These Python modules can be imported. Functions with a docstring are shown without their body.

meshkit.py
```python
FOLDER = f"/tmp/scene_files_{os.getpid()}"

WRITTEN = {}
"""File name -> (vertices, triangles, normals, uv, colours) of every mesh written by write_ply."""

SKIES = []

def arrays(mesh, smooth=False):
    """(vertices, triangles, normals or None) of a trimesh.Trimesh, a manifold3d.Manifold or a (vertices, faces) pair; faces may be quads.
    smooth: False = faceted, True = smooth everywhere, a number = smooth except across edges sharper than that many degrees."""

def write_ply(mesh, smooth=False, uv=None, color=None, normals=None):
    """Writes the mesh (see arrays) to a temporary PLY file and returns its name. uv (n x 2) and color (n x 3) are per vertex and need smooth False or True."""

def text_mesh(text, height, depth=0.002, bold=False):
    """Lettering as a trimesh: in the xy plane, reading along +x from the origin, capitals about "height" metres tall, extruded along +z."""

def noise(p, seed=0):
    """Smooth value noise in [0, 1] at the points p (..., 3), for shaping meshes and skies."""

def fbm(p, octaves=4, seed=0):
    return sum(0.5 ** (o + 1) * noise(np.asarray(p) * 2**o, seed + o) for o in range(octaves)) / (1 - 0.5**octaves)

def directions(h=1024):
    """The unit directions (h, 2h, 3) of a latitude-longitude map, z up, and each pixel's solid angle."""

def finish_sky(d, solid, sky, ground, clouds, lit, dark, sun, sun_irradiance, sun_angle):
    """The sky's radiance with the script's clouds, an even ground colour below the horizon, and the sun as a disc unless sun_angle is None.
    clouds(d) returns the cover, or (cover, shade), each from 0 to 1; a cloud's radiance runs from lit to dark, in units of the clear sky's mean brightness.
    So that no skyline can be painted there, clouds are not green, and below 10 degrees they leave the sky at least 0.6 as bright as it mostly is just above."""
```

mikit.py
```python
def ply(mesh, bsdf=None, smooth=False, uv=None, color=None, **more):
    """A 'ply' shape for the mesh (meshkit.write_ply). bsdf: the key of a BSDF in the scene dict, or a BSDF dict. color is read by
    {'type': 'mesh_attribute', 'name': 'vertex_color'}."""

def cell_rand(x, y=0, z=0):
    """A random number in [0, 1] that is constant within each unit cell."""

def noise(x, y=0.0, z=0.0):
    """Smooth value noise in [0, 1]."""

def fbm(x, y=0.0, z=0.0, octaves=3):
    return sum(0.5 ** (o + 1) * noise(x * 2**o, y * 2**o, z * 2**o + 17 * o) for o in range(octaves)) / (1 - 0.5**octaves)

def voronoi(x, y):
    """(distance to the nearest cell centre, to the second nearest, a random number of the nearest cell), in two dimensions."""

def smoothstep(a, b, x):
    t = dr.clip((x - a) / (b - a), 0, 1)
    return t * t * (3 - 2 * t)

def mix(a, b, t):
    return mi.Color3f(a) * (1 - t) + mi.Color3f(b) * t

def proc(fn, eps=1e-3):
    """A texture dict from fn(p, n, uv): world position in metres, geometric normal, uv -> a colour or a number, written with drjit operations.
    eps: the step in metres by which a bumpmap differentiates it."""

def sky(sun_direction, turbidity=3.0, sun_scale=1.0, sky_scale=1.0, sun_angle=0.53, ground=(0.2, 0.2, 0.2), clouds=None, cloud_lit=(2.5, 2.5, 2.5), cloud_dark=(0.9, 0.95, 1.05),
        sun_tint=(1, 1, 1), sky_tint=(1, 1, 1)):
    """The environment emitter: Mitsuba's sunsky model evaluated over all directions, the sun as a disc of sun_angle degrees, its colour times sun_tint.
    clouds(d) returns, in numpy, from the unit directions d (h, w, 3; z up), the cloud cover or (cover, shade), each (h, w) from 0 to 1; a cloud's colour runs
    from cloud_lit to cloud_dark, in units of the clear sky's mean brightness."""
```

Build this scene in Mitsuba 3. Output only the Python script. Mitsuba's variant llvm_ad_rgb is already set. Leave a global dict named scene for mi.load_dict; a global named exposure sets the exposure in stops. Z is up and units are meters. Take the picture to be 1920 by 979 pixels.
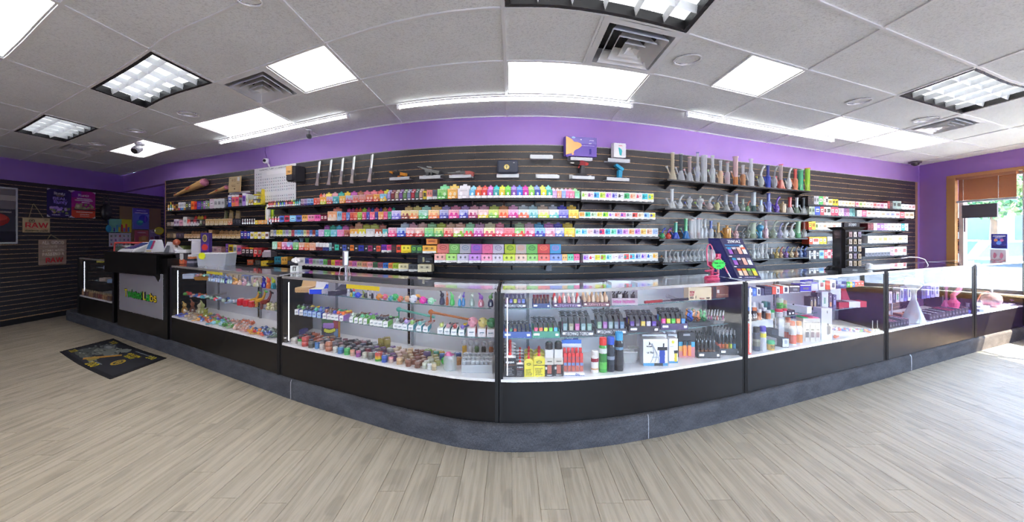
import math, random
import numpy as np
import trimesh
import drjit as dr
import mitsuba as mi
import mikit, meshkit
from mikit import noise, fbm, voronoi, cell_rand, smoothstep, mix
from scipy.interpolate import PchipInterpolator
T = mi.ScalarTransform4f
EYE = 1.49            # height of the camera above the shop floor, metres
scene, labels = {}, {}
exposure = -1.0
# ------------------------------------------------------------------ camera
# The shop has a bowed plan: wall, shelves, counters and ceiling grid all follow curves that bulge into the room.
scene['camera'] = {
 'type': 'perspective', 'fov': math.degrees(2 * math.atan(1.2)), 'fov_axis': 'x',
 'principal_point_offset_y': 49.5 / 979,
 'near_clip': 0.05, 'far_clip': 500.0,
 'to_world': T().look_at(origin=[0, 0, EYE], target=[0, 1, EYE], up=[0, 0, 1]),
}
# ------------------------------------------------------------------ daylight
scene['sky'] = mikit.sky((0.55, -0.32, 0.80), turbidity=3.0, sun_scale=0.6, sky_scale=1.0, ground=(0.3, 0.3, 0.29))
scene['sky']['scale'] = 115.0
PANEL_L = (9.0, 9.0, 8.8)      # radiance of the ceiling light panels
TUBE_L = (30.0, 32.0, 34.0)       # LED tubes on the ceiling
CASE_L = (17.0, 18.5, 23.0)        # LED strips in the glass cases
# ------------------------------------------------------------------ helpers
def lin(c):
 """sRGB colour ('f9c', 'ff99cc' or 0..1 triple) to linear reflectance."""
 if isinstance(c, str):
  c = [int(ch * 2, 16) / 255 for ch in c] if len(c) == 3 else [int(c[i:i + 2], 16) / 255 for i in (0, 2, 4)]
 c = np.asarray(c, float)
 return np.where(c <= 0.04045, c / 12.92, ((c + 0.055) / 1.055) ** 2.4)
def lc(c):
 return [float(x) for x in lin(c)]
class MB:
 """Collects coloured pieces of one mesh."""
 def __init__(s):
  s.v, s.f, s.c, s.n = [], [], [], 0
 def add(s, v, f, col='888'):
  v = np.asarray(v, float); f = np.asarray(f, int)
  if f.shape[1] == 4:
   f = np.vstack([f[:, [0, 1, 2]], f[:, [0, 2, 3]]])
  s.v.append(v); s.f.append(f + s.n); s.n += len(v)
  s.c.append(np.tile(lin(col) if not isinstance(col, np.ndarray) or col.ndim == 1 else col, (len(v), 1)) if not (isinstance(col, np.ndarray) and col.ndim == 2) else col)
  return s
 def box(s, x0, x1, y0, y1, z0, z1, col='888'):
  v = [(x, y, z) for x in (x0, x1) for y in (y0, y1) for z in (z0, z1)]
  f = [(0, 1, 3, 2), (4, 6, 7, 5), (0, 4, 5, 1), (2, 3, 7, 6), (0, 2, 6, 4), (1, 5, 7, 3)]
  return s.add(v, f, col)
 def hexa(s, p, col='888'):
  """Eight corners: bottom 4 counter-clockwise, top 4."""
  f = [(3, 2, 1, 0), (4, 5, 6, 7), (0, 1, 5, 4), (1, 2, 6, 5), (2, 3, 7, 6), (3, 0, 4, 7)]
  return s.add(p, f, col)
 def quad(s, a, b, c, d, col='888'):
  return s.add([a, b, c, d], [(0, 1, 2, 3)], col)
 def fquad(s, x0, x1, z0, z1, y, col):
  """A flat print facing -y."""
  return s.add([(x0, y, z0), (x1, y, z0), (x1, y, z1), (x0, y, z1)], [(0, 1, 2, 3)], col)
 def fdisc(s, cx, cz, rx, rz, y, col, n=10):
  a = np.arange(n) * 2 * np.pi / n
  v = [(cx, y, cz)] + [(cx + rx * np.cos(t), y, cz + rz * np.sin(t)) for t in a]
  return s.add(v, [(0, 1 + i, 1 + (i + 1) % n) for i in range(n)], col)
 def lathe(s, prof, col='888', n=12, at=(0, 0, 0), axis=None, cap=True):
  """prof: list of (radius, height[, colour])."""
  at = np.asarray(at, float)
  a = np.arange(n) * 2 * np.pi / n
  if axis is None:
   X, Y, Z = np.eye(3)
  else:
   Z = np.asarray(axis, float); Z = Z / np.linalg.norm(Z)
   X = np.cross([0, 1, 0] if abs(Z[1]) < .9 else [1, 0, 0], Z); X /= np.linalg.norm(X); Y = np.cross(Z, X)
  v, c, f = [], [], []
  rings = [at + p[0] * (np.cos(a)[:, None] * X + np.sin(a)[:, None] * Y) + p[1] * Z for p in prof]
  colr = [lin(p[2] if len(p) > 2 else col) for p in prof]
  idx = []           # (first row, last row) of each ring: rings split where the colour changes
  rows_ = 0
  for k, R_ in enumerate(rings):
   lo = rows_
   v.append(R_); c.append(np.tile(colr[max(0, k - 1)], (n, 1))); rows_ += 1
   if 0 < k < len(rings) - 1 and np.any(colr[k] != colr[k - 1]):
    v.append(R_); c.append(np.tile(colr[k], (n, 1))); rows_ += 1
   idx.append((lo, rows_ - 1))
  m = rows_
  for k in range(len(rings) - 1):
   r0, r1 = idx[k][1], idx[k + 1][0]
   for i in range(n):
    j = (i + 1) % n
    f.append((r0 * n + i, r0 * n + j, r1 * n + j, r1 * n + i))
  f = np.array(f)
  f = np.vstack([f[:, [0, 1, 2]], f[:, [0, 2, 3]]])
  if cap:
   b = [(0, i + 1, i) for i in range(1, n - 1)]
   o = (m - 1) * n
   t = [(o, o + i, o + i + 1) for i in range(1, n - 1)]
   f = np.vstack([f, b, t])
  return s.add(np.vstack(v), f, np.vstack(c))
 def tube(s, pts, r, col='888', n=8, cap=True):
  pts = np.asarray(pts, float); m = len(pts)
  r = np.broadcast_to(np.asarray(r, float), (m,))
  tg = np.gradient(pts, axis=0); tg /= np.linalg.norm(tg, axis=1, keepdims=True) + 1e-12
  up = np.array([0, 0, 1.]) if abs(tg[0][2]) < .9 else np.array([1., 0, 0])
  a = np.arange(n) * 2 * np.pi / n
  v = []
  for k in range(m):
   x = np.cross(up, tg[k]); x /= np.linalg.norm(x) + 1e-12; y = np.cross(tg[k], x); up = y
   v.append(pts[k] + r[k] * (np.cos(a)[:, None] * x + np.sin(a)[:, None] * y))
  f = [(k * n + i, k * n + (i + 1) % n, (k + 1) * n + (i + 1) % n, (k + 1) * n + i) for k in range(m - 1) for i in range(n)]
  f = np.array(f); f = np.vstack([f[:, [0, 1, 2]], f[:, [0, 2, 3]]])
  if cap:
   o = (m - 1) * n
   f = np.vstack([f, [(0, i + 1, i) for i in range(1, n - 1)], [(o, o + i, o + i + 1) for i in range(1, n - 1)]])
  return s.add(np.vstack(v), f, col)
 def ball(s, c, r, col='888', sub=1, sc=(1, 1, 1)):
  m = ICO[sub]
  return s.add(m.vertices * r * np.asarray(sc) + np.asarray(c, float), m.faces, col)
 def mesh(s, tm, col='888'):
  return s.add(np.array(tm.vertices), np.array(tm.faces), col)
 def move(s, M=None, t=(0, 0, 0)):
  for i in range(len(s.v)):
   s.v[i] = (s.v[i] @ np.asarray(M).T if M is not None else s.v[i]) + np.asarray(t, float)
  return s
 def get(s):
  return np.vstack(s.v), np.vstack(s.f), np.vstack(s.c)
ICO = {k: trimesh.creation.icosphere(subdivisions=k) for k in (0, 1, 2, 3)}
def rotz(a):
 c, s_ = math.cos(a), math.sin(a)
 return np.array([[c, -s_, 0], [s_, c, 0], [0, 0, 1.]])
def roty(a):
 c, s_ = math.cos(a), math.sin(a)
 return np.array([[c, 0, s_], [0, 1, 0], [-s_, 0, c]])
def rotx(a):
 c, s_ = math.cos(a), math.sin(a)
 return np.array([[1, 0, 0], [0, c, -s_], [0, s_, c]])
_used = {}
def numbered(base, parent=None):
 """base, base_001, base_002 ... below the parent."""
 k = (parent, base)
 n = _used.get(k, 0); _used[k] = n + 1
 name = base if n == 0 else f'{base}_{n:03d}'
 return name if parent is None else parent + '__' + name
def thing(name, label, cat, group=None):
 key = numbered(name)
 labels[key] = {'label': label, 'category': cat}
 if group: labels[key]['group'] = group
 return key
def structure(name):
 key = numbered(name)
 labels[key] = {'kind': 'structure'}
 return key
def put(key, mb, bsdf='print', smooth=False, **more):
 """Writes the collected pieces as ONE entry of the scene."""
 if isinstance(mb, MB):
  v, f, c = mb.get()
  if bsdf in VCOL:
   scene[key] = mikit.ply((v, f), bsdf, smooth=bool(smooth), uv=pack(c), **more)
  else:
   scene[key] = mikit.ply((v, f), bsdf, smooth=smooth, **more)
 else:
  scene[key] = mikit.ply(mb, bsdf, smooth=smooth, **more)
 return key
def part(parent, name, mb, bsdf='print', smooth=False, label=None, kind=None, **more):
 key = numbered(name, parent)
 put(key, mb, bsdf, smooth, **more)
 if label: labels.setdefault(key, {})['label'] = label
 if kind: labels.setdefault(key, {})['kind'] = kind
 return key
# ------------------------------------------------------------------ materials
VCOL = {'print', 'gloss', 'metalpaint', 'tinted'}
def _paint(p, n, uv):
 """The colour of each painted piece, carried by its texture coordinates (square roots of red, green | blue)."""
 r = dr.floor(uv.x); g = (uv.x - r - .25) * 2
 r = r / 255
 return mi.Color3f(r * r, g * g, uv.y * uv.y)
def pack(c):
 q = np.sqrt(np.clip(c, 0, 1))
 return np.stack([np.floor(q[:, 0] * 255 + .5) + .25 + .5 * q[:, 1], q[:, 2]], 1)
def vc(): return mikit.proc(_paint)
def rgb(*c): return {'type': 'rgb', 'value': [float(x) for x in c]}
def two(b): return {'type': 'twosided', 'bsdf': b}
def prin(col, rough=.5, **k):
 return {'type': 'principled', 'base_color': col if isinstance(col, dict) else rgb(*lin(col)), 'roughness': rough, **k}
scene['print'] = two(prin(vc(), .45, specular=.4))
scene['gloss'] = two(prin(vc(), .12, specular=.6))
scene['metalpaint'] = two(prin(vc(), .25, metallic=.75))
scene['clearglass'] = {'type': 'thindielectric', 'int_ior': 1.5}
scene['tinted'] = {'type': 'principledthin', 'base_color': vc(), 'roughness': .08, 'spec_trans': .75, 'diff_trans': .6, 'eta': 1.4}
scene['pane'] = {'type': 'thindielectric', 'int_ior': 1.45}
scene['black_laminate'] = two(prin({'type': 'rgb', 'value': [.0052, .0048, .0048]}, .36, specular=.3))
scene['black_metal'] = two(prin('1a1a1d', .45, specular=.4))
scene['white_paint'] = two(prin('dcdcda', .5))
scene['grey_paint'] = two(prin('9a9a9c', .5))
scene['chrome'] = two({'type': 'roughconductor', 'material': 'Cr', 'alpha': .12})
scene['alu'] = two(prin('c9c8c4', .3, metallic=.8))
scene['frosted'] = two(prin('c8cacc', .3, specular=.6))
scene['panel_glow'] = {'type': 'diffuse', 'reflectance': rgb(.8, .8, .8)}
def _ceil(p, n, uv):
 sp = smoothstep(.62, .72, noise(p.x * 160, p.y * 160, 3.0))
 fl = smoothstep(.66, .74, noise(p.x * 70, p.y * 110, 9.0))
 t = fbm(p.x * 3, p.y * 3, 1.0)
 return mix(lc('e4e6e5'), lc('dadcdb'), t) * (1 - .12 * sp - .07 * fl)
scene['ceiling_board'] = two({'type': 'diffuse', 'reflectance': mikit.proc(_ceil)})
def _purple(p, n, uv):
 t = fbm(p.x * 5, p.y * 5 + 7, p.z * 5)
 return mix(lc('a27fc8'), lc('9c78c3'), t)
scene['purple_wall'] = two(prin(mikit.proc(_purple), .55, specular=.35))
def _slat(p, n, uv):
 g = fbm(p.x * 6, p.y * 6, p.z * 90)
 return mix(lc('2e2c30'), lc('252427'), g)
scene['slat_black'] = two(prin(mikit.proc(_slat), .38, specular=.45))
scene['groove_tan'] = two(prin('b28d6a', .5))
def _plank(p, n, uv):
 col = dr.floor(p.x / .155)
 off = cell_rand(col, 3.0) * 1.2
 row = dr.floor((p.y + off) / 1.2)
 tone = cell_rand(col, row, 5.0)
 shift = tone * 40
 g = fbm(p.x * 55 + shift, p.y * 2.6 + shift, 1.0, octaves=4)
 g2 = fbm(p.x * 190 + shift, p.y * 7 + shift, 4.0)
 knot = smoothstep(.70, .82, noise(p.x * 16 + shift, p.y * 4 + shift, 2.0))
 c = mix(lc('b9ac96'), lc('ab9e88'), smoothstep(.3, .75, g))
 c = c * (1 - .09 * smoothstep(.52, .75, g2)) * (.94 + .10 * tone) * (1 - .14 * knot)
 return c
scene['plank'] = two(prin(mikit.proc(_plank), .42, specular=.45))
def _carpet(p, n, uv):
 a = noise(p.x * 240, p.y * 240, p.z * 240)
 b = fbm(p.x * 9, p.y * 9, p.z * 14)
 c = mix(lc('3f3f41'), lc('5c5c5e'), .6 * a + .4 * smoothstep(.3, .7, b))
 return c * (.72 + .5 * a)
scene['carpet_grey'] = two({'type': 'bumpmap', 'arbitrary': mikit.proc(lambda p, n, uv: noise(p.x * 240, p.y * 240, p.z * 240) * .004, eps=1e-3),
       'bsdf': {'type': 'diffuse', 'reflectance': mikit.proc(_carpet)}})
# ------------------------------------------------------------------ the plan
B = lambda c: (c - 960.0) / 800.0          # survey bearing (tangent) of a station
_wall = PchipInterpolator([B(c) for c in (-400, 0, 29, 86, 169, 282, 311, 395, 476, 554, 640, 725, 800, 880, 955, 1010, 1056, 1119, 1240, 1380, 1530, 1630, 1714, 1838, 1920, 2300)],
       [17, 15.1, 14.1, 12.1, 10.05, 8.0, 7.53, 6.82, 6.22, 5.69, 5.23, 4.89, 4.69, 4.57, 4.52, 4.52, 4.55, 4.64, 4.94, 5.53, 6.33, 7.0, 7.68, 8.9, 9.9, 11])
def Yw(t):
 """Depth of the back wall at bearing t."""
 return float(_wall(min(max(t, -1.7), 1.7)))
_front = PchipInterpolator([B(c) for c in (60, 126, 200, 320, 400, 525, 566, 650, 781, 880, 960, 1040, 1130, 1216, 1300, 1398, 1520, 1655, 1709, 1825, 1920, 2080)],
       [8.6, 7.42, 6.45, 5.28, 4.66, 3.95, 3.77, 3.48, 3.13, 2.965, 2.92, 2.935, 3.0, 3.11, 3.26, 3.49, 3.86, 4.39, 4.67, 5.38, 6.06, 7.4])
def Yp(t):
 """Depth of the platform's front edge at bearing t."""
 return float(_front(t))
def Yc(t):
 """Depth of the glass cases' front."""
 return Yp(t) + .055
def solve(fn, x):
 """Depth at which the curve fn(bearing) crosses the lateral coordinate x."""
 a, b = .15, 25.0
 for _ in range(50):
  m = (a + b) / 2
  if m - fn(x / m) < 0: a = m
  else: b = m
 return (a + b) / 2
def at(c, r, Y):
 """Survey station to a point: bearing column c, sight row r, depth Y."""
 return np.array([B(c) * Y, Y, EYE + (440 - r) / 800 * Y])
def on_plane(c, r, z):
 Y = (z - EYE) * 800 / (440 - r)
 return np.array([B(c) * Y, Y, z])
def sweep(ts, fn, prof, col='888', closed=True, caps=True):
 """Sweeps a profile of (dy, z) along the plan curve fn over the bearings ts."""
 mb = MB(); m = len(prof); V = []
 for t in ts:
  Y = fn(t)
  V += [(t * Y, Y + dy, z) for dy, z in prof]
 F = []
 k = m if closed else m - 1
 for i in range(len(ts) - 1):
  for j in range(k):
   a, b = i * m + j, i * m + (j + 1) % m
   F.append((a, a + m, b + m, b))
 F = [(f[0], f[1], f[2]) for f in F] + [(f[0], f[2], f[3]) for f in F]
 if caps and closed:
  o = (len(ts) - 1) * m
  F += [(0, i, i + 1) for i in range(1, m - 1)] + [(o, o + i + 1, o + i) for i in range(1, m - 1)]
 return mb.add(V, np.array(F), col)
def span(c0, c1, step=14):
 return np.linspace(B(c0), B(c1), max(2, int(abs(c1 - c0) / step) + 1))
# ------------------------------------------------------------------ room shell
CEIL, SLAT_TOP = 2.74, 2.44
XL, XR = -8.25, 7.40
# floor: slab with separate planks laid on it
fl = structure('floor')
put(fl, MB().box(XL - .3, XR + .3, -4.2, 11.2, -.12, -.005), 'plank')
def plank_mesh(x0, x1, y0, y1):
 e = .0012
 return MB().box(x0 + e, x1 - e, y0 + e, y1 - e, -.0052, 0.0)
def platform_Y(x):
 return solve(Yp, x)
n_pl = 0
far = MB()
for i in range(-54, 48):
 x0, x1 = i * .155, (i + 1) * .155
 xm = (x0 + x1) / 2
 if x0 < XL or x1 > XR: continue
 yend = platform_Y(xm) + .12 if abs(xm) < 7.6 else 9.0
 ystart = max(1.95, abs(xm) / 1.28)
 # the same hash as in the plank material keeps tone changes on the joints
 h = ((i + 1000000) * 374761393 + 1000003 * 668265263 + 1000000 * 2147483647) & 0xFFFFFFFF
 h = ((h ^ (h >> 13)) * 1274126177) & 0xFFFFFFFF
 off = ((h ^ (h >> 16)) & 0xFFFFFF) / 16777215.0 * 1.2
 k0 = math.floor((-3.9 + off) / 1.2)
 for k in range(k0, k0 + 14):
  a, b = max(k * 1.2 - off, -4.0), min((k + 1) * 1.2 - off, yend)
  if b - a < .02: continue
  if b > ystart and n_pl < 295:
   part(fl, 'plank', plank_mesh(x0, x1, a, b), 'plank'); n_pl += 1
  else:
   far.box(x0 + .0012, x1 - .0012, a + .0012, b - .0012, -.0052, 0.0)
part(fl, 'plank_field', far, 'plank', kind='stuff')
# back wall: purple upper band, dark backing, slats with tan groove liners
wb = structure('wall_back')
ts = np.linspace(B(309), B(1722), 90)
put(wb, sweep(ts, Yw, [(.0, SLAT_TOP), (.0, CEIL + .1), (.15, CEIL + .1), (.15, SLAT_TOP)]), 'purple_wall', smooth=30)
part(wb, 'backing', sweep(ts, Yw, [(.007, 0), (.007, SLAT_TOP), (.15, SLAT_TOP), (.15, 0)]), 'groove_tan', smooth=30)
joints = [311, 470, 683, 890, 1095, 1290, 1433, 1590, 1716]
PITCH = .0762
for k in range(32):
 z1 = SLAT_TOP - k * PITCH; z0 = z1 - PITCH + .009
 if z0 < .02: break
 for a, b in zip(joints[:-1], joints[1:]):
  tt = np.linspace(B(a + .12), B(b - .12), max(3, int((b - a) / 18)))
  part(wb, 'slat', sweep(tt, Yw, [(0, z0), (0, z1), (.018, z1), (.018, z0)]), 'slat_black', smooth=30)
# a thin white cap strip on top of the slats
part(wb, 'cap_strip', sweep(ts, Yw, [(-.004, SLAT_TOP - .004), (-.004, SLAT_TOP + .004), (.01, SLAT_TOP + .004), (.01, SLAT_TOP - .004)]), 'grey_paint')
# left wall
wl = structure('wall_left')
put(wl, MB().box(XL - .18, XL - .02, -4.2, 10.4, 0, CEIL + .1), 'purple_wall')
LT = 2.385
part(wl, 'backing', MB().box(XL - .02, XL - .005, 3.4, 10.12, .0, LT), 'groove_tan')
for k in range(32):
 z1 = LT - k * PITCH; z0 = z1 - PITCH + .009
 if z0 < .09: break
 for a, b in ((3.4, 5.85), (5.853, 8.3), (8.303, 10.12)):
  part(wl, 'slat', MB().box(XL - .012, XL, a, b, z0, z1), 'slat_black')
part(wl, 'skirting', MB().box(XL - .012, XL + .006, 3.4, 10.12, 0, .09), 'black_metal')
# recess behind the left end of the back wall
we = structure('wall_recess')
xe = B(309) * Yw(B(309))
put(we, MB().box(XL - .18, xe + .2, 10.12, 10.3, 0, CEIL + .1).box(xe, xe + .12, Yw(B(309)) + .02, 10.12, 0, CEIL + .1), 'purple_wall')
wsf = structure('wall_soffit')
put(wsf, MB().hexa([(XL, 9.05, 2.40), (xe, Yw(B(309)) + .0, 2.40), (xe, Yw(B(309)) + .12, 2.40), (XL, 9.17, 2.40),
     (XL, 9.05, CEIL), (xe, Yw(B(309)) + .0, CEIL), (xe, Yw(B(309)) + .12, CEIL), (XL, 9.17, CEIL)]), 'purple_wall')
# right wall with the shop window
wr = structure('wall_right')
W0, W1, WZ0, WZ1 = .4, 7.23, .62, 2.46
mb = MB()
mb.box(XR, XR + .16, W1, 8.1, 0, CEIL + .1).box(XR, XR + .16, -4.2, W0, 0, CEIL + .1)
mb.box(XR, XR + .16, W0, W1, 0, WZ0).box(XR, XR + .16, W0, W1, WZ1, CEIL + .1)
put(wr, mb, 'purple_wall')
# wall behind the camera
wf = structure('wall_front')
mb = MB().box(XL - .2, -1.6, -4.35, -4.2, 0, CEIL + .1).box(7, XR + .2, -4.35, -4.2, 0, CEIL + .1).box(-1.6, 7, -4.35, -4.2, 0, .35).box(-1.6, 7, -4.35, -4.2, 2.5, CEIL + .1)
put(wf, mb, 'purple_wall')
w2 = structure('window_2')  # unseen storefront glazing, added so daylight brightens the ceiling
for x in (-1.6, .55, 2.7, 4.85, 7):
 part(w2, 'mullion', MB().box(x - .03, x + .03, -4.32, -4.24, .35, 2.5), 'alu')
for x in (-1.6, .55, 2.7, 4.85):
 part(w2, 'pane', MB().quad((x, -4.28, .35), (x + 2.15, -4.28, .35), (x + 2.15, -4.28, 2.5), (x, -4.28, 2.5)), 'pane')
wc = structure('wall_corner')
xr = B(1722) * Yw(B(1722))
put(wc, MB().box(xr - .02, XR + .16, Yw(B(1722)), Yw(B(1722)) + .14, 0, CEIL + .1), 'purple_wall')
# ------------------------------------------------------------------ ceiling
COLS = [XL - .02, -7.2, -6.04, -4.85, -3.62, -2.45, -1.23, -.05, 1.09, 2.25, 3.47, 4.66, 5.88, 7.0, XR + .02]
ROWS = [1.0, .845, .68, .52, .36, .205]
def G(x, rho):
 """Ceiling grid: lateral x and row ratio rho (1 = along the back wall)."""
 if rho >= .2:
  Y = solve(lambda t: rho * Yw(t), x)
 else:
  Yb = solve(lambda t: .205 * Yw(t), x)
  Y = Yb + (.205 - rho) / .205 * (-4.2 - Yb) * .5 if rho > -.206 else -4.2
 return Y
ALLROWS = ROWS + [.05, -.10, -.205]
def cell(x0, x1, r0, r1, n=7, inset=0.0):
 """Outline points of a ceiling cell; r0 > r1, r0 lies nearer the back wall."""
 xs = np.linspace(x0 + inset, x1 - inset, n)
 a = [(x, G(x, r0) - inset) for x in xs]
 b = [(x, G(x, r1) + inset) for x in xs]
 return a, b
def strip_mesh(a, b, z, flip=False, mb=None, col='888'):
 """A sheet between two outlines, seen from below."""
 mb = mb or MB(); n = len(a)
 v = [(x, y, z) for x, y in a] + [(x, y, z) for x, y in b]
 f = [(i, i + 1, n + i + 1, n + i) if not flip else (i, n + i, n + i + 1, i + 1) for i in range(n - 1)]
 return mb.add(v, f, col)
def slab(a, b, z0, z1, col='888'):
 mb = MB(); n = len(a)
 strip_mesh(a, b, z0, False, mb, col); strip_mesh(a, b, z1, True, mb, col)
 ring = list(a) + list(b)[::-1]
 m = len(ring)
 v = [(x, y, z0) for x, y in ring] + [(x, y, z1) for x, y in ring]
 mb.add(v, [(i, (i + 1) % m, m + (i + 1) % m, m + i) for i in range(m)], col)
 return mb
ce = structure('ceiling')
put(ce, MB().box(XL - .3, XR + .3, -4.4, 11.2, CEIL + .22, CEIL + .3), 'white_paint')
FULL = {  # cells that carry a fixture: (col, row) -> kind
 (4, 5): 'panel', (4, 3): 'louvre', (2, 3): 'louvre', (4, 1): 'panel', (2, 1): 'panel', (7, 1): 'panel', (7, 3): 'louvre',
 (10, 3): 'louvre', (10, 1): 'panel', (11, 1): 'panel', (4, 7): 'panel', (7, 6): 'panel', (10, 6): 'panel', (1, 6): 'panel', (12, 6): 'panel',
}
HALF = {(5, 2): ('vent', 'panel'), (1, 2): ('tile', 'vent'), (7, 2): ('tile', 'vent'), (8, 2): ('tile', 'panel'), (11, 2): ('vent', 'tile')}
fixtures = []
bar = .022
for i in range(len(COLS) - 1):
 for j in range(len(ALLROWS) - 1):
  x0, x1, r0, r1 = COLS[i], COLS[i + 1], ALLROWS[j], ALLROWS[j + 1]
  if G((x0 + x1) / 2, r0) > 11: pass
  if (i, j) in FULL:
   fixtures.append((FULL[(i, j)], x0, x1, r0, r1)); continue
  if (i, j) in HALF:
   xm = (x0 + x1) / 2
   for kind, a, b in zip(HALF[(i, j)], (x0, xm), (xm, x1)):
    if kind == 'tile':
     A, Bq = cell(a, b, r0, r1, 5, .008)
     part(ce, 'tile', slab(A, Bq, CEIL + .006, CEIL + .018), 'ceiling_board')
    else:
     fixtures.append((kind, a, b, r0, r1))
   A = [(xm - .008, G(xm, r0)), (xm + .008, G(xm, r0))]; Bq = [(xm - .008, G(xm, r1)), (xm + .008, G(xm, r1))]
   part(ce, 'grid_bar', slab(A, Bq, CEIL - .002, CEIL + .02), 'white_paint')
   continue
  A, Bq = cell(x0, x1, r0, r1, 9, .008)
  part(ce, 'tile', slab(A, Bq, CEIL + .006, CEIL + .018), 'ceiling_board')
for i, x in enumerate(COLS[1:-1]):
 for j in range(len(ALLROWS) - 1):
  ya, yb = G(x, ALLROWS[j]), G(x, ALLROWS[j + 1])
  part(ce, 'grid_bar', slab([(x - bar / 2, ya), (x + bar / 2, ya)], [(x - bar / 2, yb), (x + bar / 2, yb)], CEIL - .002, CEIL + .02), 'white_paint')
for r in ALLROWS[:-1]:
 xs = np.linspace(COLS[0], COLS[-1], 90)
 w = bar / 2 if r < 1 else .02
 ys = [G(x, r) for x in xs]
 part(ce, 'grid_bar', slab([(x, y + w) for x, y in zip(xs, ys)], [(x, y - w) for x, y in zip(xs, ys)], CEIL - .003, CEIL + .02), 'white_paint')
# ---- lights and vents in the ceiling
LAB_PANEL = {(4, 5): 'flat white light panel cut off by the upper left corner of the photo'}
def emit(L): return {'emitter': {'type': 'area', 'radiance': rgb(*L)}}
PL = {'panel': 0}
panel_labels = iter([])
def fixture_label(kind, x0, x1, r0, r1):
 return LABELS_FIX.get((kind, round((x0 + x1) / 2, 1), round(r0, 2)))
LABELS_FIX = {}
names_panel = {
 (-3.0, .205): 'bright ceiling light panel cut by the top left corner of the picture',
 (-3.0, .845): 'bright flat light panel behind the left LED tube above the tan cones',
 (-5.4, .845): 'bright flat light panel beside the small dome camera at the far left',
 (.5, .845): 'wide bright light panel above the middle LED tube',
 (-1.5, .68): 'square bright light panel right of the left square vent',
 (1.9, .68): 'square bright light panel right of the glowing round downlight',
 (4.1, .845): 'bright light panel touching the end of the right LED tube',
 (5.3, .845): 'bright light panel nearest the corner with the window wall',
}
names_louvre = {
 (-3.0, .52): 'large gridded troffer light of eighteen cells left of the square vent',
 (-5.4, .52): 'gridded troffer light smaller in view near the far left wall',
 (.5, .52): 'gridded troffer light cut by the top edge beside the big square vent',
 (4.1, .52): 'gridded troffer light of eighteen cells on the right near the window',
}
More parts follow.
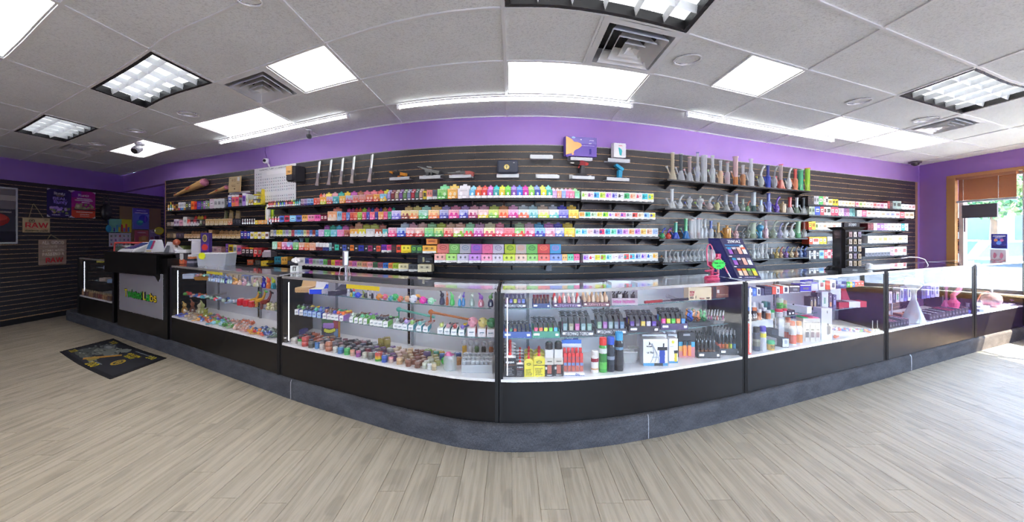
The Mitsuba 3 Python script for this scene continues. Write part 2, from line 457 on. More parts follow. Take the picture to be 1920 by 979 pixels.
names_vent = {
 (-2.1, .68): 'square metal ceiling vent of nested frames left of a light panel',
 (-6.3, .68): 'thin dark ceiling vent at the far left above the posters',
 (.8, .68): 'large square ceiling vent of nested frames over the middle of the shop',
 (5.0, .68): 'square ceiling vent beside the gridded light near the window',
}
def nearest(d, x, r):
 return min(d.items(), key=lambda kv: abs(kv[0][0] - x) + 8 * abs(kv[0][1] - r))
nm_out = 0
for kind, x0, x1, r0, r1 in fixtures:
 xm = (x0 + x1) / 2
 if kind == 'panel':
  (kx, kr), lab = nearest(names_panel, xm, r0)
  if abs(kx - xm) > .5 or abs(kr - r0) > .06:
   nm_out += 1; lab = ['first', 'second', 'third', 'fourth', 'fifth', 'sixth'][nm_out - 1] + ' light panel counted from the left wall behind the photographer'
  k = thing('ceiling_light_panel', lab, 'ceiling light', 'flat ceiling light panels')
  A, Bq = cell(x0, x1, r0, r1, 9, .012)
  part(k, 'frame', slab(A, Bq, CEIL + .012, CEIL + .05), 'white_paint')
  A, Bq = cell(x0, x1, r0, r1, 9, .022)
  part(k, 'diffuser', strip_mesh(A, Bq, CEIL + .008), 'panel_glow', **emit(PANEL_L))
 elif kind == 'louvre':
  lab = nearest(names_louvre, xm, r0)[1]
  k = thing('ceiling_troffer', lab, 'ceiling light', 'gridded ceiling lights')
  A, Bq = cell(x0, x1, r0, r1, 9, .02)
  part(k, 'diffuser', strip_mesh(A, Bq, CEIL + .06), 'panel_glow', **emit([v * .30 * b for v, b in zip(PANEL_L, (.93, 1, 1.05))]))
  # black rim
  O1, O2 = cell(x0, x1, r0, r1, 9, .011); I1, I2 = cell(x0, x1, r0, r1, 9, .042)
  mb = MB()
  for o, q in ((O1, I1), (O2, I2)):
   strip_mesh(o, q, CEIL - .002, False, mb); strip_mesh(o, q, CEIL - .002, True, mb)
   mb.add([(x, y, CEIL - .002) for x, y in q] + [(x, y, CEIL + .055) for x, y in q], [(i, i + 1, len(q) + i + 1, len(q) + i) for i in range(len(q) - 1)])
  for e in (0, -1):
   P = [O1[e], I1[e], I2[e], O2[e]]
   mb.add([(x, y, CEIL - .0015) for x, y in P], [(0, 1, 2, 3)])
   mb.add([(*I1[e], CEIL - .002), (*I2[e], CEIL - .002), (*I2[e], CEIL + .055), (*I1[e], CEIL + .055)], [(0, 1, 2, 3)])
  part(k, 'frame', mb, 'black_metal')
  # louvre blades: 5 across, 2 along, each with a V section
  for q in range(1, 6):
   x = x0 + (x1 - x0) * q / 6
   ya, yb = G(x, r0) - .03, G(x, r1) + .03
   mb = MB().add([(x, ya, CEIL + .004), (x, yb, CEIL + .004), (x - .012, yb, CEIL + .045), (x - .012, ya, CEIL + .045), (x + .012, yb, CEIL + .045), (x + .012, ya, CEIL + .045)],
       [(0, 1, 2, 3), (1, 0, 5, 4)])
   part(k, 'blade', mb, 'louvre_white')
  for q in (1, 2):
   rr = r0 + (r1 - r0) * q / 3
   xs = np.linspace(x0 + .03, x1 - .03, 9)
   v, f = [], []
   for x in xs:
    y = G(x, rr); v += [(x, y, CEIL + .004), (x, y - .016, CEIL + .045), (x, y + .016, CEIL + .045)]
   for i in range(len(xs) - 1):
    f += [(3 * i, 3 * i + 3, 3 * i + 4, 3 * i + 1), (3 * i, 3 * i + 2, 3 * i + 5, 3 * i + 3)]
   part(k, 'blade', MB().add(v, f), 'louvre_white')
 elif kind == 'vent':
  lab = nearest(names_vent, xm, r0)[1]
  k = thing('ceiling_vent', lab, 'vent', 'square ceiling vents')
  def ring(s0, z0, s1, z1):
   """A sloping square frame between two scaled outlines."""
   A, Bq = cell(x0, x1, r0, r1, 3, .01)
   cx, cy = xm, (G(xm, r0) + G(xm, r1)) / 2
   out = [A[0], A[-1], Bq[-1], Bq[0]]
   P0 = [(cx + (x - cx) * s0, cy + (y - cy) * s0, z0) for x, y in out]
   P1 = [(cx + (x - cx) * s1, cy + (y - cy) * s1, z1) for x, y in out]
   return P0 + P1, [(i, (i + 1) % 4, 4 + (i + 1) % 4, 4 + i) for i in range(4)]
  part(k, 'rim', MB().add(*ring(1.0, CEIL - .001, .84, CEIL - .004)).add(*ring(.84, CEIL - .004, .82, CEIL + .1)), 'white_paint')
  A, Bq = cell(x0, x1, r0, r1, 3, .03)
  part(k, 'duct', strip_mesh(A, Bq, CEIL + .12), 'black_metal')
  for s in (.72, .50, .28):
   part(k, 'cone', MB().add(*ring(s, CEIL - .018, s - .15, CEIL + .05)).add(*ring(s, CEIL - .018, s - .01, CEIL - .006)), 'white_paint')
  mbv = MB().add(*ring(.16, CEIL - .02, .02, CEIL + .0))
  part(k, 'centre', mbv, 'white_paint')
scene['louvre_white'] = {'type': 'twosided', 'bsdf': {'type': 'diffuse', 'reflectance': rgb(.92, .94, .95)}}
# LED tubes under the row beside the wall
for c0, c1, lab in ((413, 653, 'left glowing LED tube under the ceiling, ending above the rifles'), (747, 1184, 'middle and longest glowing LED tube above the black case'),
     (1287, 1561, 'right glowing LED tube above the tall glass water pipes')):
 k = thing('led_tube', lab, 'tube light', 'LED tubes along the ceiling')
 tt = span(c0 + .5, c1 - .5, 12)
 fn = lambda t: .852 * Yw(t)
 part(k, 'lamp', sweep(tt, fn, [(-.014, CEIL - .034), (.0, CEIL - .042), (.014, CEIL - .034), (.014, CEIL - .014), (-.014, CEIL - .014)][::-1]), 'panel_glow', **emit(TUBE_L))
 part(k, 'rail', sweep(tt, fn, [(-.016, CEIL - .013), (.016, CEIL - .013), (.016, CEIL - .004), (-.016, CEIL - .004)]), 'white_paint')
 for c in (c0, c1):
  Y = fn(B(c)); x = B(c) * Y
  part(k, 'end_cap', MB().box(x - .012, x + .012, Y - .018, Y + .018, CEIL - .045, CEIL - .003), 'white_paint')
# round downlights
def downlight(c, r, rad, lit, lab):
 p = on_plane(c, r, CEIL)
 k = thing('downlight', lab, 'downlight', 'round downlights')
 part(k, 'trim_ring', MB().lathe([(rad * 1.12, -.001), (rad * 1.12, -.006), (rad, -.007), (rad * .97, 0)], n=28, at=p, cap=False), 'white_paint', smooth=30)
 part(k, 'reflector', MB().lathe([(rad, -.004), (rad * .93, .05), (rad * .8, .12), (rad * .62, .17)], n=28, at=p, cap=False), 'chrome', smooth=True)
 if lit:
  a = np.arange(28) * 2 * np.pi / 28
  v = [p + [0, 0, .02]] + [p + [rad * .97 * math.cos(t), rad * .97 * math.sin(t), .02] for t in a]
  part(k, 'lamp', MB().add(v, [(0, 1 + (i + 1) % 28, 1 + i) for i in range(28)]), 'panel_glow', **emit(lit))
 else:
  part(k, 'bulb', MB().ball(p + [0, 0, .13], rad * .5, 'eee', 2), 'frosted', smooth=True)
downlight(1289, 112, .087, (7, 6.3, 4.9), 'glowing warm white round downlight beside the big square vent')
downlight(1738, 224, .105, (2.2, 1.55, 1.0), 'dim peach coloured downlight in front of the right vent')
downlight(1611, 190, .092, None, 'unlit mirrored downlight right of the square light panel')
downlight(353, 214, .088, None, 'unlit mirrored downlight below the large left gridded light')
downlight(255, 245, .088, None, 'unlit mirrored downlight above the dome camera')
downlight(181, 270, .088, None, 'unlit mirrored downlight nearest the far left vent')
downlight(466, -1, .06, (2.2, 1.5, .7), 'amber downlight cut by the top edge of the picture')
# ------------------------------------------------------------------ lettering and posters
_text_cache = {}
def text_on(mb, text, h, origin, u, n, col, bold=False, width=None, depth=.0008, up=(0, 0, 1)):
 """Letters standing on a plane: origin = left end of the base line, u = reading direction, n = out of the plane."""
 key = (text, bold)
 if key not in _text_cache:
  tm = meshkit.text_mesh(text, 1.0, depth=.01, bold=bold)
  _text_cache[key] = (np.array(tm.vertices), np.array(tm.faces))
 v, f = _text_cache[key]
 sx = h if width is None else width / (v[:, 0].max() - v[:, 0].min())
 x0 = v[:, 0].min()
 u, n, up = np.asarray(u, float), np.asarray(n, float), np.asarray(up, float)
 P = np.asarray(origin, float) + ((v[:, :1] - x0) * sx) * u + (v[:, 1:2] * h) * up + ((v[:, 2:] > .005) * depth) * n
 return mb.add(P, f, col)
class Sheet:
 """A flat printed sheet; picture coordinates a (across) and b (up) run from 0 to 1."""
 def __init__(s, o, u, n, w, h, col, th=.004, up=(0, 0, 1)):
  s.o, s.u, s.n, s.up, s.w, s.h, s.k = np.asarray(o, float), np.asarray(u, float), np.asarray(n, float), np.asarray(up, float), w, h, 0
  s.mb = MB()
  P = [s.o, s.o + w * s.u, s.o + w * s.u + h * s.up, s.o + h * s.up]
  s.mb.hexa([P[0] - th * s.n * 0, P[1], P[1] + th * s.n, P[0] + th * s.n, P[3], P[2], P[2] + th * s.n, P[3] + th * s.n], col)
  s.th = th
 def pt(s, a, b):
  return s.o + a * s.w * s.u + b * s.h * s.up + (s.th + s.k) * s.n
 def rect(s, a0, a1, b0, b1, col):
  s.k += .0004
  s.mb.quad(s.pt(a0, b0), s.pt(a1, b0), s.pt(a1, b1), s.pt(a0, b1), col); return s
 def poly(s, pts, col):
  s.k += .0004
  v = [s.pt(*p) for p in pts]
  s.mb.add(v, [(0, i, i + 1) for i in range(1, len(v) - 1)], col); return s
 def oval(s, a, b, ra, rb, col, n=14, wob=0, seed=0):
  r = random.Random(seed)
  return s.poly([(a + ra * (1 + wob * r.uniform(-1, 1)) * math.cos(2 * math.pi * i / n), b + rb * (1 + wob * r.uniform(-1, 1)) * math.sin(2 * math.pi * i / n)) for i in range(n)], col)
 def text(s, t, a, b, hb, col, bold=False, wa=None):
  s.k += .0004
  text_on(s.mb, t, hb * s.h, s.pt(a, b), s.u, s.n, col, bold, None if wa is None else wa * s.w, .0006, s.up); return s
UX, NY = (1, 0, 0), (0, -1, 0)
# ------------------------------------------------------------------ platform
pf = thing('counter_platform', 'long curved platform covered in grey carpet, carrying all the counters', 'platform')
tt = np.linspace(B(124), B(1922), 110)
prof = [(.0, 0), (.0, .14), (.006, .158), (.02, .170), (.04, .175), (.74, .175), (.74, 0)]
part(pf, 'carpet_body', sweep(tt, Yp, prof), 'carpet_grey', smooth=40)
for i, c in enumerate((545, 1216, 1709)):
 part(pf, 'seam', sweep(np.linspace(B(c - .7), B(c + .7), 3), Yp, [(-.002, .002), (-.002, .142), (.004, .16), (.018, .173), (.018, .165), (.004, .15), (.004, .002)]), 'grey_paint')
# ------------------------------------------------------------------ glass cases
DECK, SH1, SH2, TOP = .48, .735, .945, 1.105
CD = .64      # depth of a case
case_info = [
 (146, 214, 'short glass display case at the far left end beside the slatted wall', 'grey_glass', True),
 (319, 525, 'glass display case of coloured glass pipes beside the black till counter', 'white_back', True),
 (526, 935, 'wide glass display case full of grinders and jars, left of the centre', 'white_back', True),
 (936, 1395, 'wide glass display case of lighters, torches and fuel cans in the centre', 'white_back', True),
 (1396, 1660, 'glass display case with supplement bottles, scales and an open red box', 'white_back', True),
 (1661, 1826, 'glass display case with dark slim cartons and a clear glass beaker pipe', None, False),
 (1827, 1921, 'glass display case nearest the shop window holding a hookah', None, False),
]
cases = []
for c0, c1, lab, back, strip in case_info:
 k = thing('display_case', lab, 'display case', 'row of black based glass display cases')
 cases.append(k)
 tt = span(c0, c1, 12); e = .0
 ti = np.linspace(B(c0) + .004, B(c1) - .004, len(tt))
 part(k, 'base_panel', sweep(ti, Yc, [(0, .176), (0, DECK - .022), (.02, DECK - .022), (.02, .176)]), 'black_laminate', smooth=30)
 part(k, 'plinth', sweep(ti, Yc, [(.03, .176), (.03, DECK - .03), (CD, DECK - .03), (CD, .176)]), 'black_laminate')
 part(k, 'deck', sweep(ti, Yc, [(-.003, DECK - .02), (-.003, DECK), (CD, DECK), (CD, DECK - .02)]), 'deck_white')
 for s_, t in ((0, B(c0)), (1, B(c1))):
  Y = Yc(t); x = t * Y; w = .026
  xa, xb = (x, x + w) if s_ == 0 else (x - w, x)
  part(k, 'end_panel', MB().box(xa, xb, Y - .004, Y + CD, .176, TOP - .012), 'black_laminate')
 part(k, 'front_rail', sweep(ti, Yc, [(-.006, TOP - .022), (-.006, TOP), (.016, TOP), (.016, TOP - .022)]), 'rail_alu')
 part(k, 'rear_rail', sweep(ti, Yc, [(CD - .02, TOP - .02), (CD - .02, TOP), (CD, TOP), (CD, TOP - .02)]), 'alu')
 part(k, 'top_pane', sweep(ti, Yc, [(.0, TOP + .001), (CD, TOP + .001)], closed=False), 'clearglass')
 part(k, 'front_pane', sweep(ti, Yc, [(.004, DECK), (.004, TOP - .02)], closed=False), 'clearglass')
 if back:
  n = 2 if c1 - c0 > 150 else 1
  for q in range(n):
   a, b = c0 + (c1 - c0) * q / n, c0 + (c1 - c0) * (q + 1) / n
   part(k, 'back_door', sweep(np.linspace(B(a) + .003, B(b) - .003, 8), Yc, [(CD - .03 + .012 * q, DECK), (CD - .03 + .012 * q, TOP - .02), (CD - .02 + .012 * q, TOP - .02), (CD - .02 + .012 * q, DECK)]), 'back_white' if back == 'white_back' else 'frosted')
 shelf_d = {'1': (.20, CD - .04), '2': (.30, CD - .04)}
 if c0 < 1600:
  for z, d0 in ((SH1, .13), (SH2, .17)):
   tsx = np.linspace(B(c0) + .02, B(c1) - .02, len(tt))
   if c0 == 1396 and z == SH1: tsx = np.linspace(B(c0) + .02, B(1640), len(tt))
   sk = part(k, 'shelf', sweep(tsx, Yc, [(d0, z), (CD - .05, z)], closed=False), 'clearglass')
   part(sk, 'edge', sweep(tsx, Yc, [(d0 - .003, z - .006), (d0 - .003, z + .001), (d0 + .002, z + .001), (d0 + .002, z - .006)]), 'shelf_edge')
   # small brackets under the shelf
   for c in np.linspace(c0 + (c1 - c0) * .2, c0 + (c1 - c0) * .8, 3):
    Y = Yc(B(c)); x = B(c) * (Y)
    part(sk, 'bracket', MB().hexa([(x - .006, Y + d0 + .05, z - .016), (x + .006, Y + d0 + .05, z - .016), (x + .006, Y + CD - .03, z - .035), (x - .006, Y + CD - .03, z - .035),
            (x - .006, Y + d0 + .05, z - .004), (x + .006, Y + d0 + .05, z - .004), (x + .006, Y + CD - .03, z - .004), (x - .006, Y + CD - .03, z - .004)]), 'grey_paint')
  for c in ([c0 + (c1 - c0) * q for q in (.13, .52, .97)] if c1 - c0 > 150 else []):
   Y = Yc(B(c)) + CD - .045; x = B(c) * (Yc(B(c)))
   part(k, 'upright', MB().box(x - .011, x + .011, Y, Y + .012, DECK, TOP - .025), 'upright_grey')
 if strip:
  t = B(c0) + .009; Y = Yc(t); x = t * Y + (.026 if c0 != 146 else .02)
  part(k, 'led_strip', MB().box(x, x + .007, Y + .02, Y + .027, DECK + .02, TOP - .06), 'panel_glow', **emit([v * .25 for v in CASE_L]))
  ts2 = np.linspace(B(c0) + .02, B(c1) - .02, len(tt))
  part(k, 'led_rail', sweep(ts2, Yc, [(.020, TOP - .026), (.030, TOP - .026)][::-1], closed=False), 'panel_glow', **emit(CASE_L))
scene['rail_alu'] = two(prin('a9a69f', .35, metallic=.3))
scene['deck_white'] = two(prin('e6e6e8', .35))
scene['back_white'] = two(prin('d4d8e2', .35))
scene['upright_grey'] = two(prin('6c7076', .4))
scene['shelf_edge'] = two(prin('4f7476', .15, specular=.7))
# ------------------------------------------------------------------ till counter
k = thing('till_counter', 'tall black till counter with a grey front panel and green and yellow logo', 'counter')
xa, xb = -5.745, -4.30
def Yf(x): return solve(Yc, x) - .03
xs = np.linspace(xa, xb, 10)
def xprism(xs, fy, z0, z1, depth, back=None):
 mb = MB(); m = len(xs); V = []
 for x in xs:
  y = fy(x); V += [(x, y, z0), (x, y, z1), (x, y + depth, z1), (x, y + depth, z0)]
 F = []
 for i in range(m - 1):
  for j in range(4):
   a, b = 4 * i + j, 4 * i + (j + 1) % 4
   F.append((a, a + 4, b + 4, b))
 F += [(0, 1, 2, 3), (4 * m - 1, 4 * m - 2, 4 * m - 3, 4 * m - 4)]
 return mb.add(V, F)
part(k, 'body', xprism(xs, Yf, .176, 1.19, .7), 'black_laminate', smooth=30)
xs2 = np.linspace(-5.80, -4.47, 8)
apron_y = lambda x: np.interp(x, [-5.80, -4.47], [6.07, 5.36])
part(k, 'apron', xprism(xs2, apron_y, .965, 1.235, .26), 'black_laminate')
part(k, 'side_cheek', MB().hexa([(-4.52, 5.50, .80), (-4.47, 5.50, .80), (-4.47, 5.75, .60), (-4.52, 5.75, .60), (-4.52, 5.40, .965), (-4.47, 5.40, .965), (-4.47, 5.9, .965), (-4.52, 5.9, .965)]), 'black_laminate')
part(k, 'top', xprism(np.linspace(-5.82, -4.31, 8), lambda x: np.interp(x, [-5.82, -4.31], [6.06, 5.26]) + .012, 1.235, 1.25, .85), 'black_laminate')
# grey panel and the logo on it
pa = np.array([-5.66, Yf(-5.66) - .004, .0]); pb = np.array([-4.40, Yf(-4.40) - .004, .0])
u = (pb - pa) / np.linalg.norm(pb - pa); nrm = np.array([u[1], -u[0], 0.]);
if nrm[1] > 0: nrm = -nrm
W = np.linalg.norm(pb - pa)
sh = Sheet(pa + [0, 0, .415] + nrm * .001, u, nrm, W, .575, '9c9c9e', .006)
lp = part(k, 'logo_panel', sh.mb, 'print')
lg = Sheet(pa + [0, 0, .415] + nrm * .007, u, nrm, W, .575, '9c9c9e', .0004)
lg.mb = MB()
for dx, dz in ((-.006, 0), (.006, 0), (0, .012), (0, -.012)):
 lg.k = 0
 lg.text('Twisted Labs', .14 + dx, .36 + dz, .17, '111', True, .74)
cx = .14
lg.k = .001
for s_, col, w in (('T', 'e8e030', .072), ('wisted', '2fae35', .325), ('L', 'e8e030', .062), ('a', '2fae35', .075), ('bs', 'f0d42a', .14)):
 if s_ == 'L': cx += .03
 lg.k = .0008
 lg.text(s_, cx, .36, .17, col, True, w); cx += w + .008
part(lp, 'lettering', lg.mb, 'print')
# ------------------------------------------------------------------ shop window on the right wall
WX = XR
win = structure('window_1')
fr = MB()
YM = 6.19
part(win, 'casing', MB().box(WX - .02, WX + .03, W1 - .12, W1 + .02, WZ0, WZ1 + .02).box(WX - .02, WX + .03, W0, W1 - .12, WZ1 - .03, WZ1 + .02), 'pine')
part(win, 'sill', MB().box(WX - .16, WX + .12, W0, W1 + .02, WZ0 - .03, WZ0), 'pine_pale')
part(win, 'apron', MB().box(WX - .02, WX, W0, W1, WZ0 - .11, WZ0 - .03), 'pine')
for y in (W1 - .15, YM, 4.3, 2.4, W0 + .04):
 part(win, 'mullion', MB().box(WX + .05, WX + .12, y - .035, y + .035, WZ0, WZ1 - .03), 'grey_frame')
part(win, 'rail', MB().box(WX + .05, WX + .12, W0, W1 - .12, WZ0, WZ0 + .05).box(WX + .05, WX + .12, W0, W1 - .12, WZ1 - .08, WZ1 - .03), 'grey_frame')
ys = [W1 - .12, YM, 4.3, 2.4, W0 + .04]
for a, b in zip(ys[1:], ys[:-1]):
 part(win, 'pane', MB().quad((WX + .085, b, WZ0), (WX + .085, a, WZ0), (WX + .085, a, WZ1), (WX + .085, b, WZ1)), 'pane')
scene['pine'] = two(prin('c08a55', .4))
scene['pine_pale'] = two(prin('d9bb90', .35))
scene['grey_frame'] = two(prin('a9abb0', .4))
scene['blind_wood'] = two(prin('a8714b', .4))
for j, (y0, y1, lab) in enumerate(((YM + .06, W1 - .14, 'raised copper brown slatted blind in the corner window pane'), (4.34, YM - .02, 'raised copper brown slatted blind cut off by the right picture edge'))):
 k = thing('window_blind', lab, 'blind', 'raised blinds on the shop window')
 part(k, 'head_rail', MB().box(WX - .015, WX + .03, y0, y1, WZ1 - .07, WZ1 - .03), 'blind_wood')
 for i in range(19):
  z = WZ1 - .08 - i * .0178
  part(k, 'slat', MB().hexa([(WX - .004, y0 + .01, z - .010), (WX + .000, y0 + .01, z - .012), (WX + .000, y1 - .01, z - .012), (WX - .004, y1 - .01, z - .010),
         (WX + .006, y0 + .01, z + .009), (WX + .010, y0 + .01, z + .007), (WX + .010, y1 - .01, z + .007), (WX + .006, y1 - .01, z + .009)]), 'blind_wood')
 part(k, 'bottom_rail', MB().box(WX - .012, WX + .02, y0, y1, WZ1 - .445, WZ1 - .415), 'grey_frame')
 for f_ in (.12, .72):
  y = y1 - (y1 - y0) * f_
  part(k, 'ladder_tape', MB().box(WX - .010, WX - .008, y - .004, y + .004, WZ1 - .42, WZ1 - .06), 'white_paint')
def on_right(c, r, X=None):
 X = WX + .07 if X is None else X
 Y = X / B(c)
 return np.array([X, Y, EYE + (440 - r) / 800 * Y])
UR, NR = (0, -1, 0), (-1, 0, 0)
def right_sheet(c0, c1, r0, r1, col, X=None, th=.004):
 a, b = on_right(c0, r1, X), on_right(c1, r1, X)
 top = on_right((c0 + c1) / 2, r0, X)[2]; bot = on_right((c0 + c1) / 2, r1, X)[2]
 return Sheet((a[0], a[1], bot), UR, NR, a[1] - b[1], top - bot, col, th)
k = thing('window_sign', 'dark grey back of a rectangular sign hanging under the blind', 'sign')
part(k, 'board', right_sheet(1806, 1872, 383, 408, '41424c', WX + .03, .02).mb, 'print')
for c in (1812, 1866):
 p = on_right(c, 383, WX + .04)
 part(k, 'chain', MB().tube([p, (p[0], p[1], WZ1 - .42)], .002, '555', 5), 'print')
s = right_sheet(1784, 1810, 409, 435, '3a2430')
s.text('Runtz', .15, .80, .12, 'e8a040', True, .7).rect(.1, .45, .62, .70, 'e9c9d0').rect(.5, .9, .62, .70, 'e9c9d0').rect(.15, .85, .48, .55, 'c08070').rect(.1, .4, .28, .36, 'eee').rect(.5, .9, .28, .36, 'eee').rect(.2, .8, .10, .18, 'd8a0a0')
put(thing('window_poster', 'upper dark poster with an orange heading on the window beside the wooden casing', 'poster'), s.mb)
s = right_sheet(1779, 1806, 448, 475, '402632')
s.text('Runtz', .15, .82, .12, 'e8a040', True, .7).oval(.5, .42, .3, .22, 'd06a80', wob=.2).oval(.42, .5, .14, .1, 'f0b0b8').oval(.6, .45, .12, .1, 'e890a0').rect(.1, .9, .06, .14, 'f3dada')
put(thing('window_poster', 'lower dark poster with pink clusters on the window, below a round sticker', 'poster'), s.mb)
s = right_sheet(1781, 1790, 437, 448, 'f3e7c0'); s.mb = MB(); s.k = 0; s.oval(.5, .5, .45, .45, 'c7a13a', 18).oval(.5, .5, .3, .3, 'e8d08a', 18)
put(thing('window_sticker', 'small round gold sticker on the glass between two dark posters', 'sticker'), s.mb)
s = right_sheet(1859, 1889, 439, 466, '3b3f98')
s.rect(.1, .9, .82, .9, 'e8e8ff').rect(.25, .75, .72, .78, 'cfd4ff').oval(.3, .58, .12, .1, 'e79a7a', wob=.2).oval(.68, .58, .12, .1, 'd37ac0', wob=.2).oval(.5, .4, .16, .14, '6aa0ff', wob=.2).rect(.08, .92, .08, .2, '2a2c70')
put(thing('window_poster', 'blue square poster on the window above a white and pink one', 'poster'), s.mb)
s = right_sheet(1857, 1887, 468, 512, 'f1e4ee')
s.oval(.3, .75, .1, .12, 'e58aa8', wob=.3).oval(.72, .75, .1, .12, 'e58aa8', wob=.3).rect(.05, .95, .52, .56, 'c23a5a').rect(.12, .88, .44, .49, 'd0567a').oval(.3, .2, .12, .14, 'e69ab2', wob=.3).oval(.72, .2, .12, .14, 'e69ab2', wob=.3)
put(thing('window_poster', 'white poster with pink shapes on the window below the blue one', 'poster'), s.mb)
s = right_sheet(1774, 1801, 492, 512, '3e3a44', WX - .05, .012)
s.rect(.08, .92, .5, .85, '8a8490').rect(.2, .8, .2, .35, 'cfcad0')
put(thing('window_card', 'dark card standing on the window sill at its left end', 'card'), s.mb)
# ------------------------------------------------------------------ outside the window
gr = structure('ground_outside')
put(gr, MB().box(XR + .2, 70, -40, 60, -.25, -.12).box(-60, XR + .2, -40, -4.45, -.25, -.12), 'concrete')
def _conc(p, n, uv):
 t = fbm(p.x * 1.5, p.y * 1.5, 0.0); s_ = noise(p.x * 40, p.y * 40, 0.0)
 return mix(lc('cfcbc4'), lc('b2aea8'), t) * (.9 + .15 * s_)
scene['concrete'] = two({'type': 'diffuse', 'reflectance': mikit.proc(_conc)})
def car(x, y, col, lab, yaw=0.):
 k = thing('parked_car', lab, 'car', 'cars parked outside the window')
 R = rotz(yaw)
 L_, Wd = 4.5, 1.8
 prof = [(-2.25, .35), (-2.25, .75), (-2.1, .9), (-1.2, .98), (-.55, 1.42), (.9, 1.45), (1.7, 1.0), (2.2, .95), (2.25, .4)]
 def ext(pr, w, colr):
  m = len(pr); V = [(a, -w, z) for a, z in pr] + [(a, w, z) for a, z in pr]
  F = [(i, (i + 1) % m, m + (i + 1) % m, m + i) for i in range(m)]
  mb = MB().add(V, F, colr)
  ctr = np.mean(pr, axis=0)
  V2 = [(ctr[0], -w, ctr[1])] + [(a, -w, z) for a, z in pr] + [(ctr[0], w, ctr[1])] + [(a, w, z) for a, z in pr]
  F2 = [(0, 1 + i, 1 + (i + 1) % m) for i in range(m)] + [(m + 1, m + 2 + (i + 1) % m, m + 2 + i) for i in range(m)]
  return mb.add(V2, F2, colr)
 z0 = -.12
 def fin(mb): return mb.move(R, (x, y, z0))
 part(k, 'body', fin(ext(prof, .9, col)), 'gloss')
 part(k, 'cabin_glass', fin(ext([(-1.08, 1.0), (-.53, 1.38), (.86, 1.41), (1.55, 1.02)], .905, '3d5a66')), 'gloss')
 part(k, 'windscreen', fin(MB().hexa([(-1.21, -.75, 1.0), (-1.19, -.75, .99), (-1.19, .75, .99), (-1.21, .75, 1.0), (-.60, -.68, 1.42), (-.56, -.68, 1.41), (-.56, .68, 1.41), (-.60, .68, 1.42)], '3d5a66')), 'gloss')
 for a in (-1.4, 1.4):
  for s_ in (-.82, .82):
   w = part(k, 'wheel', fin(MB().lathe([(.32, -.1), (.32, .1)], '1a1a1a', 18, (a, s_, .32), (0, 1, 0))), 'print')
   part(w, 'hub_cap', fin(MB().lathe([(.19, -.105), (.19, .105)], 'b8b8bc', 12, (a, s_, .32), (0, 1, 0))), 'metalpaint')
 for s_ in (-.65, .65):
  part(k, 'head_lamp', fin(MB().ball((-2.22, s_, .72), .11, 'f4f4f0', 1, (.4, 1.5, .8))), 'gloss')
car(13.3, 12.6, 'f0f2f2', 'white parked car seen through the window beside the blue poster', .25)
car(13.8, 8.9, '9fc4d8', 'pale blue parked car at the right edge of the window view', .2)
bk = thing('shop_building', 'low pale building with a dark window band across the car park', 'building')
part(bk, 'wall', MB().box(34, 35, 6, 44, -.12, 4.2), 'white_paint')
part(bk, 'roof', MB().box(33.4, 35.4, 5.6, 44.4, 4.2, 4.6), 'grey_paint')
for i in range(8):
 y = 8 + i * 4.4
 f = part(bk, 'window', MB().box(33.93, 33.99, y, y + 3.2, .6, 2.8, '4d6a74'), 'gloss')
def tree(x, y, h, r, lab, seed):
 k = thing('tree', lab, 'tree', 'trees across the car park')
 rg = random.Random(seed)
 part(k, 'trunk', MB().tube([(x, y, -.12), (x + .1, y, h * .4), (x, y + .1, h * .75)], [.18, .14, .06], '6b5a48', 8), 'print')
 mb = MB()
 for i in range(1500):
  a, b, rr = rg.uniform(0, 6.283), math.acos(rg.uniform(-1, 1)), r * rg.uniform(.45, 1)
  c = np.array([x + rr * math.sin(b) * math.cos(a), y + rr * math.sin(b) * math.sin(a), h * .72 + rr * .8 * math.cos(b)])
  d1 = np.array([rg.gauss(0, 1) for _ in range(3)]); d2 = np.array([rg.gauss(0, 1) for _ in range(3)])
  d1 *= .16 / np.linalg.norm(d1); d2 *= .12 / np.linalg.norm(d2)
  mb.add([c - d1, c + d2, c + d1, c - d2], [(0, 1, 2, 3)], rg.choice(['5f8a5a', '6f9a62', '557f58']))
 part(k, 'foliage', mb, 'print', kind='stuff')
tree(27, 24, 5.5, 2.0, 'green tree across the car park behind the white car', 1)
tree(28, 15.5, 4.6, 1.6, 'smaller green tree beside the mullion across the car park', 2)
# ------------------------------------------------------------------ signs on the left wall
UL, NL = (0, 1, 0), (1, 0, 0)
def on_left(c, r, X=None):
 X = XL + .002 if X is None else X
 Y = X / B(c)
 return np.array([X, Y, EYE + (440 - r) / 800 * Y])
def left_sheet(c0, c1, r0, r1, col, th=.006, X=None):
 cm = (c0 + c1) / 2
 a, b = on_left(c0, r1, X), on_left(c1, r1, X)
 top, bot = on_left(cm, r0, X)[2], on_left(cm, r1, X)[2]
 return Sheet((a[0], a[1], bot), UL, NL, b[1] - a[1], top - bot, col, th)
k = thing('framed_poster', 'large glossy poster in a clear frame, cut by the left picture edge', 'poster')
s = left_sheet(-70, 32, 348, 458, 'c6cdcb', .012)
part(k, 'frame', s.mb, 'gloss')
p = Sheet(s.o + np.array([.012, .03, .03]), UL, NL, s.w - .06, s.h - .06, '33343a', .002)
p.rect(0, 1, .62, 1, '6f6a68').rect(0, 1, .78, .88, 'a9a29a').oval(.45, .42, .42, .14, '7c2a24').oval(.62, .46, .2, .06, 'b04a3a').rect(0, 1, 0, .2, '24252b').rect(.2, .9, .55, .58, '8d8580')
part(k, 'print', p.mb, 'gloss')
def rope(mb, a, b, apex):
 for q in (a, b): mb.tube([q, apex], .006, '8a7a5c', 6)
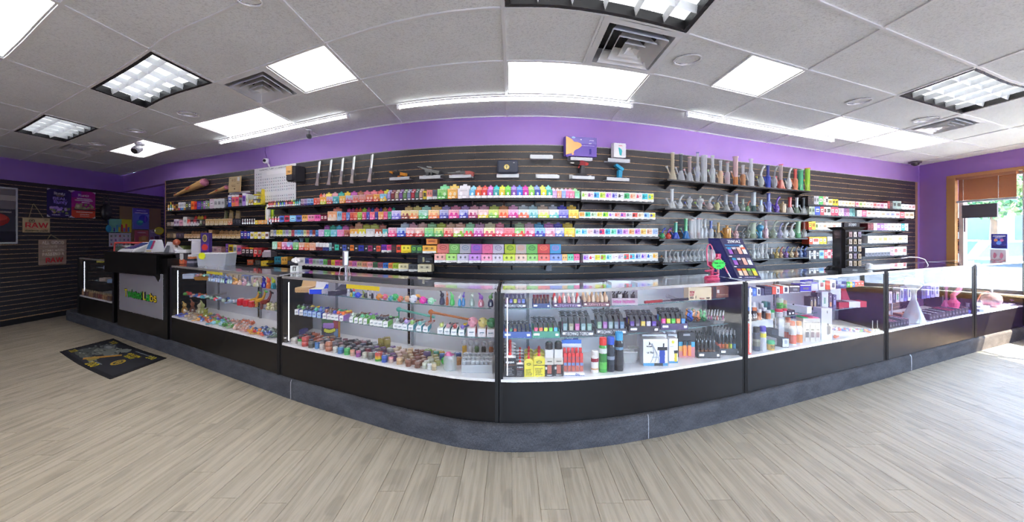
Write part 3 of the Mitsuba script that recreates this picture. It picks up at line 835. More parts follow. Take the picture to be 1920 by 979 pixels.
# wooden sign with red lettering
k = thing('hanging_sign', 'tan wooden sign with large red lettering hanging on a rope from a nail', 'sign')
s = left_sheet(42, 92, 409, 436, 'c3ae86', .014)
part(k, 'board', s.mb)
q = Sheet(s.o + np.array([.0145, 0, 0]), UL, NL, s.w, s.h, 'c3ae86', 0.0); q.mb = MB()
q.text('RAW', .07, .34, .33, 'b8202a', True, .86).text('SMOKED HERE', .07, .06, .11, '1b1a18', True, .86).oval(.31, .80, .11, .13, '2a2723', 18).oval(.31, .80, .085, .10, 'c3ae86', 18).oval(.31, .80, .05, .05, '4a4238', 12).rect(.08, .93, .25, .27, 'b8202a').rect(.78, .93, .86, .90, '5a5040')
part(k, 'lettering', q.mb)
ap = on_left(62.5, 381, XL + .012)
mb = MB(); rope(mb, s.pt(.2, 1), s.pt(.76, 1), ap); part(k, 'rope', mb)
part(k, 'nail', MB().ball(ap, .014, '222', 1))
k = thing('hanging_sign', 'weathered pinkish wooden sign with white words and red lettering below the tan sign', 'sign')
s = left_sheet(72, 123, 449.5, 496, 'a58e7c', .014)
for i in range(5): s.rect(0, 1, .2 * i, .2 * i + .012, '8a7566')
part(k, 'board', s.mb)
q = Sheet(s.o + np.array([.0185, 0, 0]), UL, NL, s.w, s.h, 'c3ae86', 0.0); q.mb = MB()
q.text('ALL GOOD', .08, .82, .12, 'e6ddd0', True, .82).text('DAYS', .36, .68, .08, 'd8cdbd', True, .28).text('START WITH', .1, .53, .075, 'e6ddd0', True, .8).text('PASSING A', .1, .36, .12, 'e6ddd0', True, .8).text('RAW', .22, .09, .18, 'b8242c', True, .64).rect(.1, .3, .71, .725, 'd8cdbd').rect(.7, .9, .71, .725, 'd8cdbd')
part(k, 'lettering', q.mb)
ap = on_left(95, 440, XL + .012)
mb = MB(); rope(mb, s.pt(.28, 1), s.pt(.72, 1), ap); part(k, 'rope', mb)
def crop_marks(s):
 for a, b in ((0, 0), (1, 0), (0, 1), (1, 1)):
  da, db = (.12 if a == 0 else -.12), (.05 if b == 0 else -.05)
  s.rect(min(a, a + da), max(a, a + da), min(b, b + db * .5), max(b, b + db * .5), 'eceaf2')
  s.rect(min(a, a + da * .35), max(a, a + da * .35), min(b, b + db * 1.3), max(b, b + db * 1.3), 'eceaf2')
s = left_sheet(87.5, 133, 355, 407, '2b2350')
crop_marks(s)
s.text('Runtz', .27, .80, .09, 'f0eef8', True, .46).rect(.35, .68, .755, .77, 'd9b45a').text('REAL', .22, .62, .09, 'b79cf0', True, .56).text('Runty', .26, .48, .12, 'a98af0', True, .56)
rg = random.Random(4)
for i in range(26): s.oval(rg.uniform(.08, .92), rg.uniform(.15, .34), .07, .045, rg.choice(['8a6ec8', 'b08ad8', '6f7a4a', '9c8a5a', '5a4a90', 'c2a0e0']), 8, .25, i)
s.rect(.15, .5, .06, .085, 'c8c0e0').rect(.7, .88, .06, .085, 'c8c0e0')
put(thing('wall_poster', 'dark purple poster with lilac lettering and buds on the left slatted wall', 'poster'), s.mb)
s = left_sheet(133.5, 178, 359, 409, 'a3247e')
s.rect(0, 1, 0, .28, 'd2502e').rect(0, 1, .28, .4, 'b8305a').rect(0, .4, .75, 1, '7a2a9a')
crop_marks(s)
s.text('Runtz', .26, .80, .09, 'f4eef4', True, .46).rect(.2, .82, .70, .74, 'f2e4ee').rect(.12, .88, .635, .675, 'f2e4ee').rect(.4, .75, .565, .6, 'f2e4ee')
for i in range(26): s.oval(rg.uniform(.15, .85), rg.uniform(.33, .50), .07, .05, rg.choice(['d8cfae', 'a8a078', '7a7850', 'c4b890', '8e8a60']), 8, .25, i + 40)
s.rect(.05, .95, .29, .325, '2a1a20').rect(.15, .85, .20, .235, 'f0d8c8').rect(.3, .7, .12, .15, 'f0d8c8').rect(.3, .7, .06, .085, 'e8c0a8')
put(thing('wall_poster', 'magenta and orange poster with a pile of buds beside the dark purple one', 'poster'), s.mb)
# dark bag on a hook
k = thing('hanging_bag', 'black bag with a blue charm hanging on the left slatted wall', 'bag')
p = on_left(199, 398, XL + .07)
part(k, 'body', MB().ball(p, .13, '131317', 2, (.5, .9, 1.3)), 'print', smooth=True)
part(k, 'strap', MB().tube([p + [0, -.06, .15], p + [0, -.03, .33], p + [0, .03, .35], p + [0, .07, .15]], .014, '131317', 6))
part(k, 'pocket', MB().ball(p + [.05, .0, -.03], .08, '222226', 1, (.5, .9, .8)), 'print', smooth=True)
part(k, 'charm', MB().ball(p + [.03, .02, -.33], .055, '2a8ab0', 1, (.6, 1, 1.4)).tube([p + [.02, .02, -.15], p + [.03, .02, -.27]], .008, '1c3a60', 5))
# board with product posters
k = thing('pin_board', 'brown board on the left wall behind the till, carrying posters', 'board')
put(k, left_sheet(224, 301, 389, 456, '7d6444', .01).mb)
s = left_sheet(203, 246, 411, 436, '7fc9a8', .005, XL + .014)
s.rect(.55, 1, 0, 1, 'd9d532')
for i, (a, c, h) in enumerate(((.2, '4a4a8a', .3), (.32, '5ab0d0', .5), (.42, 'e0d040', .35), (.53, 'd84040', .55), (.63, '9a7ad0', .3), (.72, 'd04a50', .6), (.82, '4a70c0', .35))): s.rect(a, a + .08, .05, .05 + h, c)
put(thing('product_poster', 'green and yellow poster of small coloured bottles behind the till', 'poster'), s.mb)
s = left_sheet(204, 245, 437, 462, 'dfdde4', .005, XL + .014)
for i in range(5):
 for j in range(3): s.rect(.06 + i * .19, .14 + i * .19, .1 + j * .3, .25 + j * .3, ['c05a60', '8a8aa8', '9a9a80', 'a070b0', '90b090', 'a0a8c0'][(i * 2 + j) % 6])
put(thing('product_poster', 'white poster with rows of small products behind the till', 'poster'), s.mb)
s = left_sheet(248, 278, 391, 430, '6f7fd0', .02, XL + .014)
s.rect(0, 1, .75, 1, '5d50b0').rect(.2, .8, .88, .91, 'd8d8f0').rect(.1, .9, .76, .80, 'eceaf8').oval(.62, .5, .28, .2, '3d48b8').oval(.4, .32, .22, .14, '3a90b0').oval(.45, .36, .16, .05, '5ad0a0').oval(.75, .5, .08, .16, '7a5ad0')
put(thing('product_poster', 'tall blue poster on the brown board behind the till', 'poster'), s.mb)
s = left_sheet(252, 278, 432, 458, 'c46a70', .005, XL + .014); s.rect(.2, .8, .8, .88, 'e8c8c8').rect(.3, .95, .1, .55, 'd8a050').rect(.5, .8, .3, .6, 'e0b870')
put(thing('product_poster', 'pink red poster below the tall blue poster', 'poster'), s.mb)
s = left_sheet(279.5, 299, 431, 458, 'a79cbc', .005, XL + .014); s.rect(.15, .7, .8, .88, 'e4dcec').rect(.5, .95, .2, .55, '3a2a3a').rect(.1, .4, .3, .5, 'c08090')
put(thing('product_poster', 'lilac poster at the right end of the brown board', 'poster'), s.mb)
# ------------------------------------------------------------------ floor mat
def mat_pt(a, b, z):
 """a along the long side, b from the near side to the far side."""
 n0, n1, f0, f1 = np.array([-5.735, 5.41]), np.array([-4.13, 4.385]), np.array([-5.70, 6.10]), np.array([-4.155, 5.135])
 lo = n0 + (n1 - n0) * a + np.array([0, -.03]) * math.sin(a * math.pi); hi = f0 + (f1 - f0) * a + np.array([0, -.03]) * math.sin(a * math.pi)
 p = lo + (hi - lo) * b
 return (p[0], p[1], z)
k = thing('floor_mat', 'black rubber backed floor mat printed like a gold and grey banknote', 'mat')
mb = MB(); N = 9
V = [mat_pt(i / (N - 1), b, z) for i in range(N) for b, z in ((0, .001), (0, .006), (1, .006), (1, .001))]
F = [(4 * i + j, 4 * i + 4 + j, 4 * i + 4 + (j + 1) % 4, 4 * i + (j + 1) % 4) for i in range(N - 1) for j in range(4)] + [(0, 1, 2, 3)] + [(4 * N - 1, 4 * N - 2, 4 * N - 3, 4 * N - 4)]
part(k, 'rubber', mb.add(V, F, '17171b'))
def mrect(mb, a0, a1, b0, b1, col, z, n=5):
 V = [mat_pt(a, b, z) for a in np.linspace(a0, a1, n) for b in (b0, b1)]
 mb.add(V, [(2 * i, 2 * i + 2, 2 * i + 3, 2 * i + 1) for i in range(n - 1)], col)
def moval(mb, a, b, ra, rb, col, z, n=16, wob=0, seed=1):
 r = random.Random(seed)
 V = [mat_pt(a, b, z)] + [mat_pt(a + ra * (1 + wob * r.uniform(-1, 1)) * math.cos(6.2832 * i / n), b + rb * (1 + wob * r.uniform(-1, 1)) * math.sin(6.2832 * i / n), z) for i in range(n)]
 mb.add(V, [(0, 1 + i, 1 + (i + 1) % n) for i in range(n)], col)
mb = MB()
mrect(mb, .04, .96, .08, .93, '25262b', .0064)
moval(mb, .26, .70, .13, .13, '43464a', .0068); moval(mb, .26, .70, .085, .085, '6b6e70', .0072); moval(mb, .26, .70, .05, .05, '8b8e8e', .0076)
for i, (a, b, ra, rb) in enumerate(((.22, .36, .12, .2), (.33, .5, .12, .16), (.42, .62, .1, .2), (.5, .8, .06, .1), (.3, .25, .1, .1))): moval(mb, a, b, ra, rb, ['4d504c', '5f625c', '6d7068', '7c7f78', '555850'][i], .0068 + .0002 * i, 14, .25, i)
for i in range(60):
 rg2 = random.Random(i); moval(mb, rg2.uniform(.1, .52), rg2.uniform(.15, .85), .022, .02, rg2.choice(['7c7f76', '3a3d3a', '6a6d66', '8a8c82']), .0079, 7, .3, i)
V = [mat_pt(.36, .17, .0086), mat_pt(.40, .12, .0086), mat_pt(.60, .62, .0086), mat_pt(.57, .66, .0086)]; mb.add(V, [(0, 1, 2, 3)], 'b5803a')
mrect(mb, .40, .50, .16, .33, '8a7a3a', .0086)
moval(mb, .73, .42, .05, .13, 'b08c30', .0086); moval(mb, .73, .42, .03, .09, '3a342a', .0089); moval(mb, .73, .42, .014, .06, 'b08c30', .0092)
mrect(mb, .55, .66, .20, .23, '6a6c72', .0086); mrect(mb, .6, .88, .875, .90, '7a7c80', .0086)
part(k, 'print', mb)
mb = MB()
def mtext(t, a, b, ha, hb, col):
 """Lettering on the mat, reading along the long side."""
 tm = meshkit.text_mesh(t, 1.0, depth=.01, bold=True); v = np.array(tm.vertices)
 x = (v[:, 0] - v[:, 0].min()) / (v[:, 0].max() - v[:, 0].min()); y = v[:, 1]
 P = [mat_pt(a + xx * ha, b + yy * hb, .0095 + (zz > .005) * .0008) for xx, yy, zz in zip(x, y, v[:, 2])]
 mb.add(P, np.array(tm.faces), col)
mtext('100', .52, .06, .13, .14, 'cfae2e'); mtext('100', .10, .83, .11, .10, 'b8a03a'); mtext('100', .83, .80, .10, .11, 'd8c034'); mtext('100', .05, .12, .08, .12, 'a8902e')
mtext('GOLDEN', .60, .72, .18, .07, 'd8b830'); mtext('TICKET', .62, .62, .14, .07, 'd8c234')
part(k, 'lettering', mb)
# ------------------------------------------------------------------ wall shelves
SD = .30
def Ysf(t): return Yw(t) - SD
def wall_shelf(z, c0, c1, lab, glass=False):
 k = thing('wall_shelf', lab, 'shelf', 'black shelves on the slatted wall')
 tt = span(c0, c1, 14)
 part(k, 'board', sweep(tt, Ysf, [(0, z - .016), (0, z), (SD - .004, z), (SD - .004, z - .016)]), 'black_metal', smooth=30)
 if not glass:
  part(k, 'front_lip', sweep(tt, Ysf, [(-.004, z - .02), (-.004, z + .004), (-.0005, z + .004), (-.0005, z - .02)]), 'black_metal')
 n = max(2, int(abs(c1 - c0) / 62) + 1)
 for c in np.linspace(c0 + (c1 - c0) * .04, c1 - (c1 - c0) * .04, n):
  Y = Ysf(B(c)); x = B(c) * Y; YB = Yw(B(c)) - .002
  part(k, 'bracket', MB().hexa([(x - .006, Y + .05, z - .03), (x + .006, Y + .05, z - .03), (x + .006, YB - .05, z - .085), (x - .006, YB - .05, z - .085),
          (x - .006, Y + .03, z - .017), (x + .006, Y + .03, z - .017), (x + .006, YB - .05, z - .017), (x - .006, YB - .05, z - .017)]), 'black_metal')
 return k
# ------------------------------------------------------------------ labels made from what stands beside what
REG = []      # (key, look, colour, place, noun)
def hsv(c):
 import colorsys
 v = [int(ch * 2, 16) / 255 for ch in c] if len(c) == 3 else [int(c[i:i + 2], 16) / 255 for i in (0, 2, 4)]
 return colorsys.rgb_to_hsv(*v)
def cname(c):
 h, s, v = hsv(c); h *= 360
 if v < .22: return 'black'
 if s < .10: return 'white' if v > .84 else 'grey' if v > .4 else 'dark grey'
 if s < .22 and v > .75:
  base = 'pink' if h < 20 or h > 320 else 'cream' if h < 75 else 'mint' if h < 190 else 'lilac' if h > 250 else 'pale blue'
  return base
 n = ('red' if h < 14 or h >= 345 else 'orange' if h < 38 else 'yellow' if h < 64 else 'lime' if h < 95 else 'green' if h < 155 else
   'teal' if h < 188 else 'blue' if h < 250 else 'violet' if h < 290 else 'magenta' if h < 325 else 'pink')
 if n == 'orange' and v < .75: n = 'brown'
 if n == 'orange' and s < .5: n = 'tan' if v < .85 else 'peach'
 if n == 'red' and s < .62 and v > .75: n = 'salmon'
 if n == 'yellow' and v < .65: n = 'olive'
 if v < .45: return 'dark ' + n
 if s < .38 and v > .75 and n not in ('peach', 'salmon', 'tan'): return 'pale ' + n
 return n
def reg(key, look, col, place, noun):
 REG.append([key, look, cname(col) if col else '', place, noun])
ORD = ['', 'first', 'second', 'third', 'fourth', 'fifth', 'sixth', 'seventh', 'eighth', 'ninth', 'tenth', '11th', '12th', '13th', '14th', '15th', '16th', '17th', '18th', '19th', '20th']
def ordn(i):
 if i < len(ORD): return ORD[i]
 return f'{i}' + ('th' if 10 < i % 100 < 14 else {1: 'st', 2: 'nd', 3: 'rd'}.get(i % 10, 'th'))
def finish_labels():
 from collections import Counter
 rows = {}
 for r in REG: rows.setdefault(r[3], []).append(r)
 cand = {}
 for place, rs in rows.items():
  for i, r in enumerate(rs):
   look = f'{r[2]} {r[1]}'.strip()
   L = f'{rs[i - 1][2]} {rs[i - 1][4]}'.strip() if i > 0 else None
   R = f'{rs[i + 1][2]} {rs[i + 1][4]}'.strip() if i + 1 < len(rs) else None
   opts = [f'{look} {place}']
   if L and R: opts.append(f'{look} between {L} and {R} {place}')
   elif R: opts.append(f'{look} at the left end beside {R} {place}')
   elif L: opts.append(f'{look} at the right end beside {L} {place}')
   opts.append(f'{look}, {ordn(i + 1)} from the left {place}')
   opts.append(f'{r[2]} {r[4]}, {ordn(i + 1)} from the left {place}')
   opts.append(f'{r[4]} {ordn(i + 1)} from the left {place}')
   cand[r[0]] = opts
 level = {k: 0 for k in cand}
 for _ in range(4):
  cnt = Counter(cand[k][min(level[k], len(cand[k]) - 1)] for k in cand)
  for k in cand:
   t = cand[k][min(level[k], len(cand[k]) - 1)]
   if cnt[t] > 1 or len(t.split()) > 16:
    level[k] = min(level[k] + 1, len(cand[k]) - 1)
 for k in cand:
  t = cand[k][level[k]].strip()
  if len(t.split()) < 4: t = 'small ' + t
  labels[k]['label'] = t
# ------------------------------------------------------------------ goods in rows
rg = random.Random(11)
def shade(c, f):
 v = [int(ch * 2, 16) / 255 for ch in c] if len(c) == 3 else [int(c[i:i + 2], 16) / 255 for i in (0, 2, 4)]
 v = [min(1, max(0, a * f if f <= 1 else a + (1 - a) * (f - 1))) for a in v]
 return ''.join('%02x' % int(a * 255) for a in v)
def carton(c0, c1, z, h, kind, cols, place, group, Yfn=Ysf, hl=None, dp=.15, dy=.012, noun=None):
 """One box of goods standing on a shelf at height z; c0, c1 are the stations of its sides, h its height in sight rows."""
 Y = min(Yfn(B(c0)), Yfn(B(c1))) + dy
 x0, x1 = B(c0) * Y + .0012, B(c1) * Y - .0012
 H = h * Y / 800; w = x1 - x0
 a, b, c = (list(cols) + [None] * 3)[:3]
 mb = MB(); f = Y - .0006
 pr = rg
 if kind == 't':       # small bottle with a cap
  k = thing('small_bottle', '', 'bottle', group); r = w * .47; cx = (x0 + x1) / 2
  mb.lathe([(r, 0, a), (r, H * .62, a), (r * .55, H * .72, a)], a, 9, (cx, Y + r, z))
  mb.lathe([(r * 1.004, H * .14, 'eee'), (r * 1.004, H * .34, 'eee')], 'eee', 9, (cx, Y + r, z), cap=False)
  part(k, 'body', mb, 'gloss', smooth=False)
  part(k, 'cap', MB().lathe([(r * .62, H * .70), (r * .56, H), (r * .3, H)], b or '222', 8, (cx, Y + r, z)), 'gloss')
  reg(k, 'small bottle', a, place, noun or 'bottle'); return k
 if kind == 's':       # slim pack with a rounded device showing
  k = thing('slim_pack', '', 'pack', group)
  mb.box(x0, x1, Y, Y + dp, z, z + H * .78, shade(a, .8)).fquad(x0, x1, z, z + H * .25, f, shade(a, .62)).fquad(x0 + w * .25, x1 - w * .1, z + H * .04, z + H * .16, f - .0004, 'f2f2f2')
  mb.fquad(x0 + w * .2, x1 - w * .2, z + H * .30, z + H * .74, f, a)
  part(k, 'box', mb)
  part(k, 'device', MB().box(x0 + w * .2, x1 - w * .2, Y + .01, Y + .03, z + H * .5, z + H, a).fquad(x0 + w * .32, x1 - w * .3, z + H * .82, z + H * .92, Y + .0095, 'f0f0f0'))
  part(k, 'device', MB().box(x0 + w * .1, x1 - w * .1, Y + .07, Y + .09, z + H * .7, z + H * 1.22, shade(a, 1.25)).fquad(x0 + w * .2, x1 - w * .3, z + H * 1.02, z + H * 1.1, Y + .0695, 'f0f0f0'))
  reg(k, 'slim pack', a, place, noun or 'pack'); return k
 nm = {'w': 'picture_carton', 'p': 'small_pack', 'k': 'tray_pack', 'n': 'striped_pack', 'b': 'carton'}.get(kind, 'display_carton')
 k = thing(nm, '', nm.split('_')[-1], group)
 if kind in 'dlf':       # open display carton with a raised lid
  b = b or shade(a, .8); c = c or shade(a, .86)
  mb.box(x0, x1, Y, Y + dp, z, z + H, shade(a, .93))
  mb.fquad(x0, x1, z, z + H * .40, f, b).fquad(x0, x1, z + H * .40, z + H * .985, f, a)
  mb.fquad(x0, x1, z + H * .95, z + H * .99, f - .0003, shade(a, 1.6))
  if kind == 'l':     # white base strip, a vial in front of each face
   mb.fquad(x0, x1, z, z + H * .34, f - .0004, 'ecebe6')
   mb.fdisc((x0 + x1) / 2, z + H * .52, w * .2, H * .17, f - .0005, shade(a, 1.75), 8)
  else:
   for q in (.28, .72):
    mb.fdisc(x0 + w * q, z + H * .5, w * .15, H * .19, f - .0005, pr.choice([shade(b, 1.3), shade(b, 1.0), shade(a, 1.5)]), 7)
   mb.fquad(x0 + w * .08, x0 + w * .34, z + H * .12, z + H * .23, f - .0007, 'f6f3f0').fquad(x0 + w * .42, x0 + w * .74, z + H * .10, z + H * .25, f - .0007, shade(a, 1.6))
   mb.fquad(x0 + w * .2, x1 - w * .2, z + H * .8, z + H * .84, f - .0005, shade(a, .8))
  part(k, 'box', mb)
  # goods showing over the front edge
  m = max(2, int(w / .018))
  gm = MB()
  for q in range(m):
   xa = x0 + w * (q + .15) / m; xb = x0 + w * (q + .85) / m
   gm.box(xa, xb, Y + .02, Y + dp - .03, z + H * .9, z + H * 1.03, shade(a, .7))
  part(k, 'contents', gm, kind='stuff')
  Hl = (hl or h * 1.6) * Y / 800
  yb = Y + dp - .004
  L = MB()
  if kind == 'f':    # flower-shaped lid
   for q in range(6):
    L.lathe([(w * .22, 0), (w * .22, .003)], c, 9, ((x0 + x1) / 2 + w * .22 * math.cos(q * 1.047), yb - .003, z + Hl - w * .4 + w * .22 * math.sin(q * 1.047)), (0, 1, 0))
   L.box(x0 + w * .2, x1 - w * .2, yb - .003, yb, z + H * .8, z + Hl - w * .3, c)
  else:
   L.hexa([(x0, yb - .002, z + H * .8), (x1, yb - .002, z + H * .8), (x1, yb, z + H * .8), (x0, yb, z + H * .8),
     (x0 + w * .02, yb + .012, z + Hl * .90), (x1 - w * .02, yb + .012, z + Hl * .90), (x1 - w * .02, yb + .014, z + Hl * .90), (x0 + w * .02, yb + .014, z + Hl * .90)], c)
   L.box(x0 + w * .32, x1 - w * .32, yb + .012, yb + .014, z + Hl * .895, z + Hl, shade(c, .93))
   L.add([(x0 + w * .18, yb + .004, z + Hl * .74), (x1 - w * .18, yb + .004, z + Hl * .74), (x1 - w * .18, yb + .006, z + Hl * .8), (x0 + w * .18, yb + .006, z + Hl * .8)], [(0, 1, 2, 3)], shade(c, 1.3))
  part(k, 'lid', L)
  reg(k, 'open display carton', a, place, noun or 'carton'); return k
 # closed cartons
 mb.box(x0, x1, Y, Y + dp, z, z + H, a if kind != 'w' else 'e9e7e2')
 if kind == 'w':         # white carton with a coloured picture
  mb.fquad(x0 + w * .08, x1 - w * .05, z + H * .30, z + H * .92, f, a)
  mb.fquad(x0 + w * .12, x0 + w * .5, z + H * .42, z + H * .66, f - .0004, b or shade(a, .55)).fquad(x0 + w * .2, x0 + w * .42, z + H * .66, z + H * .8, f - .0004, b or shade(a, .55))
  mb.fquad(x0 + w * .55, x1 - w * .12, z + H * .62, z + H * .68, f - .0004, shade(a, .5))
  mb.fquad(x0 + w * .15, x1 - w * .2, z + H * .10, z + H * .15, f, 'b9b7b4')
 elif kind == 'b':       # band at the foot, two marks and a line of print
  mb.fquad(x0, x1, z, z + H * .3, f, b or 'e9e5e0').fquad(x0 + w * .12, x1 - w * .12, z + H * .42, z + H * .88, f, shade(a, .88) if c is None else c)
  for q in (.3, .7): mb.fdisc(x0 + w * q, z + H * .64, w * .1, H * .14, f - .0004, shade(a, .55), 7)
  mb.fquad(x0 + w * .2, x1 - w * .25, z + H * .13, z + H * .18, f - .0004, shade(b or 'e9e5e0', .7))
 elif kind == 'p':       # plain pack with a label
  mb.fquad(x0 + w * .15, x1 - w * .15, z + H * .35, z + H * .75, f, b or shade(a, 1.5)).fquad(x0 + w * .25, x1 - w * .25, z + H * .5, z + H * .58, f - .0004, shade(a, .5))
  if c: mb.fquad(x0, x1, z + H * .82, z + H, f, c)
 elif kind == 'k':       # dark tray holding one coloured square
  mb.fquad(x0 + w * .38, x1 - w * .08, z + H * .12, z + H * .92, f - .002, b).fquad(x0 + w * .5, x1 - w * .2, z + H * .45, z + H * .7, f - .0024, shade(b, .6)).fquad(x0 + w * .05, x0 + w * .24, z + H * .4, z + H * .6, f - .0004, 'ddd')
 elif kind == 'n':       # slim striped pack
  mb.fquad(x0, x1, z + H * .45, z + H, f, b or shade(a, .6)).fquad(x0 + w * .2, x1 - w * .2, z + H * .2, z + H * .38, f, shade(a, .7))
 put(k, mb)
 look = {'w': 'white carton with its picture', 'p': 'small pack', 'k': 'dark tray with a square', 'n': 'striped slim pack', 'b': 'carton'}[kind]
 if kind == 'w': reg(k, 'picture on a white carton', a, place, 'picture')
 elif kind == 'k': reg(k, 'square in a dark tray', b, place, 'square')
 else: reg(k, look, a, place, noun or look.split()[-1])
 return k
def row(z, start, spec, place, group, h=12, hl=None, kind='b', dp=.15, Yfn=Ysf, dy=.012):
 """spec: tokens 'end:colours[:kind][:h=..][:l=..]'; '>x' moves on to x without a box."""
 x = start
 for tok in spec.split():
  if tok[0] == '>': x = float(tok[1:]); continue
  q = tok.split(':'); e = float(q[0]); cols = q[1].split('/'); kd, hh, ll = kind, h, hl
  for o in q[2:]:
   if o.startswith('h='): hh = float(o[2:])
   elif o.startswith('l='): ll = float(o[2:])
   else: kd = o
  carton(x, e, z, hh, kd, cols, place, group, Yfn, ll, dp, dy)
  x = e
def eq(c0, c1, cols, kind=None, extra=''):
 """Tokens of equally wide boxes."""
 cs = cols.split(); w = (c1 - c0) / len(cs)
 return f'>{c0} ' + ' '.join(f'{c0 + w * (i + 1):.2f}:{c}' + (f':{kind}' if kind else '') + extra for i, c in enumerate(cs)) + ' '
# ---- middle bay
Z1, Z2, Z3, Z4, Z4R, Z5 = 1.85, 1.652, 1.467, 1.298, 1.205, 1.105
wall_shelf(Z1, 501, 1088, 'top long black shelf of display cartons on the middle of the wall')
wall_shelf(Z1 - .012, 1089, 1227, 'short top shelf of small white cartons left of the tall glass pipes')
wall_shelf(Z2, 502, 1231, 'second long black shelf of display cartons on the middle of the wall')
wall_shelf(Z3, 506, 1236, 'third long black shelf of display cartons on the middle of the wall')
wall_shelf(Z4, 509, 820, 'fourth black shelf carrying dark trays with coloured squares')
wall_shelf(Z4R, 813, 1236, 'stepped lower shelf of two-tier pastel cartons in the middle')
wall_shelf(Z5, 500, 811, 'lowest black shelf in the middle, partly behind the chrome pipe stand')
p1, g1 = 'on the top middle shelf', 'cartons on the top middle shelf'
row(Z1, 502, eq(502, 563, 'd8463f/a02020 e0605a/a02020 c84a44/802020 e8c84a/aa3030 5a4090/201a2a d8d04a/444 3a5ab0/222 3aa05a/223 4a5ac8/222 e8b0b0/a33 7a2030/311 d04a6a/522 c04040/e8d060 d8d050/3a8a3a 2a9a8a/145 3aa0a0/145 9ac8e0/278', 't'), p1, g1, h=12.5)
row(Z1, 564, eq(564, 588, 'b8a0b4/6a4a64 b0a0c8/54407a a8c0dc/2a4a80 8ab0d8/1a4a8a', 'b'), p1, g1, h=12.5)
row(Z1, 588, eq(588, 600, 'd8604a/c03a2a/e0503a d88a80/c04a3a/f0b0a0', 'd'), p1, g1, h=13, hl=24)
row(Z1, 600, '612:f0a84a/b8c83a/f0d85a:d 624:c8b0d0/c8584a/e8a8a8:d 636:5ab0b0/3a8a98/3aa898:d 648:f0b858/e8903a/f0c83a:d 661:b8c0d8/c85a6a/c860b0:d 673:d8a0a0/d8705a/b06a50:d 686:d89890/c8604a/e07a90:d 700:d87a5a/b83a3a/e8808a:d 712:f0a84a/c84a2a/e0605a:d 725:8ac0d8/e8b83a/f0e040:d', p1, g1, h=14, hl=25)
row(Z1, 725, eq(725, 793, 'a898c8 803038 b09a80 7a4a90 6a8a58 7880a0 a8303c 3a5a50 c09080', 's'), p1, g1, h=18)
row(Z1, 793, '800:c8b030/2a2a2a:p:h=17 811:e89080/ecebe6 820:5a5a6a/ecebe6', p1, g1, h=18)
row(Z1, 820, '839:8cc870/5aa848/8ce0a0:d 858:f0b45a/e8a040/f0d070:d 880:dcd2d4/d0c6c8/f4eef0:d', p1, g1, h=19, hl=31)
row(Z1, 880, eq(880, 1036, '6ab8dc/3a7aa8/a0e0f4 e0602c/b8481c/f49a78 d83a34/a82828/f06a60 b85ab0/8a3a88/f088d8 3a9a9a/287a7a/40d4d4 d8c038/a89828/f4f048 6ac038/4a8a28/90f060 7a4aa0/5a3080/b890e8 3a6ac8/2a4a98/60a0f0 b82a90/8a1c6a/e040b0 8ac858/5a9a38/b8f078 3a4a9a/283878/90a8f0 e0dc3a/b0a828/f4f060 3aa898/287a70/80e0d0', 'l'), p1, g1, h=17, hl=28)
row(Z1, 1036, '1044.5:c8a0d0/b890c8/f0d0f0:d 1053:f0a080/e8885a/f8d0c8:d 1061:90a8e0/7890d8/d0e0f4:d 1068:e880b0/d8609a/f0b0d8:d 1077.5:e8809a/e0688a/f4b0c4:d 1087:80c890/88d8b8/a8f0a0:d', p1, g1, h=15, hl=23)
row(Z1 - .012, 1090, eq(1090, 1226, 'd4d8b8/8ac040 e0c4d4/8a4a8a 58b0e8/1a4a90 c8e060/80b020 d8a8f0/8a40c0 b0b0f0/4038a8 d8d8dc/2a2a34 50b878/1a6a38 f0c8a8/d88060 e8d0d4/b82a4a 38c0c8/107a88 d8e040/50a8a0', 'w'), 'on the short top shelf of white cartons', 'small white cartons on the top middle shelf', h=16.5)
p2, g2 = 'on the second middle shelf', 'cartons on the second middle shelf'
row(Z2, 502.5, eq(502.5, 524, 'c84a58/e8d8c8 d05a60/f0e0d0 c84a50/f0e0d0 d0506a/f0e0e0', 't'), p2, g2, h=11)
row(Z2, 524, '533:5a78c8/26365e:p 543:c84058/3a1a22:p 555:8ac8e8/b0dcf0:p 566:5a68c0/26305e:p 577:f0b060/f0c898 590:f0a0b8/e880a0 601:e858a8/f078b0 607:6a1c2c/f0d8d8:p 613.5:6a1c2c/f0d8d8:p', p2, g2, h=12)
row(Z2, 614, '632:f0a878/f0d0b8/e88a70:d:l=27 641:90c8e8/b8dcf0', p2, g2, h=17.5)
row(Z2, 641, '649:e05a58/d83a48/e0488a:d 656:6a90d0/4a60a8/b83a7a:d 663:e06a58/c83a3a/d83a34:d 670:f07a50/d8503a/e85a3a:d 679:b8d860/8ab038/a8c828:d 687:e8608a/c83a70/c0307a:d 693:4a58b8/303a90/2c50a8:d 703:f0707a/e0509a/e04a58:d 709:40409a/2c2c78/4a2a98:d 719:f0a850/e0885a/b07830:d 727:f06a9a/e0487a/f03a7a:d 734:40a078/2a8a68/1c8a70:d', p2, g2, h=15, hl=25)
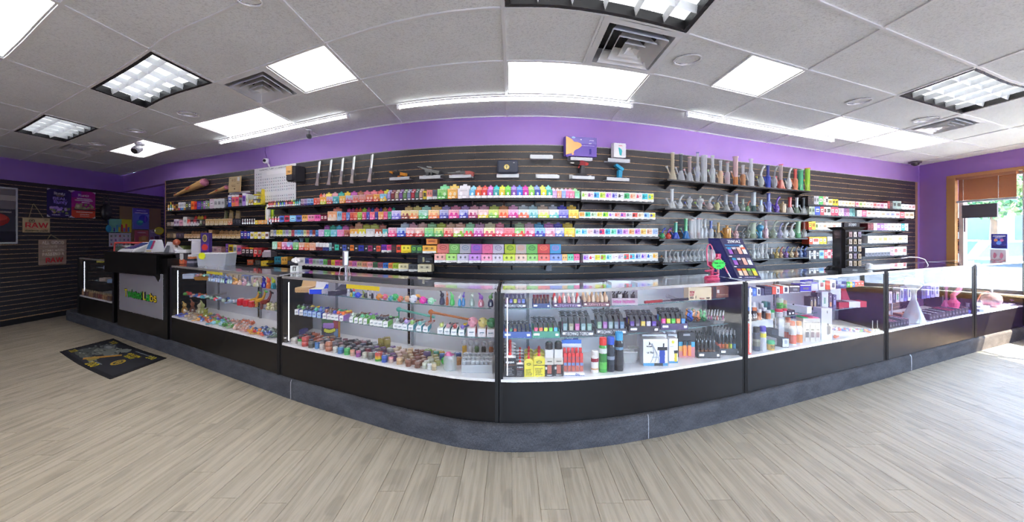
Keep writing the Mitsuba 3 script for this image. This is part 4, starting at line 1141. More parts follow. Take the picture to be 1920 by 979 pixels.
row(Z2, 734, '752:d8ccf0/8880d8/7a70c0:d:l=17 768:f0d898/8a4038/d0b070:d 785:f0d8a0/e88a50/c8b868:d 803:b0dcc8/5ab870/a8dcc8:d 824:f8d098/f08048/e0b868:d 841:b8b8d8/4848a0/8a80b0:d 861:f0a8b8/d83a90/c87890:d 878:b8b8e0/4a48a8/a888b8:d 896:f0d0d0/b03868/c89098:d 916:f0c8c0/e8d040/c890a0:d 935:d0e070/78b840/a8b050:d 953:f8b088/f06038/c08050:d 972:e8b0d0/c83088/d090b0:d 992:d8dcdc/f07050/b8c0c0:d 1009:b8dce0/58a8b0/a8c4c8:d 1030:f4d4c0/c8d848/c8b098:d 1048:d8dcdc/58b8b0/b8bcc4:d 1066:9a98d8/4a48b0/4440a0:d 1085:f0e068/f0b840/d0a838:d', p2, g2, h=16.5, hl=27)
row(Z2, 1085.5, eq(1085.5, 1229, 'f4b060/e88830 38c098/107060 c8e0c0/7a9a7a f0e470/c0a020 a8e030/208838 e0d0f0/9060c8 f4b0a8/d85848 e880b0/5a30a0 dcdcdc/707478 e05048/501818 f0dcc0/b0906a 90c0f0/1c4a90 e8e048/5048b0', 'w'), 'on the white right end of the second shelf', 'small white cartons on the second middle shelf', h=13)
p3, g3 = 'on the third middle shelf', 'cartons on the third middle shelf'
row(Z3, 507, eq(507, 597, 'd0c8b4/e4dccc 98a0bc/dcdce8 e0d840/e8e0c0 e0d838/e8e4c8 a8b8a8/dce0d8 b0a0cc/e0d8ec b8ccb0/dce8d4 c05a60/b04a58 80a0d0/dce4f0 58b0d8/c8e4f0 78a0c8/d4e4f0 d0d898/e8ecc8 d88070/f0c8c0 6a88c8/d0dcf4 a04438/f0d0c0 5898d0/3a58a0', 'b'), p3, g3, h=12)
row(Z3, 597, '608:d8b0e0/d0a0dc/b060b0:d 620:60c8a0/48b890/38a088:d 632:88d0e0/70c8d8/40b0c8:d 645:f098c8/f080b8/d868b8:d 656:c87058/8a3a30/8a4438:d', p3, g3, h=13, hl=22)
row(Z3, 656, '671.5:f0b050/ecebe6/d09a78:d:l=28 686:e8dc48/ecebe6/b0b040:d 703:dcdcdc/ecebe6/b8bc5c:d 717:b85a3a/ecebe6/b06858:d 727:58c0c0/ecebe6/70b8b8:d:l=15', p3, g3, h=14.5, hl=25)
row(Z3, 727.5, '744:f4b8c8/f04880/f0b0c8:d:l=17 761:c0d4f0/3a50b8/c8d4dc:d 778:f4c0c0/d84848/d8a0a8:d 796:f4c8b8/d85050/d8b0a0:d 814:98d888/58b870/98c890:d 832:d0e088/68b058/b0b848:d 850:f4b8a0/d84a48/d0a888:d 870:f4d0c0/a0c040/d0a088:d 888:a0dca0/e04a58/a0d0a0:d 907:e8b8d8/c02890/c898b0:d 928:f4e8b0/d83a48/d8cca0:d 945:f0a0b0/d83a50/d87888:d 965:f48890/d83848/f09098:d:l=17 984:a8d888/e05848/a0b888:d 1003:f4b0c0/d04070/c898a8:d 1022:90c4e8/3a40a8/5a9cc0:d 1041:f0d0e0/d08098/a868a0:d 1058:d0ccf0/6870b8/504898:d 1078:f0e058/f0c048/c8a838:d', p3, g3, h=17, hl=28)
row(Z3, 1078.5, eq(1078.5, 1234, 'a8ecdc/38b090 90d0f0/1c88c8 f4d0d0/d8a8a0 c8b0d8/5a4480 e03868/3a2a80 48b8d8/1c7090 80dcc0/2a9878 8890e8/3a3c98 d8a0e0/9048a0 f4b888/c87838 d090f0/8838a8 f4d078/c89030 ecbca0/b0785a a0b4d8/88a0c8', 'w'), 'on the white right end of the third shelf', 'small white cartons on the third middle shelf', h=16)
p4, g4 = 'on the fourth middle shelf', 'cartons on the fourth middle shelf'
row(Z4, 510, '520:a8e0c0/c0ecd8/1c3a30:d:l=17 528:f0986a/d8603a/f0783a:d 538:f0b0d8/d85a9a/f0b8e0:d:l=17 549:b0c8f0/d83a88/b0d0f0:d:l=19 560:98d090/5ab050/7aa8b8:f:l=26 571:f0c0a8/d84040/5a9a48:f:l=26 580:f0a060/e8703a/f0b080:d:l=16 592:f0b898/f0a888/f0c8a8:d:l=16', p4, g4, h=14)
row(Z4, 592, '598.5:6a1c2c/f4f4f4:n 605:6a1c2c/f4f4f4:n 611:2c3a7a/f4f4f4:n 617:2c3a7a/f4f4f4:n 622:a8d8d8/70b8c0', p4, g4, h=15)
row(Z4, 622, '637:1c1c24/40c8a8:k 651:1c1c24/4a60b8:k 665:1c1c24/f08028:k 684:1c1c24/1c2a98:k 700:1c1c24/98285a:k 715:1c1c24/e05838:k', p4, g4, h=13.5)
row(Z4, 715, '725:6a28a0/ecebe6 734:e84080/ecebe6 743:241c20/5a2020:p 752:e85030/301414:p 771:f0d820/e8c818/f4e048 781:2c5a38/7ac848:p 792:2c5a38/7ac848:p 818:f0b040/ecebe6', p4, g4, h=14.5)
carton(799, 820, Z4 + 17.2 * 4.3 / 800, 10.5, 'p', ['d08038', 'b85a28'], p4, g4, noun='carton')
p4r, g4r = 'on the stepped shelf', 'two-tier cartons on the stepped middle shelf'
spec = [(814, 836, 'f0a898'), (836, 857, 'a8d868'), (857, 879, 'c0b8c8'), (879, 902, 'c080d0'), (902, 923, 'f090b0'), (923, 943, 'd0c4d0'), (943, 966, 'c8d838'), (966, 988, 'e8c4a8'), (988, 1009, '98d068'),
  (1009, 1031, 'f06a60'), (1031, 1054, '7890d8'), (1054, 1064, 'f0b868'), (1064, 1076, '68c8a0'), (1076, 1087, 'f05890')]
for a, b, c in spec: carton(a, b, Z4R, 16.5, 'b', [c, 'e9e5e0', shade(c, 1.15)], p4r, g4r, dp=.1)
# second tier standing behind and higher on a riser
kr = thing('shelf_riser', 'dark riser under the rear tier of pastel cartons on the stepped shelf', 'riser')
zr = Z4R + .092
put(kr, sweep(span(815, 1087, 14), Ysf, [(.118, Z4R + .001), (.118, zr - .001), (.28, zr - .001), (.28, Z4R + .001)]), 'black_metal')
p4b = 'in the rear tier of the stepped shelf'
for a, b, c, o in [(820, 842, 'e08078', 'c05a50'), (842, 862, '80b860', 'b0e090'), (862, 883, 'b8b4b8', '7a90a8'), (883, 904, 'a858b0', '5a60c8'), (904, 924, 'e87098', 'd05080'), (924, 945, 'c4bcc8', '8a80a0'), (946, 967, 'b8c828', '5a8a20'),
     (967, 987, 'c8b8b0', 'e09880'), (987, 1008, '78c060', '2a7a38'), (1008, 1031, 'd84a48', 'f08a60'), (1031, 1052, '48a0d0', 'c070c0')]:
 Y = min(Ysf(B(a)), Ysf(B(b))) + .125
 k = thing('carton', '', 'carton', 'rear tier of cartons on the stepped shelf')
 x0, x1 = B(a) * Y + .001, B(b) * Y - .001; H = 17.5 * Y / 800; w = x1 - x0
 mb = MB().box(x0, x1, Y, Y + .12, zr, zr + H, c)
 mb.fdisc((x0 + x1) / 2, zr + H * .60, w * .32, H * .27, Y - .0006, o, 14).fdisc((x0 + x1) / 2, zr + H * .60, w * .25, H * .19, Y - .001, c, 14).fquad(x0 + w * .34, x1 - w * .34, zr + H * .56, zr + H * .64, Y - .0014, o)
 put(k, mb); reg(k, 'carton with an oval mark', c, p4b, 'carton')
row(Z4R, 1088, '1093:2a1c24/5a2a3a ' + eq(1093, 1234, 'c8a0e0/8038c0 f0e0e0/d83050 e0e040/c8b820 a8d838/b85a38 a8e4ec/1890a8 f0e8ec/d8c8d0 dcd0e8/a088b0 e85858/1c9090 58b8d0/c83858 a0b8e8/3a3c88 d8b8f0/5a3ab0 e0ecf0/1c58b0 f8d8a0/f0b020', 'w'), 'on the white right end of the stepped shelf', 'small white cartons on the stepped shelf', h=16)
p5, g5 = 'on the lowest middle shelf', 'cartons on the lowest middle shelf'
row(Z5, 514, '527:1c6a78/1c4a58 539:d8a040/c08828 556:2c2c30/4a4a50:p:h=8 572:e8e6e2/c8c8c8:p:h=15 579:5a60b8/ecebe6 586:c868b8/ecebe6 592.5:a8c0a8/ecebe6 599:b8b8b8/ecebe6 606:b0a8d0/ecebe6 614:6ab058/ecebe6 621:7a2c3a/ecebe6 628:e8d038/ecebe6 637:e04a80/ecebe6 644.5:c86a5a/ecebe6 652:a8a8b8/ecebe6 660:f09090/ecebe6 669:d070b0/ecebe6 679:d8b888/ecebe6 688.5:e89878/ecebe6 699:f0a0a0/ecebe6 708:3a5a3a/ecebe6 718:904858/ecebe6 728:3a70c0/ecebe6 736:f08840/ecebe6 747:b0c838/ecebe6 766:f0e0a8/ecebe6 783:3a3a3e/ecebe6 809:d8cca8/e8dcb8', p5, g5, h=14)
k = thing('black_carton', 'black carton with a cream figure standing above the right end of the lowest shelf', 'carton')
Y = Ysf(B(795)) + .17
put(k, MB().box(B(783) * Y, B(812) * Y, Y, Y + .1, Z5, Z5 + 30 * Y / 800, '1e1e22').fquad(B(792) * Y, B(796) * Y, Z5 + 16 * Y / 800, Z5 + 25 * Y / 800, Y - .001, 'd8cc98').fquad(B(798) * Y, B(810) * Y, Z5 + 21 * Y / 800, Z5 + 22 * Y / 800, Y - .001, '8a8a8a').fquad(B(798) * Y, B(806) * Y, Z5 + 16 * Y / 800, Z5 + 18 * Y / 800, Y - .001, 'b8b8b8'))
# grey tag hanging below the stepped shelf
p = at(1029, 502, Yw(B(1029)) - .01)
put(thing('price_tag', 'grey price tag hanging on the slats below the stepped shelf', 'tag'), MB().box(p[0] - .03, p[0] + .03, p[1] - .004, p[1], p[2] - .035, p[2] + .035, '8a8890'))
# ---- left bay
LZ1, LZ2, LZ3, LZ4, LZ5 = 1.885, 1.63, 1.432, 1.205, 1.10
wall_shelf(LZ1, 312, 422, 'top left black shelf under the long tan cone')
wall_shelf(LZ1 + .012, 424, 489, 'short top left shelf under the leaning tan board')
wall_shelf(LZ2, 312, 513, 'second left black shelf with tan boxes and a green box')
wall_shelf(LZ3, 312, 503, 'third left black shelf with kraft boxes and navy packs')
wall_shelf(LZ4, 312, 492, 'fourth left black shelf behind the white bins on the counter')
q1, h1 = 'on the top left shelf', 'goods on the top left shelf'
row(LZ1, 313, eq(313, 325, 'c89030/3a2a1a 3a7a5a/e0c030 d8b040/5a2a1a', 't', ':h=17') + eq(325, 334, '5a2a2a/d0a030 8a6a38/302020', 'p', ':h=12') + eq(334, 348, 'e4e0e0/b04050 dcdce4/4a6ab0 e0e4ea/4a80b0 e4e0d8/c89038', 'b', ':h=15') + '>348 353:3a3c40/c8d070:p:h=15 358:4a4a4c/d8d8d8:p:h=15 364:f08028/c84a18:p:h=16 369:d83828/a82020:p:h=15 377:4a3890/8a6ab0:p:h=15 381:4a7a50/a870b0:p:h=14 385:9a60b0/d8d8d8:p:h=15 389:8a9a88/d8e0d0:p:h=16 393:8aa090/d8d040:p:h=14 401:dcc8d0/e8e0e4:p:h=18 408:dcdcd8/b0b0b0:p:h=18 414.5:d8d8d4/a8a8a8:p:h=18 421:d4d8d4/b8b8b8:p:h=18', q1, h1, h=14)
row(LZ1 + .012, 424.5, '427.5:2a2a38/d8d8d8:p 434:2c58c0/e4e8f0/f0f0f4:p:h=22 441:f09050/d85a90/f4ecec:p:h=22 448:f07878/e84a78/f4ecec:p:h=22 454:8a8a8c/3a3a3a:p:h=16 461:b090d0/5a2c90/f0ecf4:p:h=24 465:e8ecdc/c8d8b0:p:h=22', q1, h1, h=14)
row(LZ1 + .012, 465, eq(465, 474, 'a88030/d8b850 8a5a28/d8a840', 't', ':h=11'), q1, h1)
# yellow wire tower
k = thing('counter_rack', 'yellow edged rack of small packs at the right end of the top left shelf', 'rack')
Y = Ysf(B(476)) + .02
for z0, z1, c in ((0, 5, 'e8d838'), (10, 12, '4a4a50'), (19, 21, 'd8c030')): part(k, 'tier', MB().box(B(475) * Y, B(487) * Y, Y, Y + .12, LZ1 + .012 + z0 * Y / 800, LZ1 + .012 + z1 * Y / 800, c))
part(k, 'back', MB().hexa([(B(486) * Y, Y + .02, LZ1 + .03), (B(488) * Y, Y + .02, LZ1 + .03), (B(488) * Y, Y + .13, LZ1 + .03), (B(486) * Y, Y + .13, LZ1 + .03), (B(484) * Y, Y + .08, LZ1 + .25), (B(486) * Y, Y + .08, LZ1 + .25), (B(486) * Y, Y + .13, LZ1 + .25), (B(484) * Y, Y + .13, LZ1 + .25)], 'e0c830'))
for a, z0, c in ((476, 5, 'e8e4f0'), (479, 5, 'd8d890'), (482.5, 5, '7a7a8c'), (476, 12, 'f0ecf4'), (480, 12, 'c8d088'), (482.5, 12, 'b0a030'), (477, 21, 'c8c0d0'), (481, 21, '8a8a60')):
 part(k, 'pack', MB().box(B(a) * Y, B(a + 2.6) * Y, Y + .01, Y + .07, LZ1 + .012 + z0 * Y / 800, LZ1 + .012 + (z0 + 5) * Y / 800, c))
q2, h2 = 'on the second left shelf', 'goods on the second left shelf'
row(LZ2, 313, '320:8a7868/b8a898:p:h=8 326:b8a8a0/d8d0cc:p:h=8 330:e0d8e4/8a5a90:p:h=13 336:d8d0d8/a880a8:p:h=13 343:e8b0c0/d890a8:p:h=11 351:e8e4e0/c8c8c8:p:h=17', q2, h2)
row(LZ2, 351, eq(351, 374, 'd84838/f0e0e0/d83830 301c20/f0f0f0/e0c030 a82c30/f0f0f0/e8c838 301c20/f0f0f0/d83028', 'd', ':h=12:l=20'), q2, h2)
row(LZ2, 374, '379:5a6a4a/e0e4d8:p:h=12 385:3a2c30/806858:p:h=10', q2, h2)
row(LZ2, 385, eq(385, 436, 'c8a468/e0cca0/c89860 d0aa68/e0cca0/c89860 ccaa70/d8c090/a88a50 d0b070/e0cca0/b89860 d4ac68/e0cca0/c8a060 c8986a/d87a50/b88850', 'd', ':h=12:l=14'), q2, h2)
row(LZ2, 436, eq(436, 452, '202024/4a4a4e 24242a/4a4a50 202024/5a5a5e', 'p', ':h=12'), q2, h2)
row(LZ2, 452, eq(452, 478, '4a1c24/e8e0e0 301c20/e8e0e0 5a2028/f0e8e8 3a1c22/e0d8d8 4a2026/f0e8e8 3a1c20/e8e0e0', 't', ':h=11'), q2, h2)
row(LZ2, 478, eq(478, 501, 'e8c838/f0e0a0 e8a050/f0d0a0 e8b060/f4dcb0 d89858/f0d0a0', 'p', ':h=8') + '>501 506.5:c8d8e4/7a98b0:p:h=9 512:d0dce4/8aa0b4:p:h=9', q2, h2)
for a, b, h, c, lab in ((418, 426, 31, '8a8a5a', 'tall olive kraft stand behind the tan boxes on the second left shelf'), (427, 438, 29, 'a8905a', 'wide kraft stand behind the tan boxes on the second left shelf'), (439, 452, 28, '9a8250', 'sloping kraft stand behind the black packs on the second left shelf')):
 Y = Ysf(B(a)) + .19
 k = thing('kraft_stand', lab, 'display stand')
 x0, x1, H = B(a) * Y, B(b) * Y, h * Y / 800
 part(k, 'back', MB().hexa([(x0, Y, LZ2), (x1, Y, LZ2), (x1, Y + .06, LZ2), (x0, Y + .06, LZ2), (x0 + .01, Y + .03, LZ2 + H), (x1 - .03, Y + .03, LZ2 + H * .96), (x1 - .03, Y + .05, LZ2 + H * .96), (x0 + .01, Y + .05, LZ2 + H)], c))
 part(k, 'label', MB().hexa([(x0 + .02, Y + .002, LZ2 + H * .45), (x1 - .02, Y + .002, LZ2 + H * .45), (x1 - .02, Y + .01, LZ2 + H * .45), (x0 + .02, Y + .01, LZ2 + H * .45), (x0 + .02, Y + .018, LZ2 + H * .8), (x1 - .035, Y + .018, LZ2 + H * .8), (x1 - .035, Y + .03, LZ2 + H * .8), (x0 + .02, Y + .03, LZ2 + H * .8)], shade(c, 1.25)))
k = thing('tall_green_box', 'tall lime green box with a white bottle on the second left shelf', 'box')
Y = Ysf(B(500)) + .205; x0, x1 = B(497) * Y, B(518) * Y
part(k, 'box', MB().box(x0, x1, Y, Y + .08, LZ2, LZ2 + 34 * Y / 800, '88b838').fquad(x0, x0 + (x1 - x0) * .25, LZ2, LZ2 + 34 * Y / 800, Y - .001, 'd0d830').fquad(x0 + (x1 - x0) * .58, x0 + (x1 - x0) * .7, LZ2, LZ2 + 34 * Y / 800, Y - .001, 'd8e040'))
part(k, 'bottle', MB().lathe([(.033, .13), (.035, .2), (.02, .25), (.018, .28)], 'ecece4', 12, (x0 + (x1 - x0) * .4, Y - .035, LZ2)).lathe([(.02, .005), (.033, .13)], 'ecece4', 12, (x0 + (x1 - x0) * .4, Y - .035, LZ2)))
q3, h3 = 'on the third left shelf', 'goods on the third left shelf'
row(LZ3, 313, eq(313, 330, '8a7050/b09060 6a5848/9a8468 a08868/c8b090', 'p', ':h=9') + eq(330, 345, '3a3040/6a5a70 4a3c44/786870 3a3038/605060', 'p', ':h=10') + eq(345, 375, 'c89a68/e0c090/a87848 c09058/dcb888/a87848 b88a58/d8b080/a87848 c89860/e0c090/a87848 d0a070/e4c8a0/b88858', 'd', ':h=8:l=14') + '>391 398:b88a60/d8b890:p:h=16 ' + eq(398, 451, 'd0a060/e0c898/b88850 c89858/dcc090/b88850 d0a468/e4cca0/c09860 d4a868/e4cca0/c09860 cca060/e0c898/b89058 c89c60/dcc090/b88850', 'd', ':h=8:l=16'), q3, h3)
row(LZ3, 451, eq(451, 469, '2c3890/d8d8f0 5a3a90/e0d8f0 2c48a8/e0e4f4', 'p', ':h=14') + eq(469, 504, 'e8e4e0/d0b830 e8d858/f4ecc8 e4e0e0/a88038 ecd868/f4f0d8 e0dcdc/7a4a40', 'p', ':h=13'), q3, h3)
q4, h4 = 'on the fourth left shelf', 'goods on the fourth left shelf'
row(LZ4, 313, eq(313, 345, '5a4838/8a7050 7a5a40/a88860 6a3a2a/b05a3a 8a9a60/b8c888', 'p', ':h=12') + eq(392, 423, 'd8c0b8/b07868 dcb8c0/a88090 d0a0a8/e0c8c8 8a5a58/b08078', 'p', ':h=13') + '>423 428:8050a8/a080c8:p:h=19 437:e8c838/4a2a20:p:h=18 444:e8dcb8/8aa0a8:p:h=18 453:d87890/7a5098:p:h=17', q4, h4)
row(LZ4 - .02, 453, eq(453, 475, '2a1a20/d8c8c8/d83838 2a1a20/d8c8c8/e05030 2a1a20/d8c8c8/e8b030', 'p', ':h=17') + '>475 483:c8403a/e8b0a8:p:h=17 491:a82c30/8a7868:p:h=17', q4, h4)
k = thing('clear_tray', 'clear tray of pale packs at the right end of the fourth left shelf', 'tray')
Y = Ysf(B(498)) - .02
part(k, 'tray', MB().box(B(491.5) * Y, B(508) * Y, Y, Y + .15, LZ4 - .02, LZ4 + .05, 'a8989c'), 'gloss'); part(k, 'pack', MB().box(B(493) * Y, B(506) * Y, Y + .02, Y + .13, LZ4 + .05, LZ4 + .075, 'c8b4bc'))
# lowest left goods seen under the shelf
wall_shelf(LZ5 - .035, 440, 498, 'lowest left shelf just above the glass counter')
row(LZ5 - .035, 463, '475:c05a38/d89878:p 478:202024/444:p:h=5 489:3a3430/5a5048:p 503:d8b030/e8c850:p', 'on the lowest left shelf', 'goods on the lowest left shelf', h=10, dy=.02)
# ---- right bay of cartons
RZ = (1.915, 1.767, 1.557, 1.353, 1.146)
for z, c0, c1, nm in zip(RZ, (1515, 1517, 1516, 1517, 1517), (1733, 1709, 1704, 1702, 1702), ('top', 'second', 'third', 'fourth', 'fifth')):
 c1 = min(c1, 1716)
 wall_shelf(z, c0, c1, f'{nm} black shelf of cartons in the corner by the shop window')
a1 = 'on the top corner shelf'; ga = 'cartons on the corner shelves'
row(RZ[0], 1515, '1521:2a2426/4a3a38:p 1526:2c2a2c/5a5048:p 1531:a8a8b0/6a6a70:p 1535.5:b8bcc4/7a7a80:p 1543.5:58b060/e8e8e8:p 1548:d89890/f0e0dc:p 1553:d8d8d8/484848:p 1561:e8d8a0/c8a030:p:h=12 1566:d8c030/6a5a20:p:h=12 1571.5:e8c828/6a5818:p:h=12', a1, ga, h=16)
row(RZ[0], 1572, eq(1572, 1603, 'ece8e4/c8c8c8 f0dcc8/e8b890 f0d8c0/e0b088 f0c8a8/e8a878 f4d0b8/e0a080', 'p') + eq(1604, 1664, 'f0a8b0/e05068 d0e0a0/80b050 f0e0c0/e0c090 f4e8e0/e8d0c0 f4d8d0/e8a8a0 f0a0a0/d05050 ecb8c0/d07888 d8a0b8/a86080 f0dce0/d8a0b0', 'p') + '>1664 1669:8a2c38/b06068:p:h=14 1674:3a3034/806060:p:h=14 1681:90a8a8/3a4448:p:h=15 1690:a0b8b4/404a4c:p:h=15 ' + eq(1690, 1716, 'f0f0ee/d8d8d8 f0f0f0/dcdcdc f4e8e8/e8a0a8 f4e4e4/f0909a', 'p'), a1, ga, h=10)
a2 = 'on the second corner shelf'
row(RZ[1], 1517, '1522:a8b0a0/5a6858:p 1528:98a8a0/58705a:p 1538:4058c0/a8b0e8:p 1545:d85058/f0c8c0:p 1550:d8d8d4/6a2a2a:p 1558:e0dcd8/282828:p 1565:e05068/f0c0c8:p 1572:d84868/f0b8c4:p', a2, ga, h=16)
row(RZ[1], 1572, eq(1572, 1603, 'd8d4d8/a8a0a8 e0d8e0/b0a0b0 b080b8/6a4078 d0a0c0/804870 88b8b8/3a7878 5aa0a0/2a6060', 'n') + eq(1607, 1714, 'ecece8/c8c8c8 e85878/f0a0b0 f0c8c0/e89890 f4dcd0/e8b8a8 f4ece8/e0c8c0 f0d8c8/e0a890 e8e4f0/a098c8 e0e0f0/8088c0 f0d0d0/e0808a d86068/f0b0b0 ecdcc8/c8a880 e8d8c0/c8a078', 'p', ':h=12'), a2, ga, h=15)
a3 = 'on the third corner shelf'
row(RZ[2], 1516, '1522.5:d85838/b8d838/e8e048:p:h=15 1529:e8d840/b88028:p:h=16 1534:c8d8a0/5a6a2a:p ' + eq(1534, 1577, 'f4f0e8/d8d0c0 f0e0d8/e0a888 f0e8e0/d8c0a8 e8d8d4/c89080 f0ece8/c8c4c0', 'p') + eq(1627, 1638, '5a1c24/903040 641c28/983848', 'p') + eq(1638, 1703, 'f0eef0/c8c0c8 8a5a98/d8c0e0 9a70a8/dcc8e4 b090c0/e4d8ec e8e0ec/b8a0c8 f0d8d0/d8a090 e8e8e8/b0b0b0 f0e4e0/d0b0a8 38a0a0/a0dcdc ecf0f0/b8c0c0', 'p'), a3, ga, h=13.5)
a4 = 'on the fourth corner shelf'
row(RZ[3], 1517, '1524:e05838/f0e8e0/e8c838:p 1536:f0ece4/d84838/e8c030:p 1543:e8c030/f0e8d8/e0a828:p 1550:e8c838/f0e8d8/d8a828:p ' + eq(1551, 1578, '8a8a90/d8d8dc 7c7c84/d8d8dc 8a8a90/dcdce0 808088/d8d8dc 8a8a90/d8d8dc 787880/d8d8dc', 'n') + eq(1627, 1702, 'e4e4e4/c0c0c0 e8e4d8/c8b880 f0e8d0/d8c060 f0e4c0/e0b040 f4ecd8/e0c888 f4f0e4/d8c8a0 f4e8d4/e0b868 f0f0ec/c8c8c0', 'p'), a4, ga, h=14)
a5 = 'on the fifth corner shelf'
row(RZ[4], 1517, '1520.5:e8e8e8/b8b8b8:p 1525:1c1c22/d8d8d8:p 1530:e8e8ec/c8c8cc:p 1536:24242a/d0d0d4:p 1545:a0c8e0/4080b0:p ' + eq(1545, 1578, 'd85858/f0d8d8 f0e4e4/b83a4a c04858/f0d0d0 e8e0e0/803040 d87880/f4e0e0', 'p') + eq(1622, 1669, '74747e/dcdce0 6c6c78/dcdce0 74747e/dcdce0 6c6c78/dcdce0 74747e/dcdce0 6c6c78/dcdce0 74747e/dcdce0 6c6c78/dcdce0', 'n') + '>1669 1676:f090a8/e8d0d8:p ' + eq(1676, 1700, 'ecece8/d05050 e8e8e4/c0c0c0 ecece8/c04848', 'p'), a5, ga, h=16)
# ------------------------------------------------------------------ goods hung on the upper wall
scene['glassware'] = {'type': 'blendbsdf', 'weight': .46, 'a': {'type': 'thindielectric', 'int_ior': 1.5}, 'b': two(prin(vc(), .1, specular=.9))}
scene['glass_dense'] = {'type': 'blendbsdf', 'weight': .72, 'a': {'type': 'thindielectric', 'int_ior': 1.5}, 'b': two(prin(vc(), .1, specular=.9))}
VCOL |= {'glassware', 'glass_dense'}
def wall_pt(c, r, off=.0):
 return at(c, r, Yw(B(c)) - off)
def tangent(c):
 t = B(c); d = .004
 p = np.array([(t + d) * Yw(t + d), Yw(t + d), 0]) - np.array([(t - d) * Yw(t - d), Yw(t - d), 0])
 return p / np.linalg.norm(p)
def wall_frame(c):
 u = tangent(c); n = np.array([u[1], -u[0], 0.])
 return u, (n if n[1] < 0 else -n)
def px(c, off=0.): return (Yw(B(c)) - off) / 800
# tan cones
for a, b, r, lab in (((327.5, 366.5), (383, 342), 7.6, 'long tan paper cone with a pink end on the upper left slats'), ((390, 364.5), (425, 351.5), 4.4, 'short tan paper cone with a pink end beside the leaning tan board')):
 k = thing('giant_cone', lab, 'novelty cone', 'tan cones on the slatted wall')
 p, q = wall_pt(*a, .10), wall_pt(*b, .12); d = q - p; L = np.linalg.norm(d); d /= L; R = r * px(b[0])
 part(k, 'body', MB().lathe([(R * .28, 0, 'c8a878'), (R * .34, L * .12, 'b8925e'), (R * .345, L * .121, 'c49a62'), (R * .95, L * .97, 'c8a068'), (R * .96, L, 'a87848')], 'c49a62', 18, p, d), smooth=False)
 part(k, 'tip', MB().ball(p, R * .3, 'd8c0a0', 1))
 part(k, 'end', MB().ball(q, R * .93, 'c87a90', 2, (1, 1, 1)), smooth=True)
 em = MB()
 for i in range(14):
  v = np.array([rg.gauss(0, 1) for _ in range(3)]); v = v / np.linalg.norm(v)
  if v @ d < .1: v = v - 2 * (v @ d) * d
  em.ball(q + v * R * .82, R * .2, rg.choice(['d890a0', '9a3a54', 'e8b0bc', 'b85a74']), 0)
 part(k, 'end_speckle', em, kind='stuff')
 dd = d.copy(); upv = np.cross([0, -1, 0], dd); upv = upv / np.linalg.norm(upv); upv = upv if upv[2] > 0 else -upv
 tm = MB(); text_on(tm, 'RAW', R * .62, p + d * L * .46 + np.array([0, -R * .78, 0]) - upv * R * .25, d, (0, -1, 0), 'b03a30', True, R * 2.2, .001, upv)
 text_on(tm, 'RAW', R * .3, p + d * L * .04 + np.array([0, -R * .42, 0]) - upv * R * .12, d, (0, -1, 0), 'b03a30', True, R * .7, .001, upv)
 part(k, 'lettering', tm)
# leaning tan board on two ledges
k = thing('rolling_board', 'tan wooden board with dark slots leaning above the top left shelf', 'board')
u, n = wall_frame(450); s_ = px(450, .1)
o = wall_pt(429.5, 361.5, .12)
S = Sheet(o, u, n, 41 * s_, 30 * s_, 'c8ac78', .012, up=np.array([0, .08, 1]))
S.rect(.04, .96, .05, .95, 'ceb380').oval(.33, .78, .06, .08, '8a6a3c').oval(.33, .79, .04, .05, 'ceb380').rect(.45, .66, .80, .84, '8a6a3c').rect(.46, .62, .70, .73, '8a6a3c').rect(.24, .56, .44, .47, '8a6a3c').rect(.28, .62, .36, .385, '8a6a3c').rect(.72, .92, .52, .55, '8a6a3c').rect(.50, .60, .16, .24, '7a5a30').rect(.74, .94, .68, .94, 'e8e4dc').rect(.10, .16, .9, .93, '6a4a28')
put(k, S.mb)
def ledge(c0, c1, r0, r1, lab, tint='frosted'):
 k = thing('wall_ledge', lab, 'ledge', 'clear plastic ledges on the slatted wall')
 cm = (c0 + c1) / 2; u, n = wall_frame(cm); s_ = px(cm, .09)
 a = wall_pt(c0, r1, .09); L = (c1 - c0) * s_ / max(.5, abs(u[0])) if False else np.linalg.norm(wall_pt(c1, r1, .09)[:2] - a[:2]); h = (r1 - r0) * s_
 def bx(y0, y1, z0, z1):
  P = []
  for z in (z0, z1):
   P += [a - n * y0 * 0 + u * 0 - n * y0 + [0, 0, z], a + u * L - n * y0 + [0, 0, z], a + u * L - n * y1 + [0, 0, z], a - n * y1 + [0, 0, z]]
  return MB().hexa(P)
 part(k, 'lip', bx(0, .004, 0, h), tint)
 part(k, 'tray', bx(.004, .086, .004, .008), tint)
 part(k, 'back', bx(.082, .086, .008, h * 1.6), tint)
 return k
ledge(430, 449, 361, 365, 'left ledge holding up the leaning tan board')
ledge(449.5, 468, 359, 363, 'right ledge holding up the leaning tan board')
